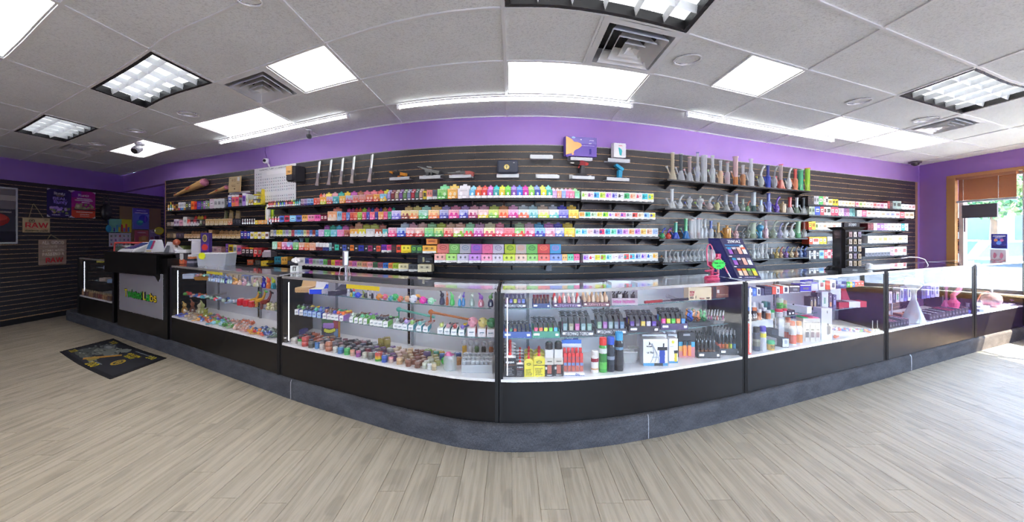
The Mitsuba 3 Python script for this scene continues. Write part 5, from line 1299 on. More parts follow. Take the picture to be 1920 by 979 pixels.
# wall chart
k = thing('wall_chart', 'large white wall chart of small boxes hanging on the slatted wall', 'chart')
ca, cb, cz0, cz1 = 477, 555, 1.945, 2.442
def CP(a, b, e=0.):
 t = B(ca + (cb - ca) * a); Y = Yw(t) - .008 - e
 return (t * Y, Y, cz0 + (cz1 - cz0) * b)
def crect(mb, a0, a1, b0, b1, col, e, n=2):
 V = [CP(a, b, e) for a in np.linspace(a0, a1, n) for b in (b0, b1)]
 mb.add(V, [(2 * i, 2 * i + 2, 2 * i + 3, 2 * i + 1) for i in range(n - 1)], col)
part(k, 'sheet', sweep(span(ca, cb, 6), lambda t: Yw(t) - .008, [(0, cz0), (0, cz1), (.004, cz1), (.004, cz0)], 'e9e9ec'))
mb = MB()
r5 = random.Random(5)
for j in range(10):
 for i in range(18):
  if j < 2 and 2 < i < 15: continue
  if j == 7: continue
  a0, b1 = .03 + i * .052, .86 - j * .083
  crect(mb, a0, a0 + .045, b1 - .07, b1, r5.choice(['dcdce0', 'e2e2e6', 'd8dce4', 'dfe4e6', 'e4dfe4']), .0005)
  crect(mb, a0 + .012, a0 + .033, b1 - .045, b1 - .02, r5.choice(['7a7a82', '9a9aa2', '8a90a0', 'b0b0b8']), .001)
crect(mb, .30, .78, .78, .89, 'f4f4f6', .0008, 5)
def ctext(t, a, b, wa, hb, col):
 tm = meshkit.text_mesh(t, 1.0, depth=.01, bold=True); v = np.array(tm.vertices); x = (v[:, 0] - v[:, 0].min()) / np.ptp(v[:, 0])
 mb.add([CP(a + xx * wa, b + yy * hb, .0015 + (zz > .005) * .0006) for xx, yy, zz in zip(x, v[:, 1], v[:, 2])], np.array(tm.faces), col)
ctext('PERIODIC TABLE', .12, .925, .36, .032, '6a6a72'); ctext('OF', .50, .925, .04, .022, '8a8a92'); ctext('MIXOLOGY', .56, .925, .22, .032, '6a6a72')
part(k, 'print', mb)
# bag with a tan flap
k = thing('wall_bag', 'black bag with a tan flap hanging beside the wall chart', 'bag')
u, n = wall_frame(568); s_ = px(568, .08); o = wall_pt(556, 342.5, .02)
W_, H_ = 26 * s_, 28 * s_
def obox(mb, o, u, n, a0, a1, d0, d1, z0, z1, col):
 P = []
 for z in (z0, z1):
  for a, d in ((a0, d1), (a1, d1), (a1, d0), (a0, d0)): P.append(o + u * a + n * d + np.array([0, 0, z]))
 return mb.hexa(P, col)
mb = MB(); obox(mb, o, u, n, .0, W_, 0, .13, 0, H_, '222126'); obox(mb, o, u, n, .03, W_ - .03, .13, .16, .01, H_ * .42, '2a292e')
part(k, 'body', mb)
mb = MB(); obox(mb, o, u, n, -.004, W_ * .62, .132, .142, H_ * .38, H_ * 1.0, 'd2a060'); obox(mb, o, u, n, -.004, W_ * .62, .02, .142, H_ * 1.0, H_ * 1.03, 'd2a060')
part(k, 'flap', mb)
mb = MB(); text_on(mb, 'TORIT', .022, o + u * W_ * .12 + n * .1425 + np.array([0, 0, H_ * .58]), u, n, '5a3a20', True, W_ * .4)
part(k, 'lettering', mb)
# five ornamental rifles
for i, ((c0, r0), (c1, r1)) in enumerate((((600.5, 302), (595.5, 348.5)), ((622.5, 299), (617.5, 347)), ((644.3, 296), (639.5, 346)), ((665.5, 293), (660.5, 344)), ((699.5, 289), (693.5, 342)))):
 k = thing('ornamental_rifle', ('leftmost', 'second', 'third', 'fourth', 'last and right-hand')[i] + ' silver ornamental rifle upright on the slats' + (', nearest the tan-flapped bag' if i == 0 else ', apart from the other four' if i == 4 else f', counted from the tan-flapped bag'), 'ornament', 'silver rifles upright on the slatted wall')
 a, b = wall_pt(c0, r0, .035), wall_pt(c1, r1, .035); d = b - a; L = np.linalg.norm(d); d /= L
 sd = np.cross(d, [0, 1, 0]); sd /= np.linalg.norm(sd); sd = sd if sd[0] > 0 else -sd
 s_ = px(c0)
 part(k, 'barrel', MB().tube([a, a + d * L * .55], .010, 'c8c8c4', 8), 'metalpaint')
 part(k, 'magazine_tube', MB().tube([a + d * L * .04 - sd * .014, a + d * L * .5 - sd * .014], .007, 'a8a8a4', 6), 'metalpaint')
 f = np.array([0, -1, 0.])
 def slabp(pts, col, th=.02):
  P = [a + d * L * q + sd * w for q, w in pts]; m = len(P)
  V = [p + f * th for p in P] + [p - f * th * .2 for p in P]
  F = [(0, j, j + 1) for j in range(1, m - 1)] + [(m, m + j + 1, m + j) for j in range(1, m - 1)] + [(j, (j + 1) % m, m + (j + 1) % m) for j in range(m)] + [(j, m + (j + 1) % m, m + j) for j in range(m)]
  return MB().add(V, np.array(F), col)
 part(k, 'receiver', slabp([(.50, -.02), (.50, .012), (.70, .014), (.72, -.016)], 'b0aeaa'), 'metalpaint')
 part(k, 'stock', slabp([(.70, -.014), (.70, .010), (.80, .010), (1.0, .020), (1.0, -.026), (.82, -.016)], 'd0c8b8'), 'metalpaint')
 part(k, 'trigger_guard', MB().tube([a + d * L * .62 + sd * .012, a + d * L * .65 + sd * .032, a + d * L * .70 + sd * .03, a + d * L * .72 + sd * .010], .003, '888', 5), 'metalpaint')
# plastic ledges and what stands on them
for c0, c1, r0, r1, lab in ((730, 767, 333, 338.5, 'clear ledge under the orange and black toy gun'), (786, 825, 330, 336, 'clear ledge under the grey toy rifle'), (842, 883, 328.5, 334, 'clear ledge under the red and black toy gun'),
       (931, 973, 327, 333, 'clear ledge under the navy zipped case'), (995, 1037, 291, 297.5, 'empty white ledge high on the slats left of the purple box'), (1007, 1049, 328, 334, 'empty clear ledge between the navy case and the heat torch'),
       (1070, 1111, 294, 300, 'clear ledge under the large purple and orange box'), (1073, 1115, 329, 335, 'clear ledge under the red and black torch'), (1140, 1181, 296, 303, 'clear ledge under the small white box'), (1138, 1180, 332, 338, 'clear ledge under the blue pistol torch')):
 ledge(c0, c1, r0, r1, lab)
def flat_gun(lab, o, u, n, s, pieces, cat='toy gun', name='toy_gun'):
 """pieces: (part name, points in sight units (across, up), colour, thickness)"""
 k = thing(name, lab, cat)
 for nm, pts, col, th in pieces:
  P = [o + u * a * s + np.array([0, 0, b * s]) for a, b in pts]; m = len(P)
  V = [p + n * th for p in P] + [p - n * th for p in P]
  F = [(0, j, j + 1) for j in range(1, m - 1)] + [(m, m + j + 1, m + j) for j in range(1, m - 1)] + [(j, (j + 1) % m, m + (j + 1) % m) for j in range(m)] + [(j, m + (j + 1) % m, m + j) for j in range(m)]
  part(k, nm, MB().add(V, np.array(F), col), 'gloss')
 return k
u, n = wall_frame(748)
flat_gun('orange and black toy gun on a clear ledge right of the rifles', wall_pt(731, 333, .06), u, n, px(748), [
 ('muzzle', [(1, 9), (6, 8), (9, 5.5), (9, 8), (6, 11), (1, 11.5)], 'e08a28', .02), ('barrel', [(8, 6), (16, 5), (16, 8), (8, 8.5)], '1c1c20', .018), ('receiver', [(14, 2.5), (25, 2), (26, 8), (14, 8.5)], '222226', .022),
 ('grip', [(20, -.4), (23.5, -.4), (24.5, 4), (20, 4)], 'd87820', .018), ('stock', [(25, 2.5), (37, .5), (38, 6), (25, 8.5)], 'e09030', .02), ('sight', [(16.5, 8.3), (18, 8.3), (18, 13), (16.5, 13)], '333', .006)])
u, n = wall_frame(806)
flat_gun('dark grey toy rifle tilted on a clear ledge', wall_pt(783, 330, .06), u, n, px(806), [
 ('barrel', [(0, 17), (17, 12), (17, 14), (0, 18)], '55585a', .01), ('hand_guard', [(10, 12.4), (20, 9.5), (20, 13), (10, 15.4)], '3c3f42', .02), ('receiver', [(17, 6), (31, 4), (32, 10.5), (17, 13.5)], '44474a', .022), ('magazine', [(18, 0), (23, 0), (25, 7), (19, 8)], '34373a', .016),
 ('grip', [(28, -.3), (31, -.3), (31, 6), (27.5, 6)], '2c2e31', .016), ('stock', [(31, 5), (44, .5), (47, 7), (32, 10)], '3a3d40', .018), ('scope', [(20, 15), (30, 13), (30, 15.4), (20, 17.4)], '55585a', .014)])
u, n = wall_frame(866)
flat_gun('red and black toy gun on a clear ledge left of the navy case', wall_pt(841, 331, .06), u, n, px(866), [
 ('barrel', [(0, 5), (26, 5), (26, 8), (0, 7)], '1a1a1c', .014), ('receiver', [(24, 4), (34, 3.5), (34, 9), (24, 9.5)], '2a2a2c', .02), ('stock', [(33, 3.5), (48, -1), (49.5, 6.5), (42, 9), (33, 9)], '9c3a34', .02), ('grip', [(30, .2), (34, .2), (35, 4), (31, 4)], '7c2c28', .016), ('sight', [(27, 9), (29, 9), (29, 15.5), (27.6, 15.5)], '222', .006), ('scope', [(15, 7.5), (25, 8), (25, 9.8), (15, 9)], '7a7a7a', .012)])
# navy case
k = thing('zip_case', 'dark navy hard case with a round gold badge on a clear ledge', 'case')
u, n = wall_frame(952); s_ = px(952, .06); o = wall_pt(932, 326.5, .03)
import manifold3d as m3
def rbox(o, u, n, w, d, h, r):
 m = m3.Manifold.hull_points(np.array([[x, y, z] for x in (r, w - r) for y in (r, d - r) for z in (r, h - r)]))
 sp = m3.Manifold.sphere(r, 12)
 hull = m3.Manifold.batch_hull([sp.translate([x, y, z]) for x in (r, w - r) for y in (r, d - r) for z in (r, h - r)])
 me = hull.to_mesh(); v = np.array(me.vert_properties[:, :3]); f = np.array(me.tri_verts)
 return o + v[:, :1] * u + v[:, 1:2] * n + v[:, 2:] * np.array([0, 0, 1.]), f
v, f = rbox(o, u, n, 40 * s_, .06, 25 * s_, .024)
part(k, 'shell', MB().add(v, f[:, ::-1], '2c3140'))
part(k, 'zip', (lambda mb: obox(mb, o, u, n, -.002, 40 * s_ + .002, .026, .032, 12 * s_, 13 * s_, '4a4f5c'))(MB()))
S = Sheet(o + n * .061, u, n, 40 * s_, 25 * s_, '2c3140', 0); S.mb = MB()
S.oval(.46, .47, .13, .2, 'caa544', 20).oval(.46, .47, .10, .15, 'e8d8a0', 20).rect(.445, .475, .36, .58, '4a3a18').rect(.41, .51, .50, .53, '4a3a18').rect(.76, .84, .76, .80, 'd8d8d8')
part(k, 'badge', S.mb, 'metalpaint')
# purple and orange box
k = thing('large_carton', 'large purple and orange carton standing on a ledge against the purple wall', 'carton')
u, n = wall_frame(1088); s_ = px(1088, .08); o = wall_pt(1056.5, 294, .03)
mb = MB(); obox(mb, o, u, n, 0, 62 * s_, 0, .07, 0, 36 * s_, '6a55a8'); part(k, 'box', mb)
S = Sheet(o + n * .0705, u, n, 62 * s_, 36 * s_, '6a55a8', 0); S.mb = MB()
S.rect(0, 1, .66, 1, '7a6cb4').poly([(.0, .05), (.08, .16), (.16, .18), (.24, .15), (.28, .32), (.36, .38), (.43, .42), (.52, .55), (.48, .66), (.40, .72), (.26, .74), (.20, .85), (.08, .96), (0, 1)], 'eab070').oval(.24, .96, .06, .05, 'a8c8f0').oval(.05, .0, .05, .07, '5a459c').rect(.75, .82, .12, .40, '3a2c88').rect(.76, .90, .82, .86, 'c0b8e0').rect(.73, .82, .66, .70, 'e0dcf0').rect(.5, .92, .54, .57, 'a89cd0').oval(.22, .1, .04, .06, 'f0a880').oval(.48, .86, .03, .03, 'e8e4f8')
part(k, 'print', S.mb)
# white box
k = thing('white_carton', 'small white carton with a teal pistol picture on a ledge', 'carton')
u, n = wall_frame(1158); s_ = px(1158, .08); o = wall_pt(1145.5, 296.5, .02)
mb = MB(); obox(mb, o, u, n, 0, 26 * s_, 0, .06, 0, 27 * s_, 'ecebea'); part(k, 'box', mb)
S = Sheet(o + n * .0605, u, n, 26 * s_, 27 * s_, 'ecebea', 0); S.mb = MB()
S.rect(.38, .7, .80, .84, 'e0707a').poly([(.36, .66), (.44, .70), (.68, .5), (.66, .38), (.62, .16), (.48, .16), (.52, .42), (.38, .6)], '38b0b4')
part(k, 'print', S.mb)
# heat torch
u, n = wall_frame(1088); o = wall_pt(1068, 329, .06)
flat_gun('red and black pistol torch standing on a ledge under the purple carton', o, u, n, px(1088), [
 ('nozzle', [(1, 22), (9, 21.5), (9, 24.5), (1, 24)], 'c0b8b0', .014), ('barrel', [(8, 20.5), (19, 20), (19, 26), (8, 25)], '1c1c1e', .022), ('head', [(18, 19), (29, 19), (30, 25), (27, 27), (19, 27.5)], '8a2c34', .026), ('knob', [(30, 19), (35, 19.5), (36.5, 22), (35, 24.5), (30, 25)], 'c0403a', .02),
 ('trigger', [(16.5, 14), (18, 14), (20, 17), (18.5, 18)], 'd8484a', .006), ('handle', [(20, 4), (29, 2), (28, 19), (22, 19)], '3a3c42', .022), ('foot', [(6, .3), (33, .3), (29, 4.5), (14, 3.5)], '2a2c30', .035), ('top_cap', [(19, 27.4), (26, 27), (26, 29), (19, 29)], 'c83a4a', .016)], 'torch', 'pistol_torch')
u, n = wall_frame(1160); o = wall_pt(1150, 333, .06)
flat_gun('bright blue pistol torch standing on a ledge at the right of the wall', o, u, n, px(1160), [
 ('barrel', [(2.5, 22), (6, 25.5), (19.5, 18), (20, 14.5), (17, 12.5)], '2aa0c8', .022), ('rear', [(16, 13), (20, 14.5), (19.5, 18), (14, 20)], '38b4d8', .024), ('handle', [(9, .3), (16.5, .3), (18, 12), (15, 15), (10, 14)], '2898c0', .02)], 'torch', 'pistol_torch')
# cameras
k = thing('security_camera', 'white cube security camera on the purple wall above the chart', 'camera')
p = wall_pt(500, 303, .06); s_ = px(500)
v, f = rbox(p + np.array([-.03, .0, -.03]), np.array([1., 0, 0]), np.array([0, -1., 0]), .07, .05, .07, .015)
part(k, 'housing', MB().add(v, f[:, ::-1], 'ecebee'), 'gloss'); part(k, 'lens', MB().fdisc(p[0] + .0, p[2] + .006, .020, .020, p[1] - .052, '16161a', 14).lathe([(.02, 0), (.02, .01)], '16161a', 14, (p[0], p[1] - .047, p[2] + .006), (0, -1, 0)), 'gloss')
part(k, 'bracket', MB().tube([p + [.02, 0, -.03], p + [.03, .01, -.06], p + [.03, .06, -.07]], .012, 'e4e4e6', 6), 'gloss')
part(k, 'cable', MB().tube([p + [-.02, .05, .03], wall_pt(497, 285, .003), wall_pt(498, 276, .003)], .003, '6a4a90', 4))
k = thing('dome_camera', 'white bullet camera under the ceiling panel at the far left', 'camera')
p = on_plane(262, 267, CEIL - .01)
part(k, 'mount', MB().lathe([(.06, 0), (.055, -.03), (.03, -.05)], 'e6e6e8', 14, p), 'gloss'); part(k, 'body', MB().lathe([(.035, 0), (.05, .03), (.05, .11), (.042, .13)], 'dcdce0', 14, p + [-.01, .02, -.06], (.1, -.8, -.55)), 'gloss')
part(k, 'lens', MB().lathe([(.038, .131), (.03, .134)], '1a1a1e', 12, p + [-.01, .02, -.06], (.1, -.8, -.55)), 'gloss')
k = thing('bullet_camera', 'small black camera hanging from the ceiling beside the left LED tube', 'camera')
p = on_plane(579, 243, CEIL - .004)
part(k, 'stem', MB().tube([p, p + [0, 0, -.05]], .010, '4a4a4c', 6)); part(k, 'body', MB().lathe([(.022, -.04), (.028, -.03), (.028, .05), (.03, .055)], '3a3a3e', 12, p + [0, 0, -.075], (.45, -.8, -.3)), 'gloss')
part(k, 'lens', MB().lathe([(.022, .056), (.018, .060)], '0c0c10', 12, p + [0, 0, -.075], (.45, -.8, -.3)), 'gloss'); part(k, 'base', MB().lathe([(.035, -.002), (.03, -.012)], 'd8d8da', 12, p))
k = thing('dome_camera', 'tiny dark dome camera in the ceiling corner by the window wall', 'camera')
p = on_plane(1716, 304, CEIL - .006)
part(k, 'base', MB().lathe([(.09, 0), (.085, -.02)], '4a4450', 14, p)); part(k, 'dome', MB().ball(p + [0, 0, -.02], .06, '222228', 2, (1, 1, .8)), 'gloss', smooth=True)
# ------------------------------------------------------------------ water pipes on the glass shelves
GZ = (2.10, 1.782, 1.44, 1.176)
for z, c0, c1, nm in zip(GZ, (1251, 1247, 1236, 1243), (1520, 1514, 1515, 1516), ('top', 'second', 'third', 'bottom')):
 wall_shelf(z, c0, c1, f'{nm} thin dark shelf of glass water pipes on the right', glass=True)
def water_pipe(c, w, h, z, style, cols, place, group, Yfn=Ysf, dy=.13, stem=-1):
 """c: station, w: width and h: height in sight rows; cols: body, neck, accent."""
 Y = Yfn(B(c)) + dy; s = Y / 800; x = B(c) * Y; R = w * s / 2; H = h * s
 cb, cn, ca = (list(cols) + [cols[0]] * 2)[:3]
 clear = lambda q: hsv(q)[1] < .16
 mat = lambda q: 'glassware' if clear(q) else 'glass_dense'
 k = thing('water_pipe', '', 'water pipe', group); P = (x, Y, z + .001); rb = R
 nr = max(R * .42, .012)
 if style == 'beaker':
  body = [(rb, 0), (rb, H * .02), (rb * .95, H * .06), (nr * 1.05, H * .38)]; top = H * .38
 elif style == 'straight':
  body = [(rb, 0), (rb, H * .03), (rb * .72, H * .04), (rb * .72, H * .30)]; top = H * .30; nr = rb * .72
 elif style == 'perc':
  body = [(rb, 0), (rb * .98, H * .03), (rb * .7, H * .05), (rb * .75, H * .16), (rb * .75, H * .50), (nr, H * .58)]; top = H * .58
 elif style == 'bent':
  body = [(rb * .9, 0), (rb * .95, H * .03), (rb * .45, H * .08), (rb * .8, H * .16), (rb * .85, H * .32), (rb * .5, H * .48), (nr * .8, H * .55)]; top = H * .55; nr *= .75
 elif style == 'ball':
  body = [(rb * .8, 0), (rb * .8, H * .04), (rb * .4, H * .08), (rb * .6, H * .34), (rb * .5, H * .44), (rb * .55, H * .46), (rb * .98, H * .62), (rb * .9, H * .78), (nr * .8, H * .86)]; top = H * .86; nr *= .7
 else:               # cup
  body = [(rb * .75, 0), (rb * .9, H * .05), (rb * .95, H * .5), (rb, H * .75), (rb * .9, H * .8), (nr * .7, H * .82)]; top = H * .82; nr *= .7
 part(k, 'body', MB().lathe(body, cb, 12, P), mat(cb), smooth=True)
 if style in ('beaker', 'straight', 'perc', 'cup', 'ball'):
  part(k, 'neck', MB().lathe([(nr, top * .999), (nr, H * .95), (nr * 1.18, H * .97), (nr * 1.18, H)], cn, 10, P, cap=False), mat(cn), smooth=True)
 else:
  q = [np.array(P) + np.array([0, 0, top]), np.array(P) + np.array([stem * -.1 * R, 0, H * .7]), np.array(P) + np.array([-stem * .45 * R, 0, H * .88]), np.array(P) + np.array([-stem * 1.0 * R, 0, H])]
  part(k, 'neck', MB().tube(q, [nr, nr * .9, nr * .9, nr * 1.15], cn, 8), mat(cn), smooth=True)
 part(k, 'rim', MB().lathe([(nr * 1.22, H * .965), (nr * 1.22, H * 1.002)], ca, 10, P, cap=False) if style != 'bent' else MB().lathe([(rb * .97, 0), (rb * .97, H * .025)], ca, 10, P), mat(ca))
 # slanted stem and bowl
 a = np.array(P) + np.array([stem * rb * .5, -.005, H * .16]); b = np.array(P) + np.array([stem * (rb * 1.15 + .012), -.02, H * .44])
 part(k, 'stem', MB().tube([a, b], max(.005, R * .16), cb if clear(cb) else cb, 7), mat(cb), smooth=True)
 part(k, 'bowl', MB().lathe([(max(.006, R * .17), 0), (max(.011, R * .34), max(.02, R * .5))], ca, 8, b, b - a, cap=False), mat(ca))
 if style in ('perc', 'straight') and h > 30:
  part(k, 'percolator', MB().lathe([(rb * .5, H * .2), (rb * .35, H * .3), (rb * .15, H * .34)], ca, 10, P), mat(ca))
 nm = {'beaker': 'beaker-shaped water pipe', 'straight': 'straight water pipe', 'perc': 'chambered water pipe', 'bent': 'small bent-neck water pipe', 'ball': 'round-headed water pipe', 'cup': 'cup-shaped water pipe'}[style]
 reg(k, nm, cb if not clear(cb) else (ca if not clear(ca) else cb), place, 'water pipe')
 return k
CL, CW = 'eef2f4', 'f8fafa'
pl = ['on the top glass shelf', 'on the second glass shelf', 'on the third glass shelf', 'on the bottom glass shelf']
gp = 'water pipes on the right wall shelves'
for c, w, h, st, cols in ((1261, 16, 53, 'beaker', ['d8ccb0', 'd8c8a4', CW]), (1277, 15, 52, 'beaker', [CL, '58646a', CL]), (1293, 15, 47, 'beaker', [CL, 'e0c8c4', 'f0b8b8']), (1308, 11, 57, 'perc', [CL, CL, '2c3aa0']), (1320, 15, 52, 'straight', [CL, CL, 'c8e0d0']),
       (1336, 13, 53, 'perc', [CL, CL, 'a8d8a0']), (1351, 12, 45, 'perc', ['f0c8a0', CL, CL]), (1364, 12, 44, 'perc', ['ead4da', CL, 'c86088']), (1379, 12, 55, 'straight', ['d88038', 'eac0bc', 'f0c0c0']), (1393, 12, 40, 'perc', ['c88a58', CL, CL]),
       (1408, 15, 53, 'perc', [CL, CL, CW]), (1427, 13, 41, 'bent', ['c4ccc4', CL, 'd0c040']), (1440, 12, 43, 'perc', ['2c48b8', '2c3a98', '2038a0']), (1452, 12, 43, 'bent', ['a8acb0', '8a9094', '2a2c30']), (1464, 15, 47, 'beaker', ['c86050', 'd8c0bc', 'e05868']), (1479, 12, 42, 'bent', [CL, CL, '3a4a78']),
       (1491, 12, 40, 'perc', ['d8805a', 'd05048', 'e06a40']), (1501, 12, 40, 'straight', ['38a878', '40b080', CW]), (1514, 11, 44, 'straight', ['a8d030', 'a0d838', 'e88a28'])):
 water_pipe(c, w, h, GZ[0], st, cols, pl[0], gp)
for c, w, h, st, cols in ((1260, 15, 37, 'beaker', [CW, CW, CW]), (1275, 13, 26, 'bent', [CL, CL, CW]), (1293, 12, 25, 'ball', [CL, CL, '3050b8']), (1313, 13, 26, 'ball', [CL, CL, 'b8d850']), (1330, 15, 25, 'bent', ['e0ccc8', CL, 'd89898']), (1345, 11, 28, 'bent', ['c8c088', '5a6070', '3a78b0']), (1361, 16, 30, 'beaker', ['b8bcb8', 'a8acb0', CW]),
       (1380, 14, 33, 'beaker', ['c0c4dc', CW, '4a50a8']), (1393, 10, 24, 'perc', ['98a898', 'a8b8a8', '5a7a58']), (1402, 9, 20, 'bent', ['6aa068', 'c87048', 'c04038']), (1413, 11, 38, 'straight', ['3a5a5c', CL, '1c3a40']), (1427, 11, 24, 'perc', [CL, 'a8c0e0', 'e0c060']), (1441, 13, 36, 'perc', ['8890d8', '6870c8', '4a58c0']),
       (1456, 12, 30, 'bent', ['5a38a0', '6a48b8', '4828a0']), (1468, 11, 22, 'cup', ['c0a880', 'b89c70', 'b8a080']), (1481, 14, 30, 'beaker', ['d8d4d4', 'd84038', 'c83830']), (1494, 12, 30, 'beaker', ['8aa090', CL, CL]), (1507, 13, 30, 'beaker', [CL, '5a5e64', CL])):
 water_pipe(c, w, h, GZ[1], st, cols, pl[1], gp)
for c, w, h, st, cols in ((1242, 11, 20, 'bent', ['30a060', '3050c0', 'd83838']), (1253, 12, 20, 'bent', ['d84030', '7a30a0', 'e05040']), (1267, 15, 32, 'beaker', ['3058c8', '40c0a0', 'e06a30']), (1286, 14, 38, 'beaker', ['3080c8', '40c878', 'a0e0b0']), (1296, 12, 36, 'straight', [CL, CL, 'd87868']), (1302, 10, 39, 'straight', [CL, CL, CW]),
       (1309, 11, 38, 'straight', ['dcd4d4', CL, 'd86058']), (1315, 10, 36, 'perc', [CL, CL, CW]), (1322, 11, 37, 'perc', [CL, CL, '4a5a80']), (1333, 12, 33, 'perc', [CL, '3858b0', '2848a0']), (1347, 10, 30, 'beaker', ['d8ccb8', 'e0b040', 'd8a830']), (1363, 15, 25, 'cup', ['dc9a30', 'e0a840', 'c88020']), (1380, 12, 27, 'bent', ['e0b8b8', 'e8c4c4', 'd89898']),
       (1392, 10, 19, 'bent', ['6a7074', '8a9094', '3a3e42']), (1402, 10, 28, 'bent', ['7a8074', '9aa08c', '3a3c38']), (1412, 13, 29, 'straight', ['b8d0b0', 'c8dcc0', 'a8d0a0']), (1425, 13, 30, 'ball', ['3a98c0', CL, 'b8d828']), (1436, 11, 34, 'perc', ['e0b8c0', 'e4c4cc', 'd08090']), (1450, 15, 32, 'bent', ['a8b8a0', 'b4c0ac', '8aa080']), (1462, 11, 28, 'bent', ['b0b0d0', '9898c8', '8888b8']),
       (1472, 12, 29, 'bent', [CL, CL, CW]), (1484, 13, 29, 'bent', [CW, CL, 'c0c8d0']), (1496, 12, 31, 'straight', ['58a070', '88b890', '68a878']), (1508, 11, 30, 'perc', ['c8c4c0', 'c88078', 'c05850'])):
 water_pipe(c, w, h, GZ[2], st, cols, pl[2], gp)
for i, c in enumerate(np.linspace(1248, 1332, 12)):
 water_pipe(float(c), 9.5, (23, 24, 20, 19, 22, 25, 22, 23, 24, 22, 27, 25)[i], GZ[3], ('beaker', 'bent', 'bent', 'perc', 'bent', 'bent', 'bent', 'bent', 'bent', 'bent', 'perc', 'bent')[i],
    [CL, CL, ('e0a060', CW, 'd06060', '5a8a60', CW, '3a48a0', CW, CW, '8ab0c8', CW, CW, 'c85868')[i]], pl[3], gp)
for c, h, st, cols in ((1413, 28, 'perc', [CL, CL, CW]), (1421, 26, 'bent', [CL, CL, CW]), (1428, 27, 'straight', [CL, CL, CW]), (1437, 28, 'beaker', [CL, CL, CW]), (1446, 20, 'beaker', ['5a6068', CW, '30363c']), (1456, 20, 'bent', ['c8b060', 'b89840', 'd8c070']), (1464, 20, 'bent', ['d0a878', 'c86a60', 'c0a070']),
      (1474, 20, 'bent', ['9a70b0', '4a50b0', 'b070a0']), (1484, 19, 'bent', ['d8c8a0', 'b8a878', 'e0c040']), (1493, 20, 'bent', ['b89070', 'a07858', '8a6048']), (1501, 20, 'bent', ['8aa0c8', '7a90c0', '5a70a8']), (1509, 19, 'bent', ['4a68b0', '5a78c0', '3a58a0'])):
 water_pipe(c, 9, h, GZ[3], st, cols, pl[3], gp)
# ------------------------------------------------------------------ goods in the glass cases
def cpos(c, d, z):
 """Point in the cases: station c, d metres behind the front glass."""
 Y = Yc(B(c)) + d
 return np.array([B(c) * Y, Y, z])
rc = random.Random(77)
def hand_pipe(p, col, L, yaw, place, group, r=None, acc=None, look='glass hand pipe', bs='gloss'):
 """Spoon pipe lying on a surface: bowl with a rim, tapering stem, mouthpiece."""
 r = r or L * .2
 k = thing('hand_pipe', '', 'pipe', group)
 d = np.array([math.cos(yaw), math.sin(yaw), .05]); q = np.array(p) + np.array([0, 0, r * .95])
 part(k, 'bowl', MB().ball(q, r, col, 1, (1, 1, .92)).lathe([(r * .55, r * .7), (r * .5, r * 1.02), (r * .3, r * .9)], acc or shade(col, .7), 8, q, cap=False), bs, smooth=False)
 part(k, 'stem', MB().tube([q + d * r * .6, q + d * L * .55 - [0, 0, r * .35], q + d * L - [0, 0, r * .3]], [r * .55, r * .38, r * .5], acc or col, 7), bs)
 reg(k, look, col, place, 'hand pipe'); return k
def blob(p, col, w, h, place, group, seed, look='glass figure pipe', acc=None, name='figure_pipe', cat='pipe'):
 """Upright blown glass figure: foot, body, head and a spout."""
 r = random.Random(seed); k = thing(name, '', cat, group); R = w / 2
 part(k, 'body', MB().lathe([(R * .7, 0), (R * .95, h * .1), (R * .85, h * .35), (R * .45, h * .55)], col, 10, p), 'gloss')
 part(k, 'head', MB().ball(np.array(p) + [0, 0, h * .68], min(R * .7, h * .22), acc or col, 1, (1, 1, 1.2)), 'gloss')
 a = r.choice((-1, 1))
 part(k, 'spout', MB().tube([np.array(p) + [0, 0, h * .72], np.array(p) + [a * R * .3, 0, h * .88], np.array(p) + [a * R * .75, 0, h]], [R * .32, R * .26, R * .2], acc or shade(col, .8), 7), 'gloss')
 reg(k, look, col, place, 'figure'); return k
def ball_pipe(p, col, r, place, group, acc=None, look='round glass pipe'):
 k = thing('hand_pipe', '', 'pipe', group); q = np.array(p) + [0, 0, r * .95]
 part(k, 'bowl', MB().ball(q, r, col, 2), 'gloss', smooth=True)
 m = MB()
 for i in range(4): m.ball(q + np.array([math.cos(i * 1.6 + 1.2) * r * .62, -r * .72, math.sin(i * 1.6) * r * .5]), r * .22, acc or shade(col, .6), 0)
 part(k, 'stem', MB().tube([q + [r * .5, .0, 0], q + [r * 1.4, .01, r * .1]], [r * .4, r * .26], acc or shade(col, .8), 7), 'gloss')
 part(k, 'spots', m, 'gloss', kind='stuff')
 reg(k, look, col, place, 'round pipe'); return k
def tin(p, col, r, h, place, group, lid=None, tag=True, bands=None, look='grinder', name='grinder'):
 """Round grinder or jar: body with lid, knurled edge and a price tag."""
 k = thing(name, '', name.replace('_', ' '), group)
 lid = lid or shade(col, 1.15)
 if bands: m = MB().lathe([(r, h * i / len(bands), b) for i, b in enumerate(bands)] + [(r, h * .98, bands[-1])], col, 14, p)
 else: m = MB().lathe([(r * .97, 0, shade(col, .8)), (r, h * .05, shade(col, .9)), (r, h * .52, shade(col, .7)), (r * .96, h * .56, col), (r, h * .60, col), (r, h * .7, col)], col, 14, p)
 part(k, 'body', m, 'gloss')
 part(k, 'lid', MB().lathe([(r * 1.03, h * .70), (r * 1.03, h * .95), (r * .94, h), (r * .5, h * 1.005)], lid, 14, p), 'gloss')
 if tag:
  a = rc.uniform(-.5, .5); w = r * .5; q = np.array(p) + np.array([0, 0, h * 1.005 + .001])
  part(k, 'price_tag', MB().add([q + rotz(a) @ np.array(v) for v in ((-w, -w * .4, 0), (w, -w * .4, 0), (w, w * .4, 0), (-w, w * .4, 0))], [(0, 1, 2, 3)], 'f2f2f2'))
 reg(k, look, col, place, look.split()[-1]); return k
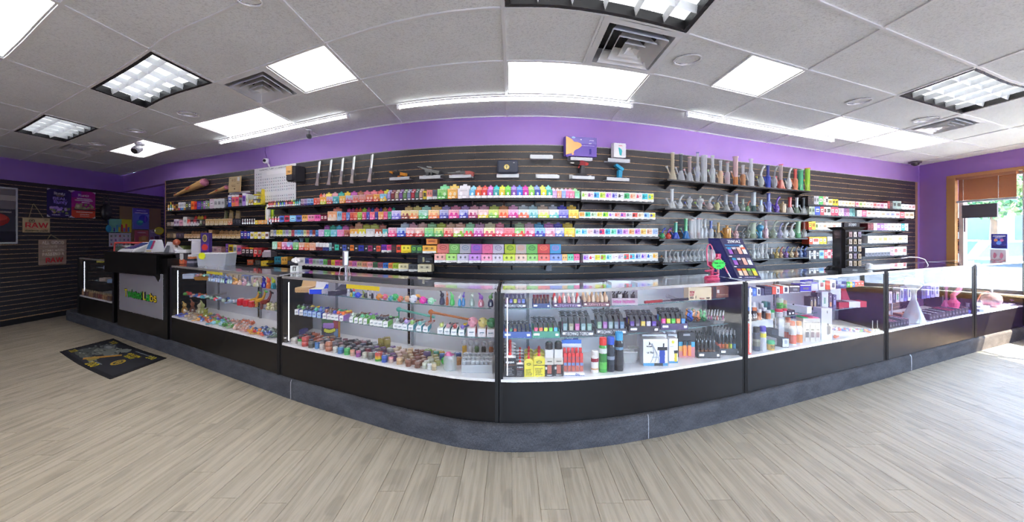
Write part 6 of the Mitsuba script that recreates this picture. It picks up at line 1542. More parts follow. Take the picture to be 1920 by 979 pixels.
def cbox(c0, c1, d, z, h, dp, col, place, group, look='carton', prints=(), name='carton', cat='carton', top=None, side=None, label=None, bs='print'):
 """Upright carton in a case; prints: (x0, x1, z0, z1, colour) in fractions of its face."""
 Y = Yc(B((c0 + c1) / 2)) + d; x0, x1 = B(c0) * Y, B(c1) * Y; H = h * Y / 800
 k = thing(name, label or '', cat, group)
 m = MB().box(x0, x1, Y, Y + dp, z + .0005, z + H, col)
 if top: m.quad((x0, Y, z + H + .0006), (x1, Y, z + H + .0006), (x1, Y + dp, z + H + .0006), (x0, Y + dp, z + H + .0006), top)
 if side:
  xs_ = x1 + .0006 if x1 < 0 else x0 - .0006
  m.quad((xs_, Y, z + .001), (xs_, Y + dp, z + .001), (xs_, Y + dp, z + H), (xs_, Y, z + H), side)
 e = .0006
 for a0, a1, b0, b1, cc in prints:
  m.fquad(x0 + (x1 - x0) * a0, x0 + (x1 - x0) * a1, z + H * b0, z + H * b1, Y - e, cc); e += .0002
 put(k, m, bs)
 if not label: reg(k, look, col, place, look.split()[-1])
 return k, (x0, x1, Y, z, H)
def face_text(key, t, box, a, b, wa, hb, col, off=.0016):
 x0, x1, Y, z, H = box; m = MB()
 text_on(m, t, H * hb, (x0 + (x1 - x0) * a, Y - off, z + H * b), UX, NY, col, True, (x1 - x0) * wa)
 part(key, 'lettering', m)
def spray(c, d, z, w, h, col, cap, place, group, look, bands=(), name='spray_can'):
 p = cpos(c, d, z + .0005); s = p[1] / 800; r = w * s / 2; H = h * s
 k = thing(name, '', 'can' if name == 'spray_can' else 'bottle', group)
 part(k, 'body', MB().lathe([(r * .9, 0, col), (r, H * .02, col)] + [(r, H * b, cc) for b, cc in bands] + [(r, H * .72, col), (r * .85, H * .78, col), (r * .8, H * .79, col)], col, 16, p), 'gloss', smooth=False)
 part(k, 'cap', MB().lathe([(r * .9, H * .785), (r * .92, H * .97), (r * .8, H), (r * .3, H)], cap, 14, p), 'gloss')
 reg(k, look, col, place, 'can'); return k, (p[0] - r * .8, p[0] + r * .8, p[1] - r, z, H)
def tray(c0, c1, d, z, h, dp, col, label, text=None, tcol='eee', lip=.35):
 """Counter display tray: floor, sloping sides, front lip with lettering."""
 Y = Yc(B((c0 + c1) / 2)) + d; x0, x1 = B(c0) * Y, B(c1) * Y; H = h * Y / 800
 k = thing('display_tray', label, 'display tray', 'display trays of lighters'); z = z + .0006
 m = MB().box(x0, x1, Y, Y + dp, z, z + .006, col).box(x0, x0 + .004, Y, Y + dp, z, z + H * 1.3, col).box(x1 - .004, x1, Y, Y + dp, z, z + H * 1.3, col).box(x0, x1, Y + dp - .004, Y + dp, z, z + H * 1.6, col)
 part(k, 'box', m)
 part(k, 'front_lip', MB().hexa([(x0 - .002, Y - .012, z), (x1 + .002, Y - .012, z), (x1, Y, z), (x0, Y, z), (x0, Y - .002, z + H), (x1, Y - .002, z + H), (x1, Y + .003, z + H), (x0, Y + .003, z + H)], shade(col, .9)))
 if text:
  m = MB(); text_on(m, text, H * .5, (x0 + (x1 - x0) * .12, Y - .0125, z + H * .25), UX, NY, tcol, True, (x1 - x0) * .76); part(k, 'lettering', m)
 part(k, 'price_tag', MB().fquad(x0 + (x1 - x0) * .04, x0 + (x1 - x0) * (.12 if text else .26), z + H * .35, z + H * .75, Y - .0130, 'f0f0f2').fquad(x1 - (x1 - x0) * .16, x1 - (x1 - x0) * .04, z + H * .3, z + H * .7, Y - .0130, 'eceaf0'))
 return x0, x1, Y, z + .0065
def lighter(x, y, z, w, h, col, head, place, group, tilt=True, look='torch lighter', band=None):
 k = thing('torch_lighter', '', 'lighter', group)
 part(k, 'tank', MB().box(x - w / 2, x + w / 2, y, y + w * .8, z, z + h * .6, col).fquad(x - w * .35, x + w * .35, z + h * .12, z + h * .45, y - .0006, band or shade(col, 1.3)))
 dx = w * .3 if tilt else 0
 part(k, 'head', MB().hexa([(x - w * .5, y, z + h * .6), (x + w * .5, y, z + h * .6), (x + w * .5, y + w * .8, z + h * .6), (x - w * .5, y + w * .8, z + h * .6),
        (x - w * .42 - dx, y + .004, z + h * .98), (x + w * .3 - dx, y + .004, z + h), (x + w * .3 - dx, y + w * .8, z + h), (x - w * .42 - dx, y + w * .8, z + h * .98)], head)
   .tube([(x - w * .3 - dx, y + w * .4, z + h * .9), (x - w * .95 - dx, y + w * .35, z + h * .97)], w * .16, shade(head, 1.2), 6))
 reg(k, look, col, place, 'lighter'); return k
# ================= case of lighters and fuel (centre)
gF = 'fuel cans in the lighter case'; pF = 'in the lighter case'
for c, w, h, n, body, band, top, nm in ((956, 22, 47, 5, '1d1b1c', '6a3a26', 'd82a24', 'zippo'), (975, 14, 31, 5, '2a2426', '8a3030', 'e03028', 'zippo'), (991.5, 17, 40, 4, 'e8d81e', 'e8e058', 'd82a24', None), (1011, 21, 46, 3, 'ead91c', '5a4a1a', 'e04038', None)):
 for i in range(n):
  p = cpos(c, .05 + i * .075, DECK + .0005); s = p[1] / 800; W_, H_ = w * s / 2, h * s * (.93 if c < 980 else .9)
  k = thing('fuel_can', '', 'can', gF)
  m = MB().box(p[0] - W_, p[0] + W_, p[1], p[1] + .055, p[2], p[2] + H_ * .82, body).fquad(p[0] - W_, p[0] + W_, p[2] + H_ * .5, p[2] + H_ * .53, p[1] - .0006, band)
  for q in range(5): m.fquad(p[0] - W_ * .7, p[0] + W_ * rc.uniform(.3, .75), p[2] + H_ * (.08 + .07 * q), p[2] + H_ * (.105 + .07 * q), p[1] - .0006, shade(body, 1.45) if body[0] < '5' else '6a6020')
  part(k, 'body', m, 'gloss')
  part(k, 'shoulder', MB().hexa([(p[0] - W_, p[1], p[2] + H_ * .82), (p[0] + W_, p[1], p[2] + H_ * .82), (p[0] + W_, p[1] + .055, p[2] + H_ * .82), (p[0] - W_, p[1] + .055, p[2] + H_ * .82),
          (p[0] - W_ * .4, p[1] + .015, p[2] + H_ * .9), (p[0] + W_ * .4, p[1] + .015, p[2] + H_ * .9), (p[0] + W_ * .4, p[1] + .04, p[2] + H_ * .9), (p[0] - W_ * .4, p[1] + .04, p[2] + H_ * .9)], 'ececec' if body[0] < '5' else body), 'gloss')
  part(k, 'nozzle', MB().lathe([(W_ * .3, 0), (W_ * .26, H_ * .1), (W_ * .14, H_ * .14)], top, 8, (p[0], p[1] + .027, p[2] + H_ * .9)), 'gloss')
  if nm and i == 0:
   m = MB(); text_on(m, nm, H_ * .085, (p[0] - W_ * .75, p[1] - .0012, p[2] + H_ * .60), UX, NY, 'f2f2f2', True, W_ * 1.5); part(k, 'lettering', m)
  if not nm and i == 0:
   part(k, 'emblem', MB().fdisc(p[0], p[2] + H_ * .66, W_ * .5, H_ * .06, p[1] - .0012, '3a3418', 14).fdisc(p[0], p[2] + H_ * .66, W_ * .36, H_ * .035, p[1] - .0016, 'd8c828', 14))
  reg(k, ('tall ' if h > 40 else 'short ') + 'fuel can ' + ('at the front', 'second in line', 'third in line', 'fourth in line', 'at the back')[i], body, pF, 'can')
for c in (1030, 1047.5):
 p = cpos(c, .05, DECK + .0005); s = p[1] / 800; W_, H_ = 8.3 * s, 64 * s
 k = thing('fluid_bottle', ('left' if c < 1040 else 'right') + ' tall fluid bottle with a black cap, white shoulder and dark foot', 'bottle', 'black and white fluid bottles')
 m = MB().box(p[0] - W_, p[0] + W_, p[1], p[1] + .05, p[2], p[2] + H_ * .34, '241d1c').box(p[0] - W_, p[0] + W_, p[1], p[1] + .05, p[2] + H_ * .34, p[2] + H_ * .54, 'd4ccbc').box(p[0] - W_ * .9, p[0] + W_ * .9, p[1] + .002, p[1] + .048, p[2] + H_ * .54, p[2] + H_ * .78, 'e8e8ea')
 m.fquad(p[0] - W_ * .45, p[0] + W_ * .5, p[2] + H_ * .08, p[2] + H_ * .33, p[1] - .0006, 'b0604c').fquad(p[0] - W_ * .9, p[0] - W_ * .5, p[2] + H_ * .2, p[2] + H_ * .28, p[1] - .0006, 'e8e4dc').fquad(p[0] - W_ * .5, p[0] + W_ * .6, p[2] + H_ * .42, p[2] + H_ * .45, p[1] - .0006, '6a6458')
 part(k, 'body', m, 'gloss')
 part(k, 'cap', MB().lathe([(W_ * .85, H_ * .78), (W_ * .85, H_ * .95), (W_ * .5, H_)], '1c1a1a', 14, (p[0], p[1] + .025, p[2])), 'gloss')
 m = MB(); text_on(m, 'zippo', H_ * .04, (p[0] - W_ * .6, p[1] - .0012, p[2] + H_ * .02), UX, NY, 'eee', True, W_ * 1.2); part(k, 'lettering', m)
# lighter display with a blue header
k = thing('lighter_display', 'white and blue counter display of red lighters under a blue header', 'display')
p = cpos(1076, .06, DECK + .0005); s = p[1] / 800; x0, x1 = p[0] - 19 * s, p[0] + 19 * s; H_ = 68 * s
part(k, 'base', MB().hexa([(x0, p[1] - .02, p[2]), (x1, p[1] - .02, p[2]), (x1, p[1] + .13, p[2]), (x0, p[1] + .13, p[2]), (x0, p[1] - .01, p[2] + H_ * .07), (x1, p[1] - .01, p[2] + H_ * .07), (x1, p[1] + .13, p[2] + H_ * .07), (x0, p[1] + .13, p[2] + H_ * .07)], 'ececf0').fquad(x0, x1, p[2] + .001, p[2] + H_ * .015, p[1] - .0215, '2c5aa8'))
part(k, 'back_card', MB().box(x0, x1, p[1] + .12, p[1] + .125, p[2] + H_ * .07, p[2] + H_ * .86, 'e4eaf4').fquad(x0, x1, p[2] + H_ * .75, p[2] + H_ * .86, p[1] + .119, '2c6cc8'))
part(k, 'header', MB().box(x0 + 5 * s, x1 - 6 * s, p[1] + .118, p[1] + .126, p[2] + H_ * .86, p[2] + H_, '1c3a7c'))
m = MB(); text_on(m, 'City', H_ * .08, (x0 + 8 * s, p[1] + .117, p[2] + H_ * .895), UX, NY, 'f4f4f8', True, 15 * s); text_on(m, 'City', H_ * .05, (x0 + 21 * s, p[1] - .021, p[2] + H_ * .015), UX, NY, '1c3a8c', True, 9 * s); part(k, 'lettering', m)
for j in range(2):
 for i in range(5):
  xx = x0 + (x1 - x0) * (i + .5) / 5; z0 = p[2] + H_ * (.075 + j * .10); y0 = p[1] + .02 + j * .05
  k2 = thing('lighter', '', 'lighter', 'red lighters in the blue and white display')
  part(k2, 'tank', MB().box(xx - 3 * s, xx + 3 * s, y0, y0 + .012, z0, z0 + H_ * .42, 'c83a34').fquad(xx - 3 * s, xx + 3 * s, z0 + H_ * .16, z0 + H_ * .24, y0 - .0006, '6a8ac0').fquad(xx - 3 * s, xx + 3 * s, z0, z0 + H_ * .15, y0 - .0006, 'b85a48'), 'gloss')
  part(k2, 'head', MB().box(xx - 2.6 * s, xx + 2.6 * s, y0, y0 + .012, z0 + H_ * .42, z0 + H_ * .5, 'e02a2a'), 'gloss')
  reg(k2, f'slim red lighter in the {("front", "rear")[j]} row of the blue-headed display', None, '', 'lighter')
_k, b = spray(1115, .09, DECK, 14, 41, 'e8e4e0', 'ecebe8', pF, gF, 'short white spray can with a red label', ((.14, 'c89a70'), (.22, 'e8e4e0'), (.5, '8a1c30'), (.66, 'e8e4e0')))
_k, b = spray(1130.5, .09, DECK, 15, 64, '3a9a3c', 'e03028', pF, gF, 'green spray can with a red cap', ((.1, '58b848'), (.3, '2a7a30'), (.55, 'dfe8e4'), (.7, '3a9a3c')))
_k, b = spray(1145, .09, DECK, 15, 64, '1c2430', '2c58c8', pF, gF, 'dark spray can with a blue cap', ((.2, '24303c'), (.35, '8a98a8'), (.45, '24303c')))
_k, b = spray(1160.5, .09, DECK, 16, 72, '1e2226', '38a8e0', pF, gF, 'tall black spray can with a light blue cap', ((.15, '2c3034'), (.55, '6a9ab8'), (.62, '1e2226')))
for i, (c, d) in enumerate(((1179, .28), (1192, .36))):
 p = cpos(c, d, DECK + .0005); k = thing('clear_tub', ('front' if i == 0 else 'rear') + ' empty clear plastic tub on the floor of the lighter case', 'tub', 'empty clear tubs')
 m = MB()
 for a, b_ in (((-.055, -.04), (.055, -.04)), ((.055, -.04), (.055, .04)), ((.055, .04), (-.055, .04)), ((-.055, .04), (-.055, -.04))):
  m.quad((p[0] + a[0] * .85, p[1] + a[1] * .85, p[2]), (p[0] + b_[0] * .85, p[1] + b_[1] * .85, p[2]), (p[0] + b_[0], p[1] + b_[1], p[2] + .085), (p[0] + a[0], p[1] + a[1], p[2] + .085), 'e4e8ea')
 part(k, 'tub', m, 'glassware'); part(k, 'rim', MB().tube([(p[0] - .056, p[1] - .041, p[2] + .086), (p[0] + .056, p[1] - .041, p[2] + .086), (p[0] + .056, p[1] + .041, p[2] + .086), (p[0] - .056, p[1] + .041, p[2] + .086), (p[0] - .056, p[1] - .041, p[2] + .086)], .003, 'f0f2f2', 5))
# torch cartons
for j in range(4):
 k, b = cbox(1206 + j * .5 - j * 2.4, 1252 - j * 2.4, .10 + j * .105, DECK, 50 + j * 1.5, .095, 'e6e4e0', '', 'white torch cartons', side='c8ccd8', name='torch_carton', cat='carton',
    label=('large white carton with a blue torch printed on it, front of its row', 'large white carton second in the row behind the blue torch print', 'large white carton third in the row behind the blue torch print', 'large white carton at the back of the row behind the blue torch print')[j],
    prints=((.0, 1, .0, .10, '4a8ab0'), (.45, .8, .0, .10, '2c3438'), (.66, .88, .10, .58, '2c48a0'), (.58, .98, .58, .70, '23252a'), (.8, .86, .68, .84, '3a3c42'), (.36, .60, .30, .34, 'b8bcc0')) if j == 0 else ((0, 1, .9, 1, 'd4d8e0'),))
 if j == 0:
  m = MB(); x0, x1, Y, z, H = b
  for a, ph in ((.30, 0), (.40, .5), (.48, 1.0)):
   pts = [(x0 + (x1 - x0) * (a + .14 * math.sin(t * 3.1 + ph)), Y - .0015, z + H * (.12 + .72 * t)) for t in np.linspace(0, 1, 9)]
   m.tube(pts, .0022, 'aab0b4', 4)
  part(k, 'flame_print', m)
  face_text(k, 'BLINK', b, .14, .70, .22, .045, '2a2c30'); face_text(k, 'u.fo', b, .16, .46, .26, .08, '3a3c42')
  m = MB(); m.add([(x0 + (x1 - x0) * .22, Y - .0014, z + H * .78), (x0 + (x1 - x0) * .30, Y - .0014, z + H * .80), (x0 + (x1 - x0) * .25, Y - .0014, z + H * .92)], [(0, 1, 2)], '2a2c30'); part(k, 'emblem', m)
for j in range(3):
 k, b = cbox(1254.5 - j * 2, 1271 - j * 2, .11 + j * .10, DECK, 46 + j * 1.5, .09, 'e4e4e0', '', 'narrow white torch cartons', side='c4c8d4', name='torch_carton', cat='carton',
    label=('narrow white carton with a yellow torch printed on it, front of its row', 'narrow white carton second behind the yellow torch print', 'narrow white carton third behind the yellow torch print')[j],
    prints=((0, 1, 0, .08, '4a8ab0'), (.6, .9, .06, .4, 'd8c030'), (.55, .98, .40, .52, '2a2c30'), (.1, .5, .66, .69, 'b8bcc0'), (.3, .6, .8, .92, 'd8d040')) if j == 0 else ((0, 1, .92, 1, 'd4d8e0'),))
k, b = cbox(1272.5, 1303, .22, DECK, 47, .03, '24252a', '', None, name='torch_card', cat='card', label='black backed card holding two orange torches beside the white cartons',
   prints=((0, 1, .0, .62, 'c87a7a'), (0, 1, .42, .62, '3a98b8'), (0, .5, .25, .45, 'd8a050'), (.28, .7, .86, .94, '8a8c92')))
x0, x1, Y, z, H = b
for a in (.33, .62):
 part(k, 'torch', MB().box(x0 + (x1 - x0) * (a - .09), x0 + (x1 - x0) * (a + .09), Y - .018, Y - .001, z + H * .08, z + H * .5, 'f08838').box(x0 + (x1 - x0) * (a - .08), x0 + (x1 - x0) * (a + .1), Y - .018, Y - .001, z + H * .5, z + H * .66, '2a2c34'))
# trays of tall torches on the floor
for c0, c1, lab, cols, tp, nx, ny, hh in ((1308, 1349, 'low black tray of tall dark torches on the floor of the lighter case', ['241f1e', '2c2422', '20201c'], '1a1817', 5, 4, 46), (1349, 1388, 'low black tray of tall torches with coloured feet beside the black case end', ['e05a30', 'e8702c', 'f09020', 'c8d828', '38a0d0'], '201c1c', 5, 4, 52)):
 x0, x1, Y, z = tray(c0, c1, .12, DECK, 11, .22, '2c2a2a', lab)
 for j in range(ny):
  for i in range(nx):
   xx = x0 + (x1 - x0) * (i + .5 + .12 * j) / (nx + .4); yy = Y + .02 + j * .05; s = yy / 800; col = cols[i % len(cols)]
   k = thing('pencil_torch', '', 'lighter', 'tall torches in the floor trays'); hq = hh * s * .82
   part(k, 'tank', MB().lathe([(.011, 0, col), (.011, hq * .36, col), (.0115, hq * .40, tp), (.011, hq * .7, tp), (.008, hq * .78, tp)], col, 9, (xx, yy + .015, z)), 'gloss')
   part(k, 'nozzle', MB().lathe([(.006, hq * .78, 'a8a8a8' if c0 > 1340 else '1c1c1c'), (.006, hq, '888' if c0 > 1340 else '222')], '999', 8, (xx, yy + .015, z)), 'gloss')
   if c0 < 1340: part(k, 'band', MB().lathe([(.0116, hq * .12, '8a5a38'), (.0116, hq * .3, '6a6a3a')], '8a5a38', 9, (xx, yy + .015, z), cap=False))
   reg(k, 'tall torch', col, 'in the coloured floor tray' if c0 > 1340 else 'in the dark floor tray', 'torch')
# trays on the middle shelf
def lighter_tray(c0, c1, z, d, col, lab, cols, head, n, rows, lh, place, text=None, tcol='eee', lip=11, band=None, tilt=True):
 x0, x1, Y, zz = tray(c0, c1, d, z, lip, .05 + .05 * rows, col, lab, text, tcol)
 for j in range(rows):
  for i in range(n):
   w = (x1 - x0) * .92 / n; yy = Y + .012 + j * .048; s = yy / 800
   lighter(x0 + (x1 - x0) * .04 + w * (i + .5), yy, zz + j * .008, w * .72, lh * s, cols[(i + j * 2) % len(cols)], head, place, 'torch lighters in the trays', tilt, band=band)
lighter_tray(944, 996, SH1, .15, '3458a8', 'blue tray of dark torch lighters at the left end of the middle shelf', ['c84a2a', '2a7a4a', 'b8452a', '22262c', '242a44', '1e2024'], '17181a', 6, 2, 24, 'in the blue tray', None, 'dfe4f0')
lighter_tray(998.5, 1049, SH1, .15, '3a9a78', 'green tray of neon torch lighters on the middle shelf', ['f04878', 'f06a30', 'd8e820', '58d038', '38a8e0'], '16171a', 5, 3, 26, 'in the green tray', None, 'dff0e8')
lighter_tray(1052, 1114, SH1, .15, '3c3c42', 'grey tray of patterned torches, left of two with white lettering', ['6a8888', '8a8468', 'b04888', '7a9a98', '6a9080'], '26272a', 5, 3, 36, 'in the left grey tray', 'TECHNO TORCH', 'e8e8e8')
lighter_tray(1117, 1175, SH1, .15, '3c3c42', 'grey tray of patterned torches, right of two with white lettering', ['7a9a78', '9a58a0', '88a0a0', '6a7a88', '587a98'], '26272a', 5, 3, 36, 'in the right grey tray', 'TECHNO TORCH', 'e8e8e8')
lighter_tray(1179, 1235, SH1, .15, '2c2430', 'dark tray of violet and gold torch lighters', ['5a3890', '4a4450', 'e0c050', 'c8c0d8', '5a38a0'], '26262c', 5, 3, 30, 'in the violet tray')
lighter_tray(1239, 1289, SH1, .15, '4a3868', 'dark tray of five bright neon torch lighters', ['f050a0', 'd8e828', '50c838', 'f08838', '3888d8'], '222328', 5, 3, 30, 'in the neon tray', None, 'd8d0e0')
k = thing('glass_tray', 'dark glass tray of crumpled metallic lighters on the middle shelf', 'tray')
p = cpos(1311, .17, SH1 + .001); part(k, 'tray', MB().hexa([(p[0] - .085, p[1], p[2]), (p[0] + .085, p[1], p[2]), (p[0] + .085, p[1] + .15, p[2]), (p[0] - .085, p[1] + .15, p[2]), (p[0] - .105, p[1] - .02, p[2] + .035), (p[0] + .105, p[1] - .02, p[2] + .035), (p[0] + .105, p[1] + .17, p[2] + .035), (p[0] - .105, p[1] + .17, p[2] + .035)], '3a4248'), 'gloss')
for i, (dx, dyy, col) in enumerate(((-.06, .02, '2c5ac8'), (-.055, .07, '3a6ad8'), (.0, .02, 'b8683a'), (-.01, .08, 'c8804a'), (.055, .03, '2a9a58'), (.05, .09, '38b068'), (.0, .13, '2a8a50'), (-.05, .12, 'c87a40'))):
 q = p + [dx, dyy, .036]; k2 = thing('foil_lighter', '', 'lighter', 'crumpled metallic lighters')
 m = MB()
 for j in range(5): m.ball(q + [0.006 * math.sin(j * 2.1), .004 * math.cos(j * 1.7), .012 + .013 * j], .018 - .001 * j, shade(col, .8 + .1 * j), 0)
 part(k2, 'tank', m, 'metalpaint'); part(k2, 'cap', MB().ball(q + [0, 0, .078], .012, shade(col, 1.3), 1), 'metalpaint'); reg(k2, 'crumpled metallic lighter', col, 'in the glass tray', 'lighter')
k = thing('hexagon_tray', 'silver hexagonal tray of slim pens at the right end of the middle shelf', 'tray')
p = cpos(1349, .17, SH1 + .001); part(k, 'tray', MB().lathe([(.075, 0), (.09, .03), (.085, .032), (.07, .005)], 'b0b4bc', 6, p + [0, .08, 0]), 'metalpaint')
for i in range(9):
 q = p + [-.05 + (i % 5) * .025, .05 + (i // 5) * .05, .012]; k2 = thing('slim_pen', '', 'pen', 'pens in the hexagonal tray'); cc = ('8a2a6a', '3a2a3a', 'b03a3a', '4a4a58', 'a03a80')[i % 5]
 part(k2, 'barrel', MB().tube([q, q + [.006, .0, .05]], .0065, cc, 7), 'gloss'); part(k2, 'tip', MB().tube([q + [.006, 0, .05], q + [.012, 0, .095]], [.005, .003], 'c0c0c4', 7), 'metalpaint'); reg(k2, 'slim pen', cc, 'in the hexagonal tray', 'pen')
# upper shelf
lighter_tray(945, 987, SH2, .19, '1c2040', 'dark blue tray of slim violet lighters on the upper shelf', ['6a3a78', '4a48b0', 'b8b838', '5a40a0', '3a6ac8'], '2c2a48', 5, 1, 24, 'in the dark blue upper tray', 'TECHNO TORCH', 'eceef8', 9, tilt=False)
x0, x1, Y, zz = tray(999, 1031, .19, SH2, 8, .12, '22407c', 'blue and white tray of dark red cigar lighters on the upper shelf', None, 'e8ecf4')
for i in range(5):
 xx = x0 + (x1 - x0) * (i + .5) / 5; k = thing('cigar_lighter', '', 'lighter', 'dark red cigar lighters'); s = Y / 800
 part(k, 'tank', MB().tube([(xx, Y + .03, zz), (xx, Y + .05, zz + 17 * s)], .010, '4a1820', 8), 'gloss'); part(k, 'cap', MB().tube([(xx, Y + .05, zz + 17 * s), (xx, Y + .054, zz + 21 * s)], .0105, '6a2430', 8), 'gloss'); reg(k, 'cigar lighter', '4a1820', 'in the blue and white upper tray', 'lighter')
for c0, c1, lab, cols in ((1037, 1090, 'purple fronted tray of white and red lighters on the upper shelf', ['e8e4e0', 'd83a3a', 'f0ece8', 'e89a98', 'e8e0d8']), (1093, 1143, 'maroon fronted tray of gold and cream lighters on the upper shelf', ['e8c8a0', 'd8a878', 'f0dcc0', 'c89868', 'e8d0a8'])):
 x0, x1, Y, zz = tray(c0, c1, .19, SH2, 8, .17, '4a2c58' if c0 < 1050 else '5a2434', lab, 'LIGHTER', 'a890c0' if c0 < 1050 else 'c89098')
 for j in range(2):
  for i in range(6):
   xx = x0 + (x1 - x0) * (i + .5) / 6; yy = Y + .03 + j * .06; s = yy / 800; col = cols[(i + j) % 5]
   k = thing('bullet_lighter', '', 'lighter', 'novelty lighters on the upper shelf')
   part(k, 'tank', MB().lathe([(.012, 0), (.013, .02), (.012, 12 * s), (.006, 17 * s), (.002, 19 * s)], col, 8, (xx, yy, zz + j * .02)), 'gloss'); reg(k, 'novelty lighter', col, 'in the purple fronted tray' if c0 < 1050 else 'in the maroon fronted tray', 'lighter')
k = thing('acrylic_box', 'clear acrylic box of black and white lighters with pink lettering', 'box')
Y = Yc(B(1171)) + .19; s = Y / 800; x0, x1 = B(1147) * Y, B(1196) * Y; z = SH2 + .001
part(k, 'panels', MB().hexa([(x0, Y, z), (x1, Y, z), (x1, Y + .003, z), (x0, Y + .003, z), (x0, Y, z + 13 * s), (x1, Y, z + 13 * s), (x1, Y + .003, z + 13 * s), (x0, Y + .003, z + 13 * s)], 'ecd8e8').box(x0, x0 + .003, Y, Y + .17, z, z + 42 * s, 'e4e4ec').box(x1 - .003, x1, Y, Y + .17, z, z + 42 * s, 'e4e4ec').box(x0, x1, Y + .167, Y + .17, z, z + 42 * s, 'e4e4ec'), 'glassware')
m = MB(); text_on(m, 'butane inspiration', 6 * s, (x0 + .008, Y - .001, z + 4 * s), UX, NY, 'b03a88', True, (x1 - x0) * .85); part(k, 'lettering', m)
for i in range(7):
 col = ('1c1c20', 'e8e8e8', '24242a', '1c1c20', 'd8d8dc', '2a2a30', '1a1a1e')[i]; xx = x0 + (x1 - x0) * (i % 4 + .5) / 4; yy = Y + .05 + (i // 4) * .06
 k2 = thing('hooded_lighter', '', 'lighter', 'lighters in the acrylic box'); part(k2, 'tank', MB().box(xx - .014, xx + .014, yy, yy + .02, z + .004, z + .045, col).box(xx - .012, xx + .016, yy, yy + .02, z + .045, z + .075, shade(col, .9)), 'gloss'); part(k2, 'arm', MB().tube([(xx, yy + .01, z + .075), (xx + .012, yy + .01, z + .095)], .005, '222', 6)); reg(k2, 'hooded lighter', col, 'in the clear acrylic box', 'lighter')
k = thing('telescopic_wand', 'long red and black lighter wand lying on the upper shelf', 'wand'); a, b = cpos(1209, .20, SH2 + .013), cpos(1290, .24, SH2 + .013)
part(k, 'handle', MB().tube([a, a + (b - a) * .38], .011, '9a2c34', 9), 'gloss'); part(k, 'shaft', MB().tube([a + (b - a) * .38, a + (b - a) * .6], .006, '4a3a44', 7), 'gloss'); part(k, 'tip', MB().tube([a + (b - a) * .6, b], .010, '26282c', 9), 'gloss')
k, b = cbox(1291, 1334, .22, SH2, 24, .10, 'd8c49a', '', None, name='tan_carton', label='tan cardboard box with red lettering at the right of the upper shelf', prints=((.05, .22, .1, .18, '4a3a2a'), (.05, .2, .2, .26, '6a5a40'), (.3, .33, .1, .3, '4a3a2a'), (.78, .92, .08, .2, '4a3a2a')), top='c8b48a')
face_text(k, 'RAW', b, .06, .50, .2, .2, 'b02a2c'); face_text(k, 'RAW', b, .05, .32, .18, .14, 'b02a2c'); face_text(k, 'RAW', b, .48, .06, .22, .1, '8a2a2c')
cbox(1337, 1366, .28, SH2, 20, .09, '8a5a44', '', None, name='brown_carton', label='small brown carton beside the tan box on the upper shelf', prints=((.0, .2, 0, 1, '3a2a2a'), (.25, .4, .4, .7, 'e8e0d8'), (.3, .95, .2, .3, 'b08868')), top='a87860')
# ================= case of grinders (left of centre)
pG, gG = 'on the floor of the grinder case', 'grinders and jars in the grinder case'
front = [(537.5, .05, '2c2c30', 'cup'), (552, .06, 'e4e0d8', 'tin'), (563, .05, 'd8dcd8', 'jar', '2a9a48'), (572.5, .06, 'c83a38', 'bear'), (584, .05, '4a4c48', 'tin'), (595, .06, '4a90c8', 'jar', '3a70b0'), (604, .045, 'd8d0c8', 'jar', 'd0c4b8'), (617, .055, 'b86848', 'bear'),
   (629, .04, 'dcdcd0', 'jar', 'e8e8e0'), (639, .05, '2a78b8', 'tin'), (651, .05, '38b058', 'tin'), (661, .045, 'e8b8a0', 'jar', 'e8a890'), (672, .05, '9a4a98', 'jar', 'c86a90'), (684, .045, 'd4d0c0', 'jar', 'c8c4b0'), (695, .05, '70746c', 'tin'), (710, .05, 'c03030', 'rasta'), (721, .045, '2a58b8', 'tin'), (733, .05, 'd8b8a8', 'jar', 'f0a0a8'),
   (749, .06, 'd0a878', 'tin'), (766, .05, '7a4a38', 'tin'), (783, .045, '6a4438', 'tin'), (796, .05, 'c8ccb8', 'jar', 'd8dcc8'), (805.5, .045, 'e0e4e4', 'jar', 'e4e8ec'), (814, .05, 'c8b890', 'jar', 'd8c8a0')]
for q in front:
 c, d, col, kd = q[:4]; p = cpos(c, d + .012, DECK + .0006); s = p[1] / 800
 if kd == 'cup':
  k = thing('dark_cup', 'dark tapered cup at the left end of the grinder case', 'cup'); part(k, 'cup', MB().lathe([(.02, 0), (.03, .058), (.033, .062), (.028, .062)], col, 14, p), 'gloss'); part(k, 'price_tag', MB().fquad(p[0] - .01, p[0] + .012, p[2] + .04, p[2] + .05, p[1] - .030, 'f4f4f4'))
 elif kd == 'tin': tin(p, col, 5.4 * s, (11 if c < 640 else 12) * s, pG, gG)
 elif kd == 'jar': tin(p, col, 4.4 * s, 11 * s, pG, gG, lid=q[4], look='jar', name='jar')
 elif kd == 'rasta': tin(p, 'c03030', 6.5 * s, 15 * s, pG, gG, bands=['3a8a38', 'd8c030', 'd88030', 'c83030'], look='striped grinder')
 else: tin(p, col, 6 * s, 17 * s, pG, gG, bands=[shade(col, .8), col, shade(col, 1.3), shade(col, .8), col, shade(col, 1.2)], look='tall ribbed jar', name='jar')
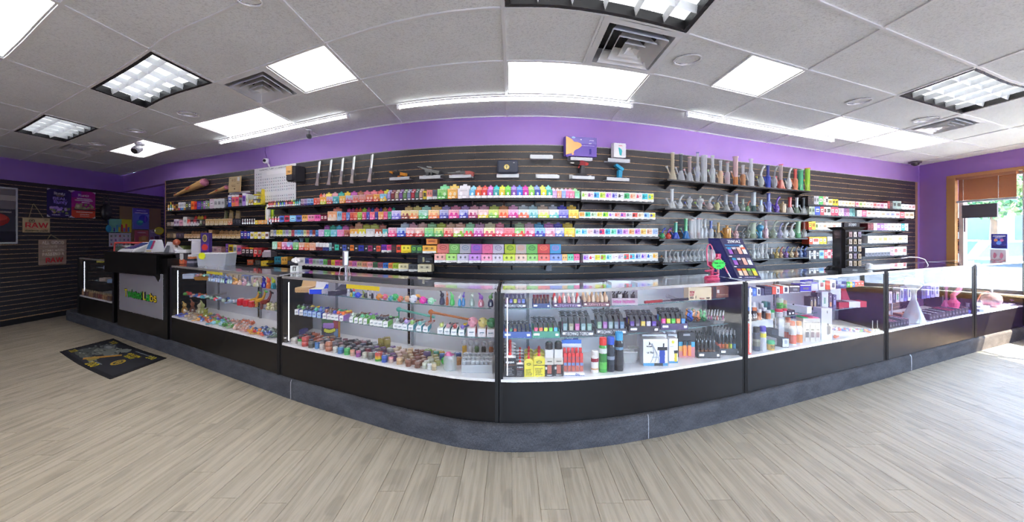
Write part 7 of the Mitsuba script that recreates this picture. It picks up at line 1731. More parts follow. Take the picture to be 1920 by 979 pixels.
pal_z = [(548, 585, ['8a2a30', 'b83a3a', '2a3a70', '4a4a58', 'a84a48']), (585, 625, ['b8583a', '9a4a38', '6a4a48', '4a4c58', 'c86a58']), (625, 700, ['2c2e38', '3a3c46', '5a5a62', '6a3a48', '8a3a50', '484a58', '303848']), (700, 740, ['6a4a8a', '8a4a68', 'a83040', '5a3a6a', '8a8c94', '9aa0a8', 'c8ccd0']), (740, 775, ['c8a888', 'd8b890', 'b89878', 'd0a898']), (775, 800, ['7a4838', '8a5040', '6a3c34']), (800, 830, ['c8ccb8', 'b8b068', '8a9a78', 'a0a878', 'd0c8a0'])]
for row_i, d in enumerate((.125, .195, .265, .335, .405, .475)):
 c = 552 + row_i * 6 + rc.uniform(0, 4)
 while c < 826:
  cols = next(z[2] for z in pal_z if z[0] <= c < z[1] or z[1] == 830)
  if 600 < c < 655 and d > .42 or (c > 735 and d > .42 and c < 800 and d > .46): c += 15; continue
  p = cpos(c, d + rc.uniform(-.008, .008), DECK + .0006); s = p[1] / 800; col = rc.choice(cols)
  rr = rc.uniform(5.0, 6.2) * s * (.95 if row_i < 4 else .9)
  if 715 < c < 732 and row_i in (4, 5): tin(p, ('8a7838', '2c2a2a')[row_i - 4], 6 * s, 21 * s, pG, gG, lid='9a8a48', look='tall tube jar', name='jar')
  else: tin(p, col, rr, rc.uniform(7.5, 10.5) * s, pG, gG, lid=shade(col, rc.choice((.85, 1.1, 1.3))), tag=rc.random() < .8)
  c += 2 * rr / s + rc.uniform(.8, 2.2)
# right part of the floor: balls, jars and a block of clear glass
for c, d, col, kd, sz in ((803, .36, '6a9028', 't', 7), (801, .30, '3a2a50', 't', 7), (818, .40, '2a8a70', 't', 5), (829, .42, 'd0a030', 't', 5), (829, .36, '2a58a0', 't', 5), (837, .34, '2c2c34', 'b', 6), (834, .24, '30c048', 'b', 7), (841, .14, 'f080b8', 'b', 7), (850, .30, 'd8a830', 't', 4), (858, .36, '2a4a98', 't', 7), (860, .28, 'b87838', 't', 6), (855, .44, 'a8b088', 't', 4)):
 p = cpos(c, d, DECK + .0006 + (.075 if col == 'f080b8' else 0)); s = p[1] / 800
 if kd == 'b': ball_pipe(p, col, sz * s, pG, gG, look='round silicone container')
 else: tin(p, col, sz * s, sz * 2.2 * s, pG, gG, look='small jar', name='jar')
k = thing('glass_jar', 'large square clear glass jar holding a pink ball at the right of the grinder case', 'jar'); p = cpos(844, .13, DECK + .0006)
part(k, 'body', MB().lathe([(.045, 0), (.05, .01), (.05, .085), (.042, .10), (.042, .108)], 'd8e0e0', 16, p, cap=False), 'glassware', smooth=True); part(k, 'rim', MB().lathe([(.043, .104), (.044, .112)], 'c8d4d4', 16, p, cap=False), 'glassware'); part(k, 'foot', MB().lathe([(.045, .001), (.05, .008)], 'c8d8d8', 16, p), 'glass_dense')
k = thing('glass_rack', 'clear acrylic rack of glass pieces at the right end of the grinder case', 'rack'); x0, x1 = cpos(866, .1, 0)[0], cpos(923, .1, 0)[0]; Y = Yc(B(895)) + .10; z = DECK + .0006
m = MB()
for yy, zz in ((Y, z + .06), (Y + .14, z + .10)): m.box(x0, x1, yy, yy + .003, z, zz, 'dfe4ea')
m.box(x0, x0 + .003, Y, Y + .2, z, z + .1, 'dfe4ea').box(x1 - .003, x1, Y, Y + .2, z, z + .1, 'dfe4ea').box(x0, x1, Y, Y + .2, z, z + .003, 'dfe4ea')
part(k, 'panels', m, 'glassware')
for j in range(3):
 for i in range(7):
  q = np.array([x0 + (x1 - x0) * (i + .5) / 7, Y + .03 + j * .055, z + .02 + j * .012]); k2 = thing('glass_bowl_piece', '', 'glass piece', 'clear glass pieces in the acrylic rack')
  part(k2, 'bowl', MB().lathe([(.006, 0), (.007, .025), (.017, .05), (.019, .062)], 'dde2e8', 9, q, cap=False), 'glassware', smooth=True); part(k2, 'lip', MB().lathe([(.019, .06), (.0205, .064), (.018, .066)], 'e8ecf0', 9, q, cap=False), 'glass_dense'); reg(k2, f'clear glass bowl piece in the {("front", "middle", "rear")[j]} row', None, 'of the acrylic rack', 'piece')
for i, (c, col) in enumerate(((871, 'd8a838'), (883, 'e4e4e8'), (894, '5a7a50'), (907, '2a2a2c'), (921, 'b8683a'))):
 p = cpos(c, .42, DECK + .03); k = thing('standing_pipe', ('yellow', 'white', 'green', 'black', 'brown')[i] + ' glass stem with a clear ball head standing in the grinder case', 'pipe', 'ball-headed stems in the grinder case')
 part(k, 'stem', MB().lathe([(.008, -.03), (.016, .02), (.02, .07), (.013, .085)], col, 10, p), 'gloss'); part(k, 'head', MB().ball(p + [0, 0, .106], .024, 'd8dce0', 2), 'glassware', smooth=True)
# graffiti box at the back
k, b = cbox(603, 634, .50, DECK, 38, .05, '5a5a6a', '', None, name='graffiti_box', cat='box', label='box with purple and yellow graffiti printing behind the grinders', side='b07828', prints=((0, 1, .75, 1, '4a6a4a'), (.7, 1, .5, .95, '9a4048'), (.0, .2, .2, .6, '3a3a44'), (.1, .75, .52, .78, 'b088c8'), (.75, 1, .1, .5, '6a88a8')))
x0, x1, Y, z, H = b; m = MB()
for i in range(6): m.fdisc(x0 + (x1 - x0) * (.22 + .11 * i), z + H * (.42 - .05 * math.sin(i * .7)), (x1 - x0) * .10, H * .12, Y - .0025, '3a3a18', 10).fdisc(x0 + (x1 - x0) * (.22 + .11 * i), z + H * (.42 - .05 * math.sin(i * .7)), (x1 - x0) * .08, H * .09, Y - .003, 'd0d048', 10)
part(k, 'bubble_letters', m)
cbox(547, 569, .44, DECK, 9, .1, '4a4a88', '', None, name='blue_carton', label='flat blue carton at the back left of the grinder case', prints=((.3, .7, .3, .6, '8a8ac0'),))
# pipes on white boxes, middle shelf
pB, gB = 'on the middle shelf of the grinder case', 'pipes resting on their boxes'
boxes = [(c, 'a8c8f0' if 566 < c < 600 else 'f0f0f4', '3a5ac0') for c in (556, 564.5, 572.5, 580.5, 589, 598)] + [(c, 'f2f2f4', '9a6ac0') for c in (608.5, 616.5, 624, 631, 640)] + [(c, 'f0f4f2', '7ac060') for c in (658.5, 667.5, 676, 684.5, 697, 705, 712.5, 722.5)] + \
  [(c, 'eef2f4', '3a98b0') for c in (742, 749.5, 759, 770, 785, 797.5)] + [(c, 'eef2f4', '1c7a84') for c in (825.5, 838, 851, 865)] + [(c, 'f2ecec', 'a82a40') for c in (884, 903.5, 920)]
pc = ['3a6a3a', '7ab070', '3a3c4a', '2c3038', '60c8a0', '4a68b8'] + ['8a5a48', '6a6058', '3a48b8', 'e05a30', 'f07830'] + ['c8dccc', '2c3a2c', '68c890', '3a8a3a', '58b048', '1c2c3c', '243040', '2c3838'] + ['a8b8b0', '2a2c30', 'a890d0', '88b860', '58a8a0', '8a706a'] + ['c8d878', 'c898a0', 'a03838', '7868b8'] + ['e8a0b0', 'd8c878', '2a7a48']
for i, ((c, col, sd), pcol) in enumerate(zip(boxes, pc)):
 w = 7.2 if c < 700 else 9.2 if c < 810 else 10.6 if c < 875 else 14.5
 h = 10 if c < 740 else 9.5 if c < 810 else 10.5 if c < 875 else 14.5
 k, b = cbox(c - w / 2, c + w / 2, .15, SH1, h, .15, col, pB, 'small white pipe boxes', look='small pipe box', side=sd, name='pipe_box', cat='box', prints=((.2, .8, .45, .6, '7a8a98'), (.25, .7, .25, .3, 'a8b4c0')))
 x0, x1, Y, z, H = b
 L = (x1 - x0) * (1.7 if c < 875 else 1.2)
 p = (( x0 + x1) / 2 + .004, Y + .035, z + H + .001)
 if c > 875: ball_pipe((p[0], p[1] + .03, p[2]), pcol, 9.5 * Y / 800, pB, gB, look='large round bubbler pipe')
 else: hand_pipe(p, pcol, max(.085, L), rc.uniform(.9, 1.7), pB, gB, r=(3.6 if c < 740 else 4.2) * Y / 800, acc=shade(pcol, rc.choice((.75, 1.25))))
 if i % 2 == 0 and c < 875:
  hand_pipe((p[0] + .01, p[1] + .075, p[2]), rc.choice(['9a6ac8', '2a3a98', 'e8c830', '8a3a2c', '3a8a6a', '3a3c48', '5aa860', '6a4838']), .07, rc.uniform(.4, 1.6), pB, gB, r=3.6 * Y / 800)
for c0, c1, col, lab in ((748, 815, '4aa898', 'long teal glass pipe with a round bowl behind the pipe boxes'), (808, 880, 'b8602c', 'long brown glass pipe with a round bowl behind the pipe boxes')):
 k = thing('long_pipe', lab, 'pipe', 'long glass pipes'); a, b = cpos(c0, .42, SH1 + .11), cpos(c1, .46, SH1 + .05); b[2] = SH1 + .062
 part(k, 'bowl', MB().ball(a, .022, col, 2), 'gloss', smooth=True); part(k, 'stem', MB().tube([a, a + (b - a) * .5, b], [.012, .009, .010], shade(col, 1.15), 9), 'gloss')
 part(k, 'rest', MB().tube([a - [0, 0, .02], [a[0], a[1], SH1 + .001]], .006, shade(col, .9), 6), 'gloss')
# upper shelf of the grinder case
pU, gU = 'on the upper shelf of the grinder case', 'goods on the upper shelf of the grinder case'
k = thing('wooden_box', 'open pale wooden box on the upper shelf of the grinder case', 'box'); Y = Yc(B(567)) + .19; s = Y / 800; x0, x1 = B(553) * Y, B(580) * Y; z = SH2 + .0006
part(k, 'tray', MB().box(x0, x1, Y, Y + .13, z, z + 9 * s, 'c8a070').fquad(x0, x1, z + 4 * s, z + 4.4 * s, Y - .0006, '8a6840').box(x0 + .008, x1 - .008, Y + .008, Y + .122, z + 9 * s, z + 9.2 * s, 'e0c090')); part(k, 'lid', MB().hexa([(x0, Y + .125, z + 9 * s), (x1, Y + .125, z + 9 * s), (x1, Y + .133, z + 9 * s), (x0, Y + .133, z + 9 * s), (x0, Y + .16, z + 22 * s), (x1, Y + .16, z + 22 * s), (x1, Y + .168, z + 22 * s), (x0, Y + .168, z + 22 * s)], 'd8b078'))
k = thing('blue_box', 'open white box with a bright blue front on the upper shelf', 'box'); Y = Yc(B(592)) + .18; s = Y / 800; x0, x1 = B(579.5) * Y, B(603) * Y
part(k, 'tray', MB().box(x0, x1, Y, Y + .13, z, z + 9 * s, 'e0e0ea').fquad(x0 + .004, x1, z, z + 8.6 * s, Y - .0006, '1c48d8').box(x0 + .006, x1 - .006, Y + .01, Y + .12, z + 9 * s, z + 9.2 * s, 'f0f0d8')); part(k, 'lid', MB().hexa([(x0, Y + .125, z + 9 * s), (x1, Y + .125, z + 9 * s), (x1, Y + .133, z + 9 * s), (x0, Y + .133, z + 9 * s), (x0, Y + .15, z + 21 * s), (x1, Y + .15, z + 21 * s), (x1, Y + .156, z + 21 * s), (x0, Y + .156, z + 21 * s)], 'dcdce6')); part(k, 'flap', MB().hexa([(x1, Y + .05, z + 9 * s), (x1 + .03, Y + .07, z + 9 * s), (x1 + .03, Y + .075, z + 9 * s), (x1, Y + .055, z + 9 * s), (x1, Y + .09, z + 16 * s), (x1 + .02, Y + .1, z + 16 * s), (x1 + .02, Y + .105, z + 16 * s), (x1, Y + .095, z + 16 * s)], '2a50c8'))
k = thing('scale', 'dark flat digital scale in its open case on the upper shelf', 'scale'); Y = Yc(B(630)) + .2; s = Y / 800; x0, x1 = B(615) * Y, B(640) * Y
part(k, 'base', MB().hexa([(x0, Y, z), (x0 + .07, Y, z), (x1, Y + .14, z), (x0 + .07, Y + .14, z), (x0, Y, z + 8 * s), (x0 + .07, Y, z + 8 * s), (x1, Y + .14, z + 8 * s), (x0 + .07, Y + .14, z + 8 * s)], '2a2c34')); part(k, 'lid', MB().hexa([(x0 + .02, Y + .1, z + 8 * s), (x1, Y + .13, z + 8 * s), (x1, Y + .14, z + 8 * s), (x0 + .02, Y + .11, z + 8 * s), (x0 + .06, Y + .14, z + 18 * s), (x1 - .01, Y + .16, z + 17 * s), (x1 - .01, Y + .17, z + 17 * s), (x0 + .06, Y + .15, z + 18 * s)], '363a44')); part(k, 'display', MB().add([(x0 + .03, Y + .02, z + 8.2 * s), (x0 + .05, Y + .02, z + 8.2 * s), (x0 + .075, Y + .09, z + 8.2 * s), (x0 + .055, Y + .09, z + 8.2 * s)], [(0, 1, 2, 3)], 'e8e8ec'))
k = thing('price_strip', 'yellow price strip under the front rail of the grinder case', 'label strip', 'yellow price strips'); a, b = B(650), B(712)
put(k, sweep(np.linspace(a, b, 6), Yc, [(-.008, TOP - .058), (-.008, TOP - .024), (-.0072, TOP - .024), (-.0072, TOP - .058)], 'e8cc30'))
k = thing('price_strip', 'yellow price strip under the front rail of the coloured pipe case', 'label strip', 'yellow price strips'); a, b = B(388), B(418)
put(k, sweep(np.linspace(a, b, 6), Yc, [(-.008, TOP - .052), (-.008, TOP - .024), (-.0072, TOP - .024), (-.0072, TOP - .052)], 'e0d048'))
for i, (c, col, w, h, acc) in enumerate(((653, 'c8d0d8', 6, 15, None), (659, 'c8c048', 6, 14, '222'), (664, '50b0c8', 6, 17, 'd84a48'), (682, '8a9a48', 6, 13, None), (690.5, 'e0e0e0', 4, 21, '1c1c1c'), (698, '2a2a30', 5, 17, 'e0e0e4'), (704, 'd8d4d8', 5, 20, None))):
 blob(cpos(c, .24, SH2 + .001), col, w * 3.9 / 800, h * 3.9 / 800, pU, gU, i, 'small glass pipe', acc)
for i, (c, col, r_, acc) in enumerate(((671, '2448d0', 6, None), (687, '3a4038', 5.5, '222'), (711, 'd88838', 6.5, '3a90c8'), (722, 'e06a88', 6, 'a8c830'), (733, '38989a', 5.5, 'd8ecec'), (741, '38b868', 7, 'a0f0c0'), (751, 'c86850', 6, '38a078'), (764, 'e8b890', 6, 'c88850'), (775, 'dce4f0', 8, '4a5a7a'), (783, 'f0b058', 6, None), (793, 'e838a8', 7, 'a02080'), (801, '8a48d0', 4.5, None), (808, 'b0ecc8', 6.5, '70c898'))):
 if c in (783,): ball_pipe(cpos(c, .33, SH2 + .001), col, r_ * 3.7 / 800, pU, gU, acc)
 else: ball_pipe(cpos(c, .24 if i % 2 else .20, SH2 + .001), col, r_ * 3.7 / 800 * .9, pU, gU, acc)
for i, (c, col, w, h, acc) in enumerate(((829, '26304a', 11, 27, '1c2238'), (838.5, 'b0582c', 6, 29, 'c87848'), (848, '48c060', 10, 25, '68d078'), (862, '3aa0d8', 7, 23, 'e8f0f4'), (869, '3888c8', 7, 27, '6a50c0'), (885, '98b0a8', 11, 27, 'c8d8d0'), (902, 'd888a0', 12, 25, '9a60c8'), (920, '2a3858', 11, 26, '68a868'))):
 blob(cpos(c, .22, SH2 + .001), col, w * 3.3 / 800, h * 3.3 / 800, pU, gU, i + 20, 'upright figure pipe', acc)
# ================= case of coloured pipes
pP, gP = 'on the floor of the pipe case', 'pipes piled in the pipe case'
zones = [(335, 350, .06, .2, 4, ['4a58c0', '5a68d0']), (345, 372, .08, .4, 14, ['e0c8a8', 'd8b890', 'e8d8c0', 'c8b0a0', 'd0a890']), (368, 400, .06, .35, 12, ['e07830', 'd84838', 'f09038', 'c8503a', '5a78c8', 'e8a040']), (390, 410, .3, .55, 6, ['3a4858', '4a5a70', 'c8c048', '2c58a8']), (398, 420, .06, .3, 8, ['9ad8e8', '58b0c8', '4a58c0', '78c060']),
   (402, 428, .32, .55, 6, ['e040b0', 'd03898', 'c04060', '6a8a50']), (418, 440, .08, .32, 9, ['4a48c0', '6a7ac8', '8a7a80', '3a8a3a', '5a9a4a', '2a7a30']), (436, 470, .06, .45, 20, ['e8b0a0', 'e09888', 'e8c0b0', 'd88878', 'f0d0c0', 'd8a090']), (452, 474, .42, .56, 6, ['d86030', 'c85028', 'e07840']), (468, 492, .06, .25, 9, ['f0a028', 'f08820', 'd83830', '3878c8', '4a90c0']), (486, 519, .08, .4, 16, ['3858a8', '58708a', 'c8d8d8', '5a7060', 'd85040', '2848a0', 'a8c8c8', '9ab0b0'])]
for z0, z1, d0, d1, n, cols in zones:
 for i in range(n):
  c = z0 + (z1 - z0) * ((i * .618 + .13) % 1); d = d0 + (d1 - d0) * (i + .5) / n
  col = rc.choice(cols); L = rc.uniform(.055, .085)
  hand_pipe(cpos(c, d, DECK + .0006), col, L, rc.uniform(0, 6.28), pP, gP, r=rc.uniform(.018, .026), acc=rc.choice([None, shade(col, 1.4), shade(col, .7)]), look=rc.choice(['glass spoon pipe', 'small glass pipe', 'round-bowled glass pipe']))
for c, d, col, h, acc in ((334, .40, '3a3632', .11, 'e8e4dc'), (346, .38, 'c8903a', .15, 'e8c070'), (361, .42, '6a3a28', .19, '8a5038'), (374, .45, 'd8d0a0', .17, 'e8e0b8'), (380, .40, 'a8b060', .2, 'c8d088'), (386, .34, 'a0a838', .12, None)):
 blob(cpos(c, d, DECK + .0006), col, .07, h, pP, gP, int(c), 'tall figure pipe', acc)
pM, gM = 'on the middle shelf of the pipe case', 'pipes on the middle shelf of the pipe case'
for i, (c, col) in enumerate(((347, '58a048'), (351, 'd84030'), (357, 'd85058'), (363, 'e8b898'), (369, '5878c0'), (374, 'e08040'), (379, '58b0c0'), (375, 'e04848'), (384, 'd0c8e0'), (389, 'c0d8d0'), (396, 'a8c8b8'), (401, '384838'), (404, 'e85868'), (408, '98d0b0'), (413, 'b8c8e8'), (419, 'c8e0d0'), (423, '38404a'), (428, '3058a8'), (433, 'a8c0d8'), (438, 'd8d8e8'), (444, 'a8b8d8'))):
 hand_pipe(cpos(c, .16 + .05 * (i % 3) + (.06 if i % 4 == 1 else 0), SH1 + .001), col, .075, rc.uniform(0, 6.28), pM, gM, r=.022)
for c, col, sz in ((452, 'd02830', .07), (463, 'd82c34', .07), (472, 'd83a38', .06)):
 k = thing('red_cup', '', 'cup', 'red glass cups in the pipe case'); p = cpos(c, .17, SH1 + .001); part(k, 'body', MB().lathe([(sz * .5, 0), (sz * .55, sz * .3), (sz * .5, sz * .9), (sz * .4, sz)], col, 12, p), 'gloss'); part(k, 'rim', MB().lathe([(sz * .42, sz * .98), (sz * .44, sz * 1.03)], 'f0d8d8', 12, p, cap=False), 'gloss'); reg(k, 'glass cup', col, pM, 'cup')
def quadruped(c, d, z, s, col, acc, lab, neck):
 """Glass giraffe: barrel body, four legs, long neck, head with ears, tail."""
 p = cpos(c, d, z); k = thing('animal_figure', lab, 'figure', 'glass giraffes on the middle shelf')
 m = MB().tube([p + [-.030 * s, 0, .05 * s], p + [0, 0, .055 * s], p + [.026 * s, 0, .062 * s]], [.014 * s, .019 * s, .017 * s], col, 9)
 m.tube([p + [.024 * s, 0, .065 * s], p + [.040 * s, 0, .10 * s], p + [.046 * s, 0, neck * s]], [.013 * s, .009 * s, .008 * s], col, 8).ball(p + [.046 * s, 0, neck * s], .0085 * s, col, 1).tube([p + [.046 * s, 0, neck * s], p + [.066 * s, 0, (neck - .006) * s]], [.009 * s, .006 * s], acc, 7)
 for dx in (-.026, .020):
  for dyy in (-.010, .010):
   m.tube([p + [dx * s, dyy * s, .05 * s], p + [(dx + .003) * s, dyy * s, .026 * s], p + [dx * s, dyy * s, 0]], [.0075 * s, .005 * s, .0055 * s], col, 6)
 m.tube([p + [-.032 * s, 0, .055 * s], p + [-.042 * s, 0, .03 * s]], .003 * s, acc, 5)
 for dyy in (-.005, .005): m.tube([p + [.042 * s, dyy * s, neck * s + .006 * s], p + [.040 * s, dyy * 1.8 * s, (neck + .016) * s]], [.003 * s, .002 * s], acc, 5)
 part(k, 'body', m, 'gloss')
quadruped(476, .25, SH1 + .001, 1.15, 'd8a028', '38a040', 'yellow glass giraffe with a green head, left of three', .125)
quadruped(487, .25, SH1 + .001, 1.25, 'e0a830', '38a848', 'yellow glass giraffe with a green head, middle of three', .13)
quadruped(497, .17, SH1 + .001, 1.3, '7a2c24', '2a2430', 'dark red brown glass giraffe on the middle shelf of the pipe case', .13)
for i, (c, col) in enumerate(((503, 'd8cc90'), (507, 'e0d8b0'), (511, 'c8c880'), (515, '58984a'), (512, 'e8e0c0'), (517, 'd8d0a8'))):
 blob(cpos(c, .17 + .06 * (i % 2), SH1 + .001), col, .05, .075, pM, gM, i + 60, 'pale knobbly glass pipe')
pQ, gQ = 'on the upper shelf of the pipe case', 'pipes on the upper shelf of the pipe case'
cbox(342, 364, .19, SH2, 9, .12, 'c8dcf8', '', None, name='white_carton', label='long pale blue white carton at the left end of the upper shelf', prints=((.1, .9, .3, .6, 'dce8fc'),))
k = thing('wicker_tray', 'tan tray of small pipes on the upper shelf of the pipe case', 'tray'); p = cpos(377, .2, SH2 + .001); part(k, 'tray', MB().hexa([(p[0] - .07, p[1], p[2]), (p[0] + .07, p[1], p[2]), (p[0] + .07, p[1] + .12, p[2]), (p[0] - .07, p[1] + .12, p[2]), (p[0] - .085, p[1] - .01, p[2] + .04), (p[0] + .085, p[1] - .01, p[2] + .04), (p[0] + .085, p[1] + .13, p[2] + .04), (p[0] - .085, p[1] + .13, p[2] + .04)], 'a87838'))
for i, col in enumerate(('b08a98', 'd0a878', '58a088', '8ac0b0', 'c86a60', 'a04838', 'e0c8b0', '9a3838')):
 hand_pipe(p + [-.06 + .04 * (i % 4), .03 + .05 * (i // 4), .041], col, .06, rc.uniform(0, 6.28), pQ, gQ, r=.018)
for i, c in enumerate(np.linspace(393, 433, 10)):
 blob(cpos(float(c), .20, SH2 + .001), ('b8d0e8', 'c8d8f0', 'a8c0e8', 'd0d8f0', 'b8c8f0', 'c8e0e0', 'c0e8d8', '283890', 'c8e8d8', 'b0d0d8')[i], .036, .09 if i != 7 else .1, pQ, gQ, i + 80, 'slim standing glass pipe', ('6a88c0', '8aa0d0', '7888b8')[i % 3])
for i, (c, col, w, h, acc) in enumerate(((443, 'd8985a', .085, .07, 'e0a840'), (450, 'e8c0a8', .06, .06, None), (459, 'd8a8b8', .06, .075, 'e8c8d0'), (466, 'c8d8d0', .05, .05, None), (479, 'd8d8a0', .05, .085, 'e0b0b8'), (483, 'd0d0b8', .045, .07, None))): blob(cpos(c, .22, SH2 + .001), col, w, h, pQ, gQ, i + 95, 'squat glass pipe', acc)
blob(cpos(495, .20, SH2 + .001), '2a28a8', .05, .125, pQ, gQ, 120, 'tall figure pipe', '28247a'); blob(cpos(504, .20, SH2 + .001), 'e07838', .055, .115, pQ, gQ, 121, 'tall figure pipe', 'e86048'); blob(cpos(513, .20, SH2 + .001), '389aa8', .055, .115, pQ, gQ, 122, 'tall figure pipe', 'c8d038')
# cartons lying under the glass top at the back
for c0, c1, col, lab in ((424, 451, 'c8b8a0', 'row of tan printed packs at the back of the upper shelf'), (453, 467, '8a98c8', 'blue packs at the back of the upper shelf'), (470, 503, 'c8ccd0', 'row of clear packs at the back of the upper shelf')):
 cbox(c0, c1, .46, SH2, 15, .08, col, '', None, name='rear_pack', cat='pack', label=lab, prints=tuple((.06 + .13 * i, .15 + .13 * i, .15, .85, rc.choice(['b09078', 'd8c8b0', '9a8a80', 'e0d8d0', '7a88b0'])) for i in range(7)))
# ================= short case at the far left
pS, gS = 'in the short far left case', 'bottles in the short far left case'
for i in range(26):
 c = 156 + (i % 13) * 4.3; p = cpos(c, .08 + .08 * (i // 13), DECK + .001); col = rc.choice(['6a4838', '8a6048', '5a3a34', 'a88058', '7a3a34'])
 k = thing('dark_vial', '', 'bottle', gS); part(k, 'body', MB().lathe([(.018, 0), (.018, .06), (.01, .072)], col, 8, p), 'gloss'); part(k, 'cap', MB().lathe([(.012, .072), (.012, .095)], 'b8a078', 8, p), 'gloss'); reg(k, 'small vial', col, pS, 'vial')
for i, (c, d, z, w, col) in enumerate(((192, .25, SH1, 12, 'c8b8a8'), (206, .2, SH1, 10, '88b0d8'), (200, .2, SH2, 12, '8a9ac8'), (210, .25, SH2, 8, 'a0a8b8'), (186, .25, SH2 + .09, 10, 'c8c040'), (208, .1, DECK, 9, '3a3c48'))):
 cbox(c - w / 2, c + w / 2, d, z, 7, .1, col, pS, gS, look='small pack', prints=((.1, .9, .3, .7, shade(col, 1.3)),))
# ================= case of supplements and scales
pX, gX = 'in the supplement case', 'goods in the supplement case'
_k, b = spray(1402.5, .06, DECK, 11, 56, 'd8422a', 'e05038', pX, gX, 'tall red cola can', ((.6, 'd8422a'),), name='tall_can')
_k, b = spray(1418, .12, DECK, 13, 44, '3a4458', '1c1c20', pX, gX, 'black topped container', ((.2, '6a6a58'), (.4, '8a8870'), (.5, '3a3c48')), name='tall_can')
_k, b = spray(1430, .085, DECK, 12, 46, 'c0c4c8', '4030a8', pX, gX, 'silver and yellow bottle with a violet cap', ((.55, 'e0d828'),), name='tall_can')
p = cpos(1445, .07, DECK + .0006); s = p[1] / 800
k = thing('novelty_jar', 'short yellow jar with a green lid and black lettering', 'jar'); part(k, 'body', MB().lathe([(6 * s, 0), (6.6 * s, 1.5 * s), (6.6 * s, 11 * s)], 'd8a828', 16, p), 'gloss'); part(k, 'lid', MB().lathe([(7 * s, 11 * s), (7 * s, 16 * s), (6 * s, 17.5 * s), (3 * s, 18 * s)], '38a868', 16, p), 'gloss')
m = MB(); text_on(m, 'TNT', 6 * s, (p[0] - 4.5 * s, p[1] - 6.7 * s, p[2] + 3 * s), UX, NY, '1c1c1c', True, 9 * s); part(k, 'lettering', m)
cbox(1447, 1460, .26, DECK, 26, .1, '2a3444', pX, gX, look='tall dark carton')
# long carton lying towards the back
k = thing('long_carton', 'long black and white striped carton lying end on in the supplement case', 'carton'); Y = Yc(B(1473)) + .055; x0, x1 = B(1466.5) * Y, B(1479.5) * Y; z = DECK + .0006; H = 17 * Y / 800
m = MB().hexa([(x0, Y, z), (x1, Y, z), (x1 - .10, Y + .24, z), (x0 - .10, Y + .24, z), (x0, Y, z + H), (x1, Y, z + H), (x1 - .10, Y + .24, z + H), (x0 - .10, Y + .24, z + H)], '30323a').fquad(x0 + .004, x1 - .002, z + .004, z + H - .004, Y - .0006, 'd4d6da').fquad(x0 + .02, x1 - .015, z + H * .4, z + H * .8, Y - .001, '9aa0a8')
m.quad((x0 - .0006 - .02, Y + .045, z + .01), (x0 - .0006 - .09, Y + .22, z + .01), (x0 - .0006 - .09, Y + .22, z + H - .01), (x0 - .0006 - .02, Y + .045, z + H - .01), 'c8ccd4'); put(k, m)
for c, d, h, nm, cap in ((1477.5, .24, 46, 'rear left orange supplement bottle', 'd86a50'), (1486, .12, 44, 'middle orange supplement bottle', 'd86048'), (1497.5, .12, 42, 'right orange supplement bottle', 'e08850')):
 p = cpos(c, d, DECK + .0006); s = p[1] / 800; r = 6.2 * s; Hh = h * s; k = thing('supplement_bottle', nm + ' with a white upper label', 'bottle', 'orange supplement bottles')
 lo = 'e08030' if c > 1490 else 'd85a38'
 part(k, 'body', MB().lathe([(r * .96, 0, 'e8e8e8'), (r, Hh * .05, lo), (r, Hh * .42, 'e4e6ea'), (r, Hh * .68, 'e8e8ea'), (r * .6, Hh * .78, 'e8e8ea'), (r * .58, Hh * .8, 'e8e8ea')], lo, 16, p), 'gloss'); part(k, 'cap', MB().lathe([(r * .68, Hh * .8), (r * .68, Hh * .97), (r * .5, Hh)], cap, 14, p), 'gloss')
p = cpos(1486.5, .3, DECK + .0006); s = p[1] / 800; k = thing('supplement_bottle', 'bottle with a dark violet cap behind the middle orange bottle', 'bottle', 'orange supplement bottles'); part(k, 'body', MB().lathe([(6 * s, 0), (6 * s, 35 * s), (4 * s, 40 * s)], 'd8dce4', 14, p), 'gloss'); part(k, 'cap', MB().lathe([(4.3 * s, 40 * s), (4.3 * s, 48 * s), (3 * s, 49 * s)], '3a3a6a', 12, p), 'gloss')
k, b = cbox(1506, 1538, .09, DECK, 44, .28, 'dcd6cc', '', None, name='display_carton', label='cream display carton of tall packs with green and pink tops', prints=((.03, .97, .80, .84, '9a948a'),))
x0, x1, Y, z, H = b; m = MB()
for i, cc in enumerate(('38b878', 'f06a78', 'f080a8')):
 for j in range(2):
  xa = x0 + (x1 - x0) * (i + .05) / 3; part(k, 'top_panel', MB().box(xa, xa + (x1 - x0) * .3, Y + .01 + j * .135, Y + .13 + j * .135, z + H + .0005, z + H + .006, cc))
for i in range(3):
 a = x0 + (x1 - x0) * (.08 + .31 * i); w = (x1 - x0) * .24
 part(k, 'pack', MB().box(a, a + w, Y - .008, Y - .0005, z + .01, z + H * .76, 'cfc8bc').fquad(a + w * .1, a + w * .9, z + H * .2, z + H * .44, Y - .0086, ('6a6460', '8a706c', '9a7c78')[i]).fquad(a + w * .15, a + w * .85, z + H * .5, z + H * .56, Y - .0086, '6a6660'))
k, b = cbox(1540, 1560, .075, DECK, 59, .11, 'dcdadc', '', None, name='tall_white_carton', label='tall white carton with a black device picture beside the red box', side='c0c8e0', prints=((.52, .58, .84, .92, '3a3c40'),))
x0, x1, Y, z, H = b; m = MB(); P = [(.52, .16), (.86, .19), (.88, .42), (.66, .47), (.50, .43), (.62, .34)]; m.add([(x0 + (x1 - x0) * a, Y - .0012, z + H * b_) for a, b_ in P], [(0, i, i + 1) for i in range(1, len(P) - 1)], '55555c').fdisc(x0 + (x1 - x0) * .6, z + H * .49, (x1 - x0) * .09, H * .03, Y - .0014, '2c2c30', 10); part(k, 'device_print', m)
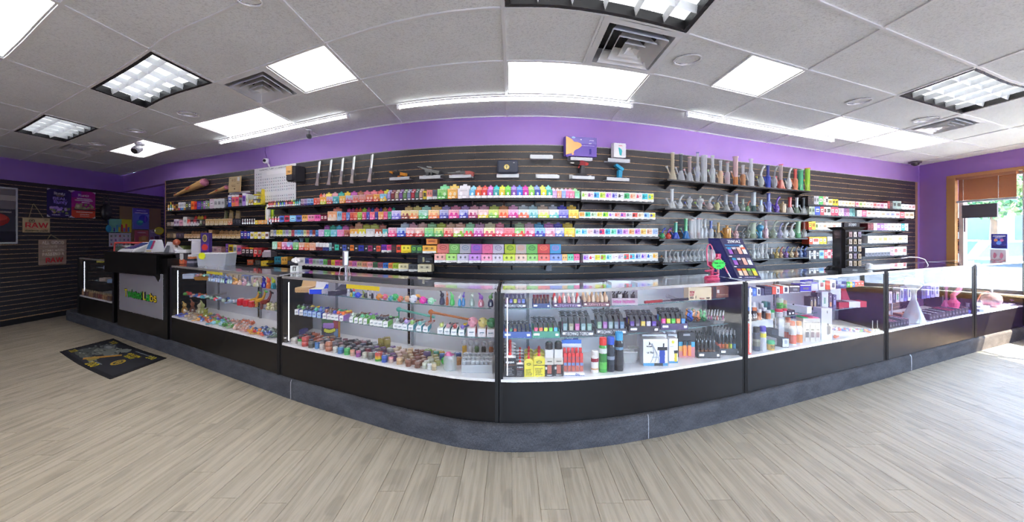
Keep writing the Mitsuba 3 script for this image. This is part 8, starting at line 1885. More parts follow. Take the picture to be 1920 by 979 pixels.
# small glass goods at the right of the floor
pY, gY = 'in the pile at the right of the supplement case', 'small coloured goods in a pile'
for i in range(46):
 c = 1566 + ((i * .618) % 1) * 68; d = .07 + .36 * ((i * .381) % 1); col = rc.choice(['c83040', '2a48b0', '3868c8', 'e8e4f0', '38a868', 'd8c838', 'e05890', '5a3a98', '88b0e0', 'd86838'])
 hand_pipe(cpos(c, d, DECK + .0006), col, .06, rc.uniform(0, 6.28), pY, gY, r=.017, acc=rc.choice([None, 'f0f0f4', '2a3898']), look='small coloured pipe')
for c, d in ((1636, .10), (1645, .08)):
 p = cpos(c, d, DECK + .0006); k = thing('glass_spike', 'clear glass spike standing at the right end of the supplement case' if c > 1640 else 'clear glass spike beside the coloured pile', 'glass piece', 'clear glass spikes'); part(k, 'stem', MB().tube([p, p + [0, 0, .11]], .004, 'd8dcd0', 6), 'glass_dense'); part(k, 'foot', MB().lathe([(.022, 0), (.018, .02), (.006, .03)], 'c8d0b8', 9, p), 'glass_dense')
# middle shelf of the supplement case
for i, (c, h, lo, mid) in enumerate(((1404, 36, '1c1a1c', '3a78c0'), (1413, 34, '1c1a1c', 'd87838'))):
 p = cpos(c, .16, SH1 + .001); s = p[1] / 800; r = 5.2 * s; k = thing('large_bottle', ('blue' if i == 0 else 'orange') + ' and black bottle with a white cap at the left end of the shelf', 'bottle', 'tall white capped bottles')
 part(k, 'body', MB().lathe([(r, 0, lo), (r, h * s * .55, mid), (r, h * s * .75, 'e4e8ee'), (r * .5, h * s * .86, 'e4e8ee')], lo, 14, p), 'gloss'); part(k, 'cap', MB().lathe([(r * .55, h * s * .85), (r * .55, h * s), (r * .4, h * s * 1.02)], 'eceef2', 12, p), 'gloss')
 m = MB(); text_on(m, '10', 8 * s, (p[0] - 3.8 * s, p[1] - r - .001, p[2] + 6 * s), UX, NY, 'f0f0f0', True, 7 * s); part(k, 'lettering', m)
for i, (c, d, h, w, col, cap) in enumerate(((1423, .16, 20, 8, 'c86a38', 'e8eaee'), (1427, .28, 26, 8, 'e0e4ea', 'e8eaee'), (1433, .2, 20, 8, '2a2428', 'e4e8ee'), (1440, .16, 16, 9, 'd87848', 'e8ecf0'), (1447, .18, 15, 9, 'd0dcd8', '2a9848'), (1460, .18, 15, 13, 'dcd8dc', 'c83038'), (1470, .2, 14, 9, 'd8d4d8', 'c83038'), (1433, .4, 24, 9, '3a6a60', '3a7a68'), (1440, .42, 22, 8, '4a6870', '3a585c'), (1462, .38, 28, 11, '68c050', 'd8ecd0'), (1470, .4, 22, 9, '78b858', 'c8a878'))):
 p = cpos(c, d, SH1 + .001); s = p[1] / 800; tin(p, col, w * s / 2, h * s, 'on the middle shelf of the supplement case', gX, lid=cap, tag=False, look='round jar', name='jar')
for i, c in enumerate((1481, 1487)):
 cbox(c - 3, c + 3, .2, SH1, 9, .12, '24242a', 'on the middle shelf of the supplement case', gX, look='small black pack', prints=((.2, .8, .2, .6, 'e8e8f0'),), top='b89080')
k = thing('white_carton', 'long white carton lying at an angle on the middle shelf', 'carton'); Y = Yc(B(1515)) + .16; z = SH1 + .001; x0, x1 = B(1513) * Y, B(1526) * Y; H = 13 * Y / 800
put(k, MB().hexa([(x0, Y, z), (x1, Y + .03, z), (x1 - .13, Y + .26, z), (x0 - .15, Y + .22, z), (x0, Y, z + H), (x1, Y + .03, z + H), (x1 - .13, Y + .26, z + H), (x0 - .15, Y + .22, z + H)], 'dcdfee').ball((x0 - .05, Y + .12, z + H + .004), .008, '222', 1))
for i, (a, b_, h, col, pr) in enumerate(((1519, 1525, 24, '4a4440', (.2, .8, .2, .7, 'a89878')), (1526, 1531, 24, '5a5450', (.2, .8, .2, .7, 'c0b088')), (1532, 1538, 30, '2e3440', (.2, .8, .3, .7, '6a6a78')), (1541, 1553, 32, 'd4dcec', (.3, .6, .3, .65, '88b098')), (1555, 1560, 28, '6a5c70', (.15, .85, .1, .4, 'c8905a')), (1562, 1568, 24, '58587a', (.2, .8, .2, .6, '8a88b8')))):
 cbox(a, b_, .34, SH1, h, .09, col, 'on the middle shelf of the supplement case', gX, look='upright printed carton', prints=(pr, (.3, .6, .72, .8, 'e0e0e4')))
k = thing('open_red_box', 'open red and white gift box on the middle shelf beside the dark case end', 'box'); Y = Yc(B(1600)) + .20; z = SH1 + .001; s = Y / 800
xa, xb, xc, xd = B(1573) * Y, B(1592) * Y, B(1613) * Y, B(1628) * Y
part(k, 'left_tray', MB().box(xa, xb, Y, Y + .12, z, z + 10 * s, 'b02434').box(xa + .005, xb, Y + .006, Y + .114, z + 10 * s, z + 10.3 * s, '4a3430')); part(k, 'white_tray', MB().box(xb, xc, Y, Y + .12, z, z + 11 * s, 'dcdce4')); part(k, 'right_tray', MB().box(xc, xd, Y + .02, Y + .12, z, z + 11 * s, 'b82838'))
part(k, 'white_back', MB().box(B(1574) * Y, B(1594) * Y, Y + .125, Y + .13, z, z + 36 * s, 'dfe4f0')); part(k, 'red_back', MB().hexa([(B(1595) * Y, Y + .125, z), (B(1616) * Y, Y + .125, z), (B(1616) * Y, Y + .13, z), (B(1595) * Y, Y + .13, z), (B(1595) * Y, Y + .125, z + 36 * s), (B(1602) * Y, Y + .125, z + 36 * s), (B(1602) * Y, Y + .13, z + 36 * s), (B(1595) * Y, Y + .13, z + 36 * s)], 'a81c34')); part(k, 'rear_flap', MB().box(B(1548) * Y, B(1572) * Y, Y + .2, Y + .205, z, z + 44 * s, '9a1c30'))
# upper shelf of the supplement case
pZ = 'on the upper shelf of the supplement case'
for a, b_, h, col, prs in ((1404, 1411, 14, 'dfe4ee', ((.2, .9, .15, .55, '2a3050'),)), (1411.5, 1418, 14, '4a78d0', ((.2, .8, .3, .7, '6a98e8'),)), (1419, 1426, 15, 'e4e8f0', ((.3, .8, .2, .8, '2a3048'),)), (1427, 1433, 13, '38405c', ()), (1434, 1447, 15, '2e3448', ((0, 1, .3, .34, '5a627a'), (0, 1, .6, .64, '5a627a'))), (1448, 1455, 14, 'e05838', ()), (1455.5, 1462, 14, 'e4e4e8', ((.3, .7, .2, .7, '4a4450'),)), (1462.5, 1468, 14, 'd84a34', ()), (1468.5, 1479, 14, 'e8eaf0', ((.25, .75, .2, .8, '3a4050'),)),
       (1480.5, 1499, 13, '4a4a50', ((.0, 1, .8, 1, 'd8dce0'), (.35, .8, .3, .6, '8a8a90'), (0, 1, 0, .08, 'd0d4dc'))), (1500.5, 1520, 13, '3a38b0', ((.0, 1, .85, 1, 'd8e0f0'), (.25, .8, .3, .6, '707088'), (0, 1, 0, .08, 'c8d0f0'))), (1521, 1534, 16, 'b8bce0', ((.1, .9, .2, .8, 'd0d4e4'), (0, 1, .85, 1, '3a38a8'))), (1535, 1547, 19, 'd4e4ec', ((.25, .75, .35, .75, '9a5a6a'), (.6, 1, .8, 1, '38a090'))), (1548.5, 1556, 16, 'e05848', ()), (1556.5, 1567, 17, 'e4e6ee', ((.3, .8, .2, .7, '4a5070'),)), (1568.5, 1587, 17, '2c3a78', ((.1, .5, .5, .8, 'a8b8e0'), (.4, .8, .2, .4, '5a78c8')))):
 cbox(a, b_, .19, SH2, h, .14, col, pZ, gX, look='small carton', prints=prs)
for a, b_, col in ((1500, 1514, 'dce0e8'), (1514, 1526, 'd4d8e4')): cbox(a, b_, .34, SH2, 19, .1, col, pZ, gX, look='rear carton', prints=((0, 1, .75, 1, '3a38a0'),))
for i, (c, col) in enumerate(((1591, '38a848'), (1595, 'e0c038'), (1600, '3868b0'), (1605, 'd83a38'), (1611, 'd85038'), (1617, 'e05848'))):
 k, b = cbox(c - 3, c + 3, .22, SH2, 10, .09, col, pZ, gX, look='small bright pack', prints=((.2, .8, .4, .7, shade(col, 1.5)),))
for a, b_, col in ((1515, 1528, 'd8c4b8'), (1532, 1543, 'e0d8cc'), (1547, 1571, 'd8dae2')): cbox(a, b_, .46, SH2, 20, .1, col, pZ, gX, look='pack at the back', prints=((.1, .9, .5, .85, 'ecebea'), (.1, .9, .1, .2, 'a8a8b0')))
# ================= the two open backed cases on the right
pV, gV = 'in the case by the window wall', 'dark slim cartons in the case by the window'
rcx = random.Random(9)
for i in range(7):
 c = 1668 + i * 5.2; cbox(c, c + 4.6, .06, DECK, 12, .19, '3a3c46', pV, gV, look='slim dark carton', prints=((.2, .8, .3, .6, '6a6c78'),), top=rcx.choice(['c8d0e0', '5a5c68', 'd8a0b8', '8a8ca0']))
for i in range(13):
 c = 1743 + i * 6.1; cbox(c, c + 5.4, .07, DECK, 12, .22, '34343e', pV, gV, look='slim dark carton', prints=((.2, .8, .3, .6, '62626e'),), top=['c8dce0', '3a3c44', 'e0e4e4', '4a4c54', 'a8c8c8', '484a50', 'd04868', 'c03a5a', '5a4c60', 'e07890', '4a4a54', 'd0a0b0', '52525c'][i])
for i, (c, d, w, col, tp) in enumerate(((1680, .36, 14, '6a4a40', 'b07058'), (1698, .4, 16, '8a5848', 'c88868'), (1716, .36, 14, 'b87850', 'd89868'), (1732, .38, 12, '8a9a98', 'dce4e0'), (1674, .3, 10, '5a5a60', 'd0d4d8'), (1708, .3, 14, 'd8d8dc', 'f0f0f2'))): cbox(c - w / 2, c + w / 2, d, DECK, 10, .12, col, pV, gV, look='flat carton', top=tp, prints=((.2, .8, .3, .7, tp),))
k = thing('paper_sheet', 'large pale sheet lying on the floor of the case by the window', 'sheet'); p = cpos(1714, .06, DECK + .0006); put(k, MB().hexa([(p[0] - .13, p[1], p[2]), (p[0] + .2, p[1] - .02 + .12, p[2]), (p[0] + .12, p[1] + .26, p[2]), (p[0] - .22, p[1] + .2, p[2]), (p[0] - .13, p[1], p[2] + .003), (p[0] + .2, p[1] + .1, p[2] + .003), (p[0] + .12, p[1] + .26, p[2] + .003), (p[0] - .22, p[1] + .2, p[2] + .003)], 'c8ccd4'))
sk = thing('glass_shelf', 'clear glass shelf of violet cartons in the case by the window', 'shelf'); tq = np.linspace(B(1664), B(1778), 10)
part(sk, 'pane', sweep(tq, Yc, [(.30, SH1 - .03), (CD - .03, SH1 - .03)], closed=False), 'clearglass'); part(sk, 'edge', sweep(tq, Yc, [(.297, SH1 - .036), (.297, SH1 - .029), (.302, SH1 - .029), (.302, SH1 - .036)]), 'shelf_edge')
for c in (1672, 1768):
 q = cpos(c, .5, SH1 - .037); part(sk, 'support', MB().tube([q, [q[0], q[1], DECK + .001]], .008, 'b8bcc0', 8), 'metalpaint')
for a, b_, h, col, pr in ((1667, 1673, 22, 'd0c8dc', '9a90b0'), (1674, 1679, 23, '3a3850', '7a70a0'), (1680, 1686, 20, 'c8c0c8', '58a070'), (1688, 1694, 26, 'c8ccec', '3a4880'), (1694.5, 1700, 24, '6a68b8', '3a3890'), (1702, 1708, 26, 'd8dcf4', '4a5088'), (1708.5, 1714, 26, 'ccd4ec', '485890'), (1714.5, 1719, 25, 'b8c8d8', '4a7078'), (1728, 1736, 24, '3a3c88', '2a2c68'), (1737, 1744, 22, '5a58b0', 'a8b0e8'), (1745, 1752, 24, '8a88c8', '3a3a88'), (1753, 1761, 24, 'a8a8d8', '5858a0')):
 cbox(a, b_, .36, SH1 - .03, h, .1, col, 'on the glass shelf by the window', gV, look='upright carton', prints=((.3, .7, .25, .8, pr),))
# clear beaker pipe
k = thing('beaker_pipe', 'tall clear glass beaker pipe with a flared ring top in the case by the window', 'water pipe'); p = cpos(1713, .16, DECK + .004)
part(k, 'body', MB().lathe([(.115, 0), (.112, .012), (.022, .27), (.022, .33)], 'd8e0e4', 20, p, cap=False), 'glassware', smooth=True); part(k, 'neck', MB().lathe([(.022, .33), (.03, .36), (.085, .43), (.088, .47), (.07, .50)], 'd8e4e8', 20, p, cap=False), 'glassware', smooth=True); part(k, 'rim', MB().lathe([(.072, .495), (.076, .505), (.07, .51)], 'c8d8dc', 20, p, cap=False), 'glass_dense'); part(k, 'foot', MB().lathe([(.116, 0), (.116, .008)], 'e0e8ec', 20, p), 'glass_dense')
# pink hookah pieces
k = thing('pink_hookah', 'pink glass pipe with a flared foot and bent neck beside the window case post', 'water pipe'); p = cpos(1788, .28, DECK + .14)
part(k, 'base', MB().lathe([(.075, -.139), (.08, -.12), (.05, -.06), (.062, -.0), (.03, .04)], 'e84878', 14, p), 'gloss'); part(k, 'neck', MB().tube([p + [0, 0, .03], p + [-.01, 0, .09], p + [.06, 0, .15], p + [.09, 0, .20]], [.03, .028, .03, .022], 'f06a98', 10), 'gloss'); part(k, 'bowl', MB().lathe([(.02, 0), (.035, .05), (.03, .055)], 'c8d0d4', 10, p + [.09, 0, .20]), 'metalpaint')
k = thing('hookah_vase', 'slim pink and violet hookah stem standing behind the dark cartons', 'hookah'); p = cpos(1774, .42, DECK + .004)
part(k, 'base', MB().lathe([(.04, 0), (.05, .08), (.02, .16)], 'd05890', 12, p), 'gloss'); part(k, 'stem', MB().lathe([(.012, .16), (.014, .3), (.022, .34), (.012, .36), (.012, .5), (.035, .54), (.03, .55)], 'a85088', 10, p), 'gloss')
k = thing('hookah_vase', 'brown and steel hookah stem just left of the last case post', 'hookah'); p = cpos(1820, .40, DECK + .004)
part(k, 'base', MB().lathe([(.045, 0), (.05, .06), (.02, .12)], '3a58c8', 12, p), 'gloss'); part(k, 'stem', MB().lathe([(.016, .12), (.016, .2), (.03, .22), (.016, .24), (.03, .28), (.016, .3), (.016, .40)], '8a8c94', 10, p), 'metalpaint'); part(k, 'bowl', MB().lathe([(.015, .40), (.045, .46), (.04, .47)], '8a5044', 12, p), 'gloss')
k = thing('small_blue_pipe', 'small clear and blue glass pipe at the foot of the last case post', 'water pipe'); p = cpos(1815, .12, DECK + .004); part(k, 'base', MB().lathe([(.035, 0), (.04, .03), (.02, .05)], '2858e0', 12, p), 'gloss'); part(k, 'neck', MB().lathe([(.02, .05), (.02, .12), (.028, .13)], 'c8d4e8', 10, p, cap=False), 'glassware', smooth=True)
k = thing('hookah', 'clear hookah with a red base and silver stem in the last case', 'hookah'); p = cpos(1859, .30, DECK + .003)
part(k, 'base', MB().lathe([(.06, 0), (.085, .02), (.11, .09), (.10, .15), (.04, .2)], 'c8b8c4', 18, p, cap=False), 'glassware', smooth=True); part(k, 'water', MB().lathe([(.058, .004), (.08, .022), (.09, .05)], 'c84868', 18, p), 'glass_dense', smooth=True); part(k, 'stem', MB().lathe([(.016, .18), (.014, .40), (.02, .42)], 'b8bcc4', 12, p), 'metalpaint'); part(k, 'ash_tray', MB().lathe([(.02, .42), (.13, .435), (.135, .45), (.12, .44), (.02, .43)], 'd4c8b4', 20, p), 'metalpaint'); part(k, 'hose', MB().tube([p + [-.03, -.02, .19], p + [-.12, -.05, .22], p + [-.2, -.04, .17], p + [-.23, -.02, .08]], .009, 'c06a5a', 7)); part(k, 'bowl', MB().lathe([(.02, .44), (.035, .48), (.03, .485)], '8a8c90', 12, p), 'gloss')
k = thing('hookah_vase', 'blue based hookah with a copper bowl near the right edge of the photo', 'hookah'); p = cpos(1906, .25, DECK + .003); part(k, 'base', MB().lathe([(.06, 0), (.08, .05), (.03, .12)], '9a70c8', 14, p), 'gloss'); part(k, 'stem', MB().lathe([(.018, .12), (.018, .26), (.03, .28)], '5a50b8', 10, p), 'gloss'); part(k, 'bowl', MB().lathe([(.02, .28), (.05, .34), (.045, .35)], 'b8685a', 12, p), 'gloss')
for i in range(14):
 c = 1836 + ((i * .618) % 1) * 70; d = .07 + .3 * ((i * .37) % 1); col = rcx.choice(['3a4058', '5a6078', '2a2c38', '88a0b0', 'a8b8c8', 'd8c878'])
 cbox(c, c + 8, d, DECK, 3.5, .05, col, 'on the floor of the last case', 'flat packs in the last case', look='flat pack', top=shade(col, 1.3))
# ------------------------------------------------------------------ things standing on the counters
ZT = TOP + .002
def tpos(c, d): return cpos(c, d, ZT)
def star(mb, o, u, n, ro, ri, pts, col, th=.003):
 V = [o + (ro if i % 2 == 0 else ri) * (math.cos(math.pi * i / pts) * u + math.sin(math.pi * i / pts) * np.array([0, 0, 1.])) for i in range(2 * pts)]
 m = len(V); W = [v + n * th for v in V]
 mb.add([o] + V + [o + n * th] + W, [(0, 1 + (i + 1) % m, 1 + i) for i in range(m)] + [(m + 1, m + 2 + i, m + 2 + (i + 1) % m) for i in range(m)] + [(1 + i, 1 + (i + 1) % m, m + 2 + (i + 1) % m) for i in range(m)] + [(1 + i, m + 2 + (i + 1) % m, m + 2 + i) for i in range(m)], col)
X3, N3 = np.array([1., 0, 0]), np.array([0, -1., 0])
# chrome pipe on three legs
k = thing('chrome_cylinder', 'polished chrome cylinder standing on three thin legs on the glass counter', 'stand'); p = tpos(648, .46); s = p[1] / 800
part(k, 'cylinder', MB().lathe([(5 * s, 18 * s), (5.6 * s, 20 * s), (5.6 * s, 44 * s), (5 * s, 46 * s), (3 * s, 46.5 * s)], 'c4c4c4', 16, p), 'metalpaint', smooth=False); part(k, 'column', MB().lathe([(2.2 * s, .002), (2.2 * s, 18 * s)], 'b8b8b8', 10, p), 'metalpaint')
for a in (-.5, 1.6, 3.7): part(k, 'leg', MB().tube([p + [0, 0, 17 * s], p + [9 * s * math.cos(a), 9 * s * math.sin(a), 14 * s], p + [12 * s * math.cos(a), 12 * s * math.sin(a), .004]], .0045, 'c8c8c8', 6), 'metalpaint')
for x in (-1, 1): part(k, 'knob', MB().tube([p + [x * 5 * s, 0, 33 * s], p + [x * 9 * s, -.01, 34 * s]], .007, 'b8c0b0', 7), 'metalpaint')
# pink pipe with hoses and its green star
k = thing('pink_hose_pipe', 'pink glass pipe with looping pink hose and clear dome standing on the counter', 'water pipe'); p = tpos(1335, .22); s = p[1] / 800
part(k, 'base', MB().lathe([(13 * s, 0), (14 * s, 3 * s), (11 * s, 6 * s), (6 * s, 8 * s)], 'd04a70', 18, p), 'gloss'); part(k, 'column', MB().lathe([(3 * s, 8 * s), (3.5 * s, 24 * s), (6 * s, 26 * s), (6 * s, 34 * s)], 'b83a62', 12, p), 'gloss')
part(k, 'dome', MB().lathe([(6 * s, 34 * s), (6.2 * s, 48 * s), (5 * s, 54 * s), (2.5 * s, 57 * s), (.2 * s, 58 * s)], 'dcdcdc', 16, p, cap=False), 'glassware', smooth=True); part(k, 'inner_tube', MB().lathe([(2 * s, 34 * s), (2 * s, 52 * s), (1.2 * s, 55 * s)], 'c84a78', 10, p), 'gloss')
A = np.linspace(0, 1, 40)
hose = [p + np.array([12 * s * math.cos(9 * a + 2), 10 * s * math.sin(9 * a + 2), 4 * s + 16 * s * a]) for a in A] + [p + np.array([x * s, -3 * s, z * s]) for x, z in ((-9, 28), (-11, 45), (-11, 58), (-9, 65), (-5, 67), (-2, 63), (0, 57))]
part(k, 'hose', MB().tube(hose, 1.35 * s, 'e0587c', 8), 'gloss', smooth=True)
part(k, 'mouth_hose', MB().tube([p + np.array([x * s, -7 * s, z * s]) for x, z in ((3, 40), (8, 42), (13, 39), (18, 30), (23, 20), (26, 14))], 1.5 * s, 'e87898', 8), 'gloss', smooth=True); part(k, 'mouthpiece', MB().tube([p + np.array([26 * s, -7 * s, 14 * s]), p + np.array([31 * s, -7 * s, 5 * s])], 1.4 * s, 'c0b8c0', 8), 'metalpaint')
part(k, 'cup', MB().lathe([(5 * s, 36 * s), (5.5 * s, 48 * s), (4.5 * s, 48.5 * s)], 'c83a60', 12, p + [18 * s, 14 * s, 0]), 'gloss'); part(k, 'cup_stem', MB().lathe([(2 * s, .001), (2.5 * s, 36 * s)], 'd88098', 10, p + [18 * s, 14 * s, 0]), 'gloss')
k = thing('star_sign', 'neon green starburst price sign taped to the pink hose pipe', 'sign'); o = p + np.array([5 * s, -15 * s, 30 * s]); mb = MB(); star(mb, o, X3 * 1.35, N3, 10 * s, 7.6 * s, 16, '2ae048'); part(k, 'star', mb)
mb = MB(); text_on(mb, 'Take 10%', 3.4 * s, o + np.array([-10 * s, -.0035, 1 * s]), X3, N3, '123a18', True, 19 * s); text_on(mb, 'off', 3 * s, o + np.array([-4 * s, -.0035, -4.5 * s]), X3, N3, '123a18', True, 8 * s); part(k, 'lettering', mb)
# sloping lighter display
k = thing('sloping_display', 'tall dark blue sloping lighter display with white lettering on the counter', 'display'); Y = Yc(B(1400)) + .17; s = Y / 800; z = ZT
x0, x1 = B(1384) * Y, B(1427) * Y; sh = -19 * s; dep = .26; Hh = 75 * s
def DP(a, b, e=0.): return np.array([x0 + (x1 - x0) * a + sh * b * .95 + e * 0, Y + dep * .62 * b - e, z + Hh * b + e * .5])
part(k, 'side_panel', MB().hexa([(x0, Y, z), (x0 + .004, Y, z), (x0 - .09, Y + dep, z), (x0 - .094, Y + dep, z), tuple(DP(0, 1)), tuple(DP(0, 1) + [.004, 0, 0]), (x0 + sh - .05, Y + dep, z + Hh), (x0 + sh - .054, Y + dep, z + Hh)], '2a2c62'))
part(k, 'front_board', MB().hexa([tuple(DP(0, 0)), tuple(DP(1, 0)), tuple(DP(1, 0) + [0, .01, 0]), tuple(DP(0, 0) + [0, .01, 0]), tuple(DP(0, 1)), tuple(DP(1, 1)), tuple(DP(1, 1) + [0, .01, 0]), tuple(DP(0, 1) + [0, .01, 0])], '34345c'))
mb = MB()
def dq(a0, a1, b0, b1, col, e): mb.add([DP(a0, b0, e), DP(a1, b0, e), DP(a1, b1, e), DP(a0, b1, e)], [(0, 1, 2, 3)], col)
for b0, b1 in ((.0, .24), (.26, .49), (.51, .98)): dq(.0, 1, b0, b1, '3c3a5a', .0012)
dq(.0, 1, .24, .26, '1c1c40', .0014); dq(.0, 1, .49, .51, '1c1c40', .0014); dq(.08, .8, .80, .84, '3a6a9a', .002); dq(.08, .75, .74, .765, 'a8b8d0', .002); dq(.72, .9, .76, .83, 'd8e8ec', .002); dq(.05, .18, .53, .555, 'e4e4ec', .002); dq(.05, .18, .275, .295, 'e4e4ec', .002); dq(.05, .18, .015, .035, 'e4e4ec', .002); dq(.3, .8, .02, .035, 'b0a8c0', .002)
part(k, 'print', mb)
mb = MB(); upd = DP(0, 1) - DP(0, 0); upd /= np.linalg.norm(upd); text_on(mb, 'ZENGAZ', 6 * s, DP(.28, .88, .003), X3, N3, 'f0f0f4', True, (x1 - x0) * .58, .001, upd); text_on(mb, 'ZENGAZ', 4.4 * s, np.array([x0 - .088, Y + dep - .012, z + 14 * s]), np.array([.088, -dep, 0]) / math.hypot(.088, dep), np.array([-dep, -.088, 0]) / math.hypot(.088, dep), 'd8d8e4', True, .2); part(k, 'lettering', mb)
for r_, (b, cols) in enumerate(((.60, (('a060b8', '3a90b8'), ('4a3a50', 'c8c0c8'), ('e0a898', 'e8b8a8'), ('e4e4e8', 'e06848'))), (.33, (('a060b8', '3a90b8'), ('4a3a50', 'c8c0c8'), ('e0a898', 'e8b8a8'), ('e4e8ea', '8a8a9a'))), (.07, (('d8c8b0', 'd85a40'), ('e8c0a0', 'f0a030'), ('707a58', '78b838'), ('e0d048', '98d048'))))):
 for i, (c1_, c2_) in enumerate(cols):
  a = .12 + .21 * i; q = DP(a, b, .002)
  part(k, 'lighter', MB().hexa([q, q + X3 * 7 * s, q + X3 * 7 * s + [0, -.008, 0], q + [0, -.008, 0], q + upd * 10 * s, q + upd * 10 * s + X3 * 7 * s, q + upd * 10 * s + X3 * 7 * s + [0, -.008, 0], q + upd * 10 * s + [0, -.008, 0]][::1], c1_).hexa([q + upd * 10 * s, q + upd * 10 * s + X3 * 7 * s, q + upd * 10 * s + X3 * 7 * s + [0, -.008, 0], q + upd * 10 * s + [0, -.008, 0], q + upd * 14.5 * s, q + upd * 14.5 * s + X3 * 7 * s, q + upd * 14.5 * s + X3 * 7 * s + [0, -.008, 0], q + upd * 14.5 * s + [0, -.008, 0]], c2_))
# black lighter tower
k = thing('lighter_tower', 'tall black display tower of flip lighters with white lettering on its top sign', 'display'); Y = Yc(B(1606)) + .22; s = Y / 800; z = ZT; x0, x1 = B(1585) * Y, B(1617) * Y
part(k, 'base', MB().box(x0 - 8 * s, x1 + 2 * s, Y - .01, Y + .2, z, z + 6 * s, '151518')); part(k, 'body', MB().box(x0 + 3 * s, x1 - 2 * s, Y + .02, Y + .2, z + 6 * s, z + 78 * s, '1a181a')); part(k, 'cornice', MB().hexa([(x0, Y + .01, z + 78 * s), (x1, Y + .01, z + 78 * s), (x1, Y + .2, z + 78 * s), (x0, Y + .2, z + 78 * s), (x0 - 7 * s, Y - .01, z + 83 * s), (x1 + 7 * s, Y - .01, z + 83 * s), (x1 + 7 * s, Y + .21, z + 83 * s), (x0 - 7 * s, Y + .21, z + 83 * s)], '18181c')); part(k, 'top_sign', MB().box(x0 + 2 * s, x1 - 1 * s, Y + .03, Y + .06, z + 83.2 * s, z + 92 * s, '201a1c'))
mb = MB(); text_on(mb, 'zippo', 5.4 * s, np.array([x0 + 10 * s, Y + .0285, z + 85.6 * s]), X3, N3, 'f0f0f0', True, 15 * s); text_on(mb, 'zippo', 2.2 * s, np.array([x0 + 12 * s, Y - .011, z + 1.5 * s]), X3, N3, 'c8c8c8', True, 9 * s); part(k, 'lettering', mb)
for x in (x0 - 6 * s, x1 + 4 * s): part(k, 'acrylic_wing', MB().box(x, x + .004, Y + .02, Y + .18, z + 6 * s, z + 78 * s), 'clearglass')
rt = random.Random(3)
for j in range(5):
 for i in range(3):
  xx = x0 + (7 + 8.5 * i) * s; zz = z + (10 + 13.6 * j) * s; col = rt.choice(['b8ae94', 'c8bfa4', '8a8088', 'd8d0bc', 'a89a78', '9aa0a0', 'b0988a'])
  k2 = thing('flip_lighter', '', 'lighter', 'flip lighters in the black tower'); part(k2, 'case', MB().box(xx, xx + 6 * s, Y - .001, Y + .018, zz, zz + 9.5 * s, col).fquad(xx, xx + 6 * s, zz + 6 * s, zz + 6.3 * s, Y - .0016, '4a4440'), 'metalpaint'); part(k2, 'emblem', MB().fdisc(xx + 3 * s, zz + 3.6 * s, 1.6 * s, 1.8 * s, Y - .002, shade(col, .6), 8))
  reg(k2, f'flip lighter in row {("one", "two", "three", "four", "five")[4 - j]}', col, 'of the black tower', 'flip lighter')
 part(k, 'shelf', MB().box(x0 + 4 * s, x1 - 3 * s, Y - .004, Y + .02, z + (8.6 + 13.6 * j) * s, z + (9.8 + 13.6 * j) * s, '121214'))
k = thing('white_basket', 'small white basket behind the black lighter tower', 'basket'); p = tpos(1629, .44); s = p[1] / 800; part(k, 'basket', MB().lathe([(5 * s, 0), (6.5 * s, 9 * s), (6.3 * s, 9 * s), (4.8 * s, .5 * s)], 'e8e8e8', 12, p)); part(k, 'contents', MB().ball(p + [0, 0, 8.5 * s], 5 * s, 'dcd8dc', 1, (1, 1, .5)), kind='stuff')
k = thing('black_scanner', 'small black handset lying behind the counter glass left of the tower', 'handset'); p = tpos(1563, .5); s = p[1] / 800; part(k, 'body', MB().hexa([(p[0] - 8 * s, p[1], p[2]), (p[0] + 6 * s, p[1], p[2]), (p[0] + 6 * s, p[1] + .08, p[2]), (p[0] - 8 * s, p[1] + .08, p[2]), (p[0] - 3 * s, p[1] + .01, p[2] + 8 * s), (p[0] + 4 * s, p[1] + .01, p[2] + 9 * s), (p[0] + 4 * s, p[1] + .06, p[2] + 9 * s), (p[0] - 3 * s, p[1] + .06, p[2] + 8 * s)], '1c1c20')); part(k, 'grip', MB().tube([p + [-6 * s, .03, 3 * s], p + [-12 * s, .02, 1.6 * s]], .012, '222', 7))
k = thing('bent_tube', 'thin white bent tube curving over the counter near the window wall', 'tube'); put(k, MB().tube([tpos(c, .5) + [0, 0, z] for c, z in ((1690, .10), (1705, .11), (1722, .10), (1734, .07), (1740, .0))], .006, 'd0d0d4', 7), 'gloss')
# bins and cartons at the left end of the pipe case
k = thing('clear_bin', 'clear plastic bin full of small white packs on the pipe case', 'bin'); p = tpos(396, .40); s = p[1] / 800; x0, x1 = p[0] - 28 * s, p[0] + 28 * s; Hb = 24 * s
mb = MB();
for y_ in (p[1], p[1] + .2): mb.hexa([(x0 + .02, y_, p[2]), (x1 - .02, y_, p[2]), (x1 - .02, y_ + .003, p[2]), (x0 + .02, y_ + .003, p[2]), (x0, y_, p[2] + Hb), (x1, y_, p[2] + Hb), (x1, y_ + .003, p[2] + Hb), (x0, y_ + .003, p[2] + Hb)], 'd8dce0')
for xa, xb in ((x0 + .02, x0), (x1 - .02, x1)): mb.hexa([(xa, p[1], p[2]), (xa + .003, p[1], p[2]), (xa + .003, p[1] + .2, p[2]), (xa, p[1] + .2, p[2]), (xb, p[1], p[2] + Hb), (xb + .003, p[1], p[2] + Hb), (xb + .003, p[1] + .2, p[2] + Hb), (xb, p[1] + .2, p[2] + Hb)], 'd8dce0')
part(k, 'bin', mb, 'glassware'); part(k, 'rim', MB().tube([(x0, p[1], p[2] + Hb), (x1, p[1], p[2] + Hb), (x1, p[1] + .2, p[2] + Hb), (x0, p[1] + .2, p[2] + Hb), (x0, p[1], p[2] + Hb)], .006, 'e8e8e8', 5))
mb = MB(); rb_ = random.Random(8)
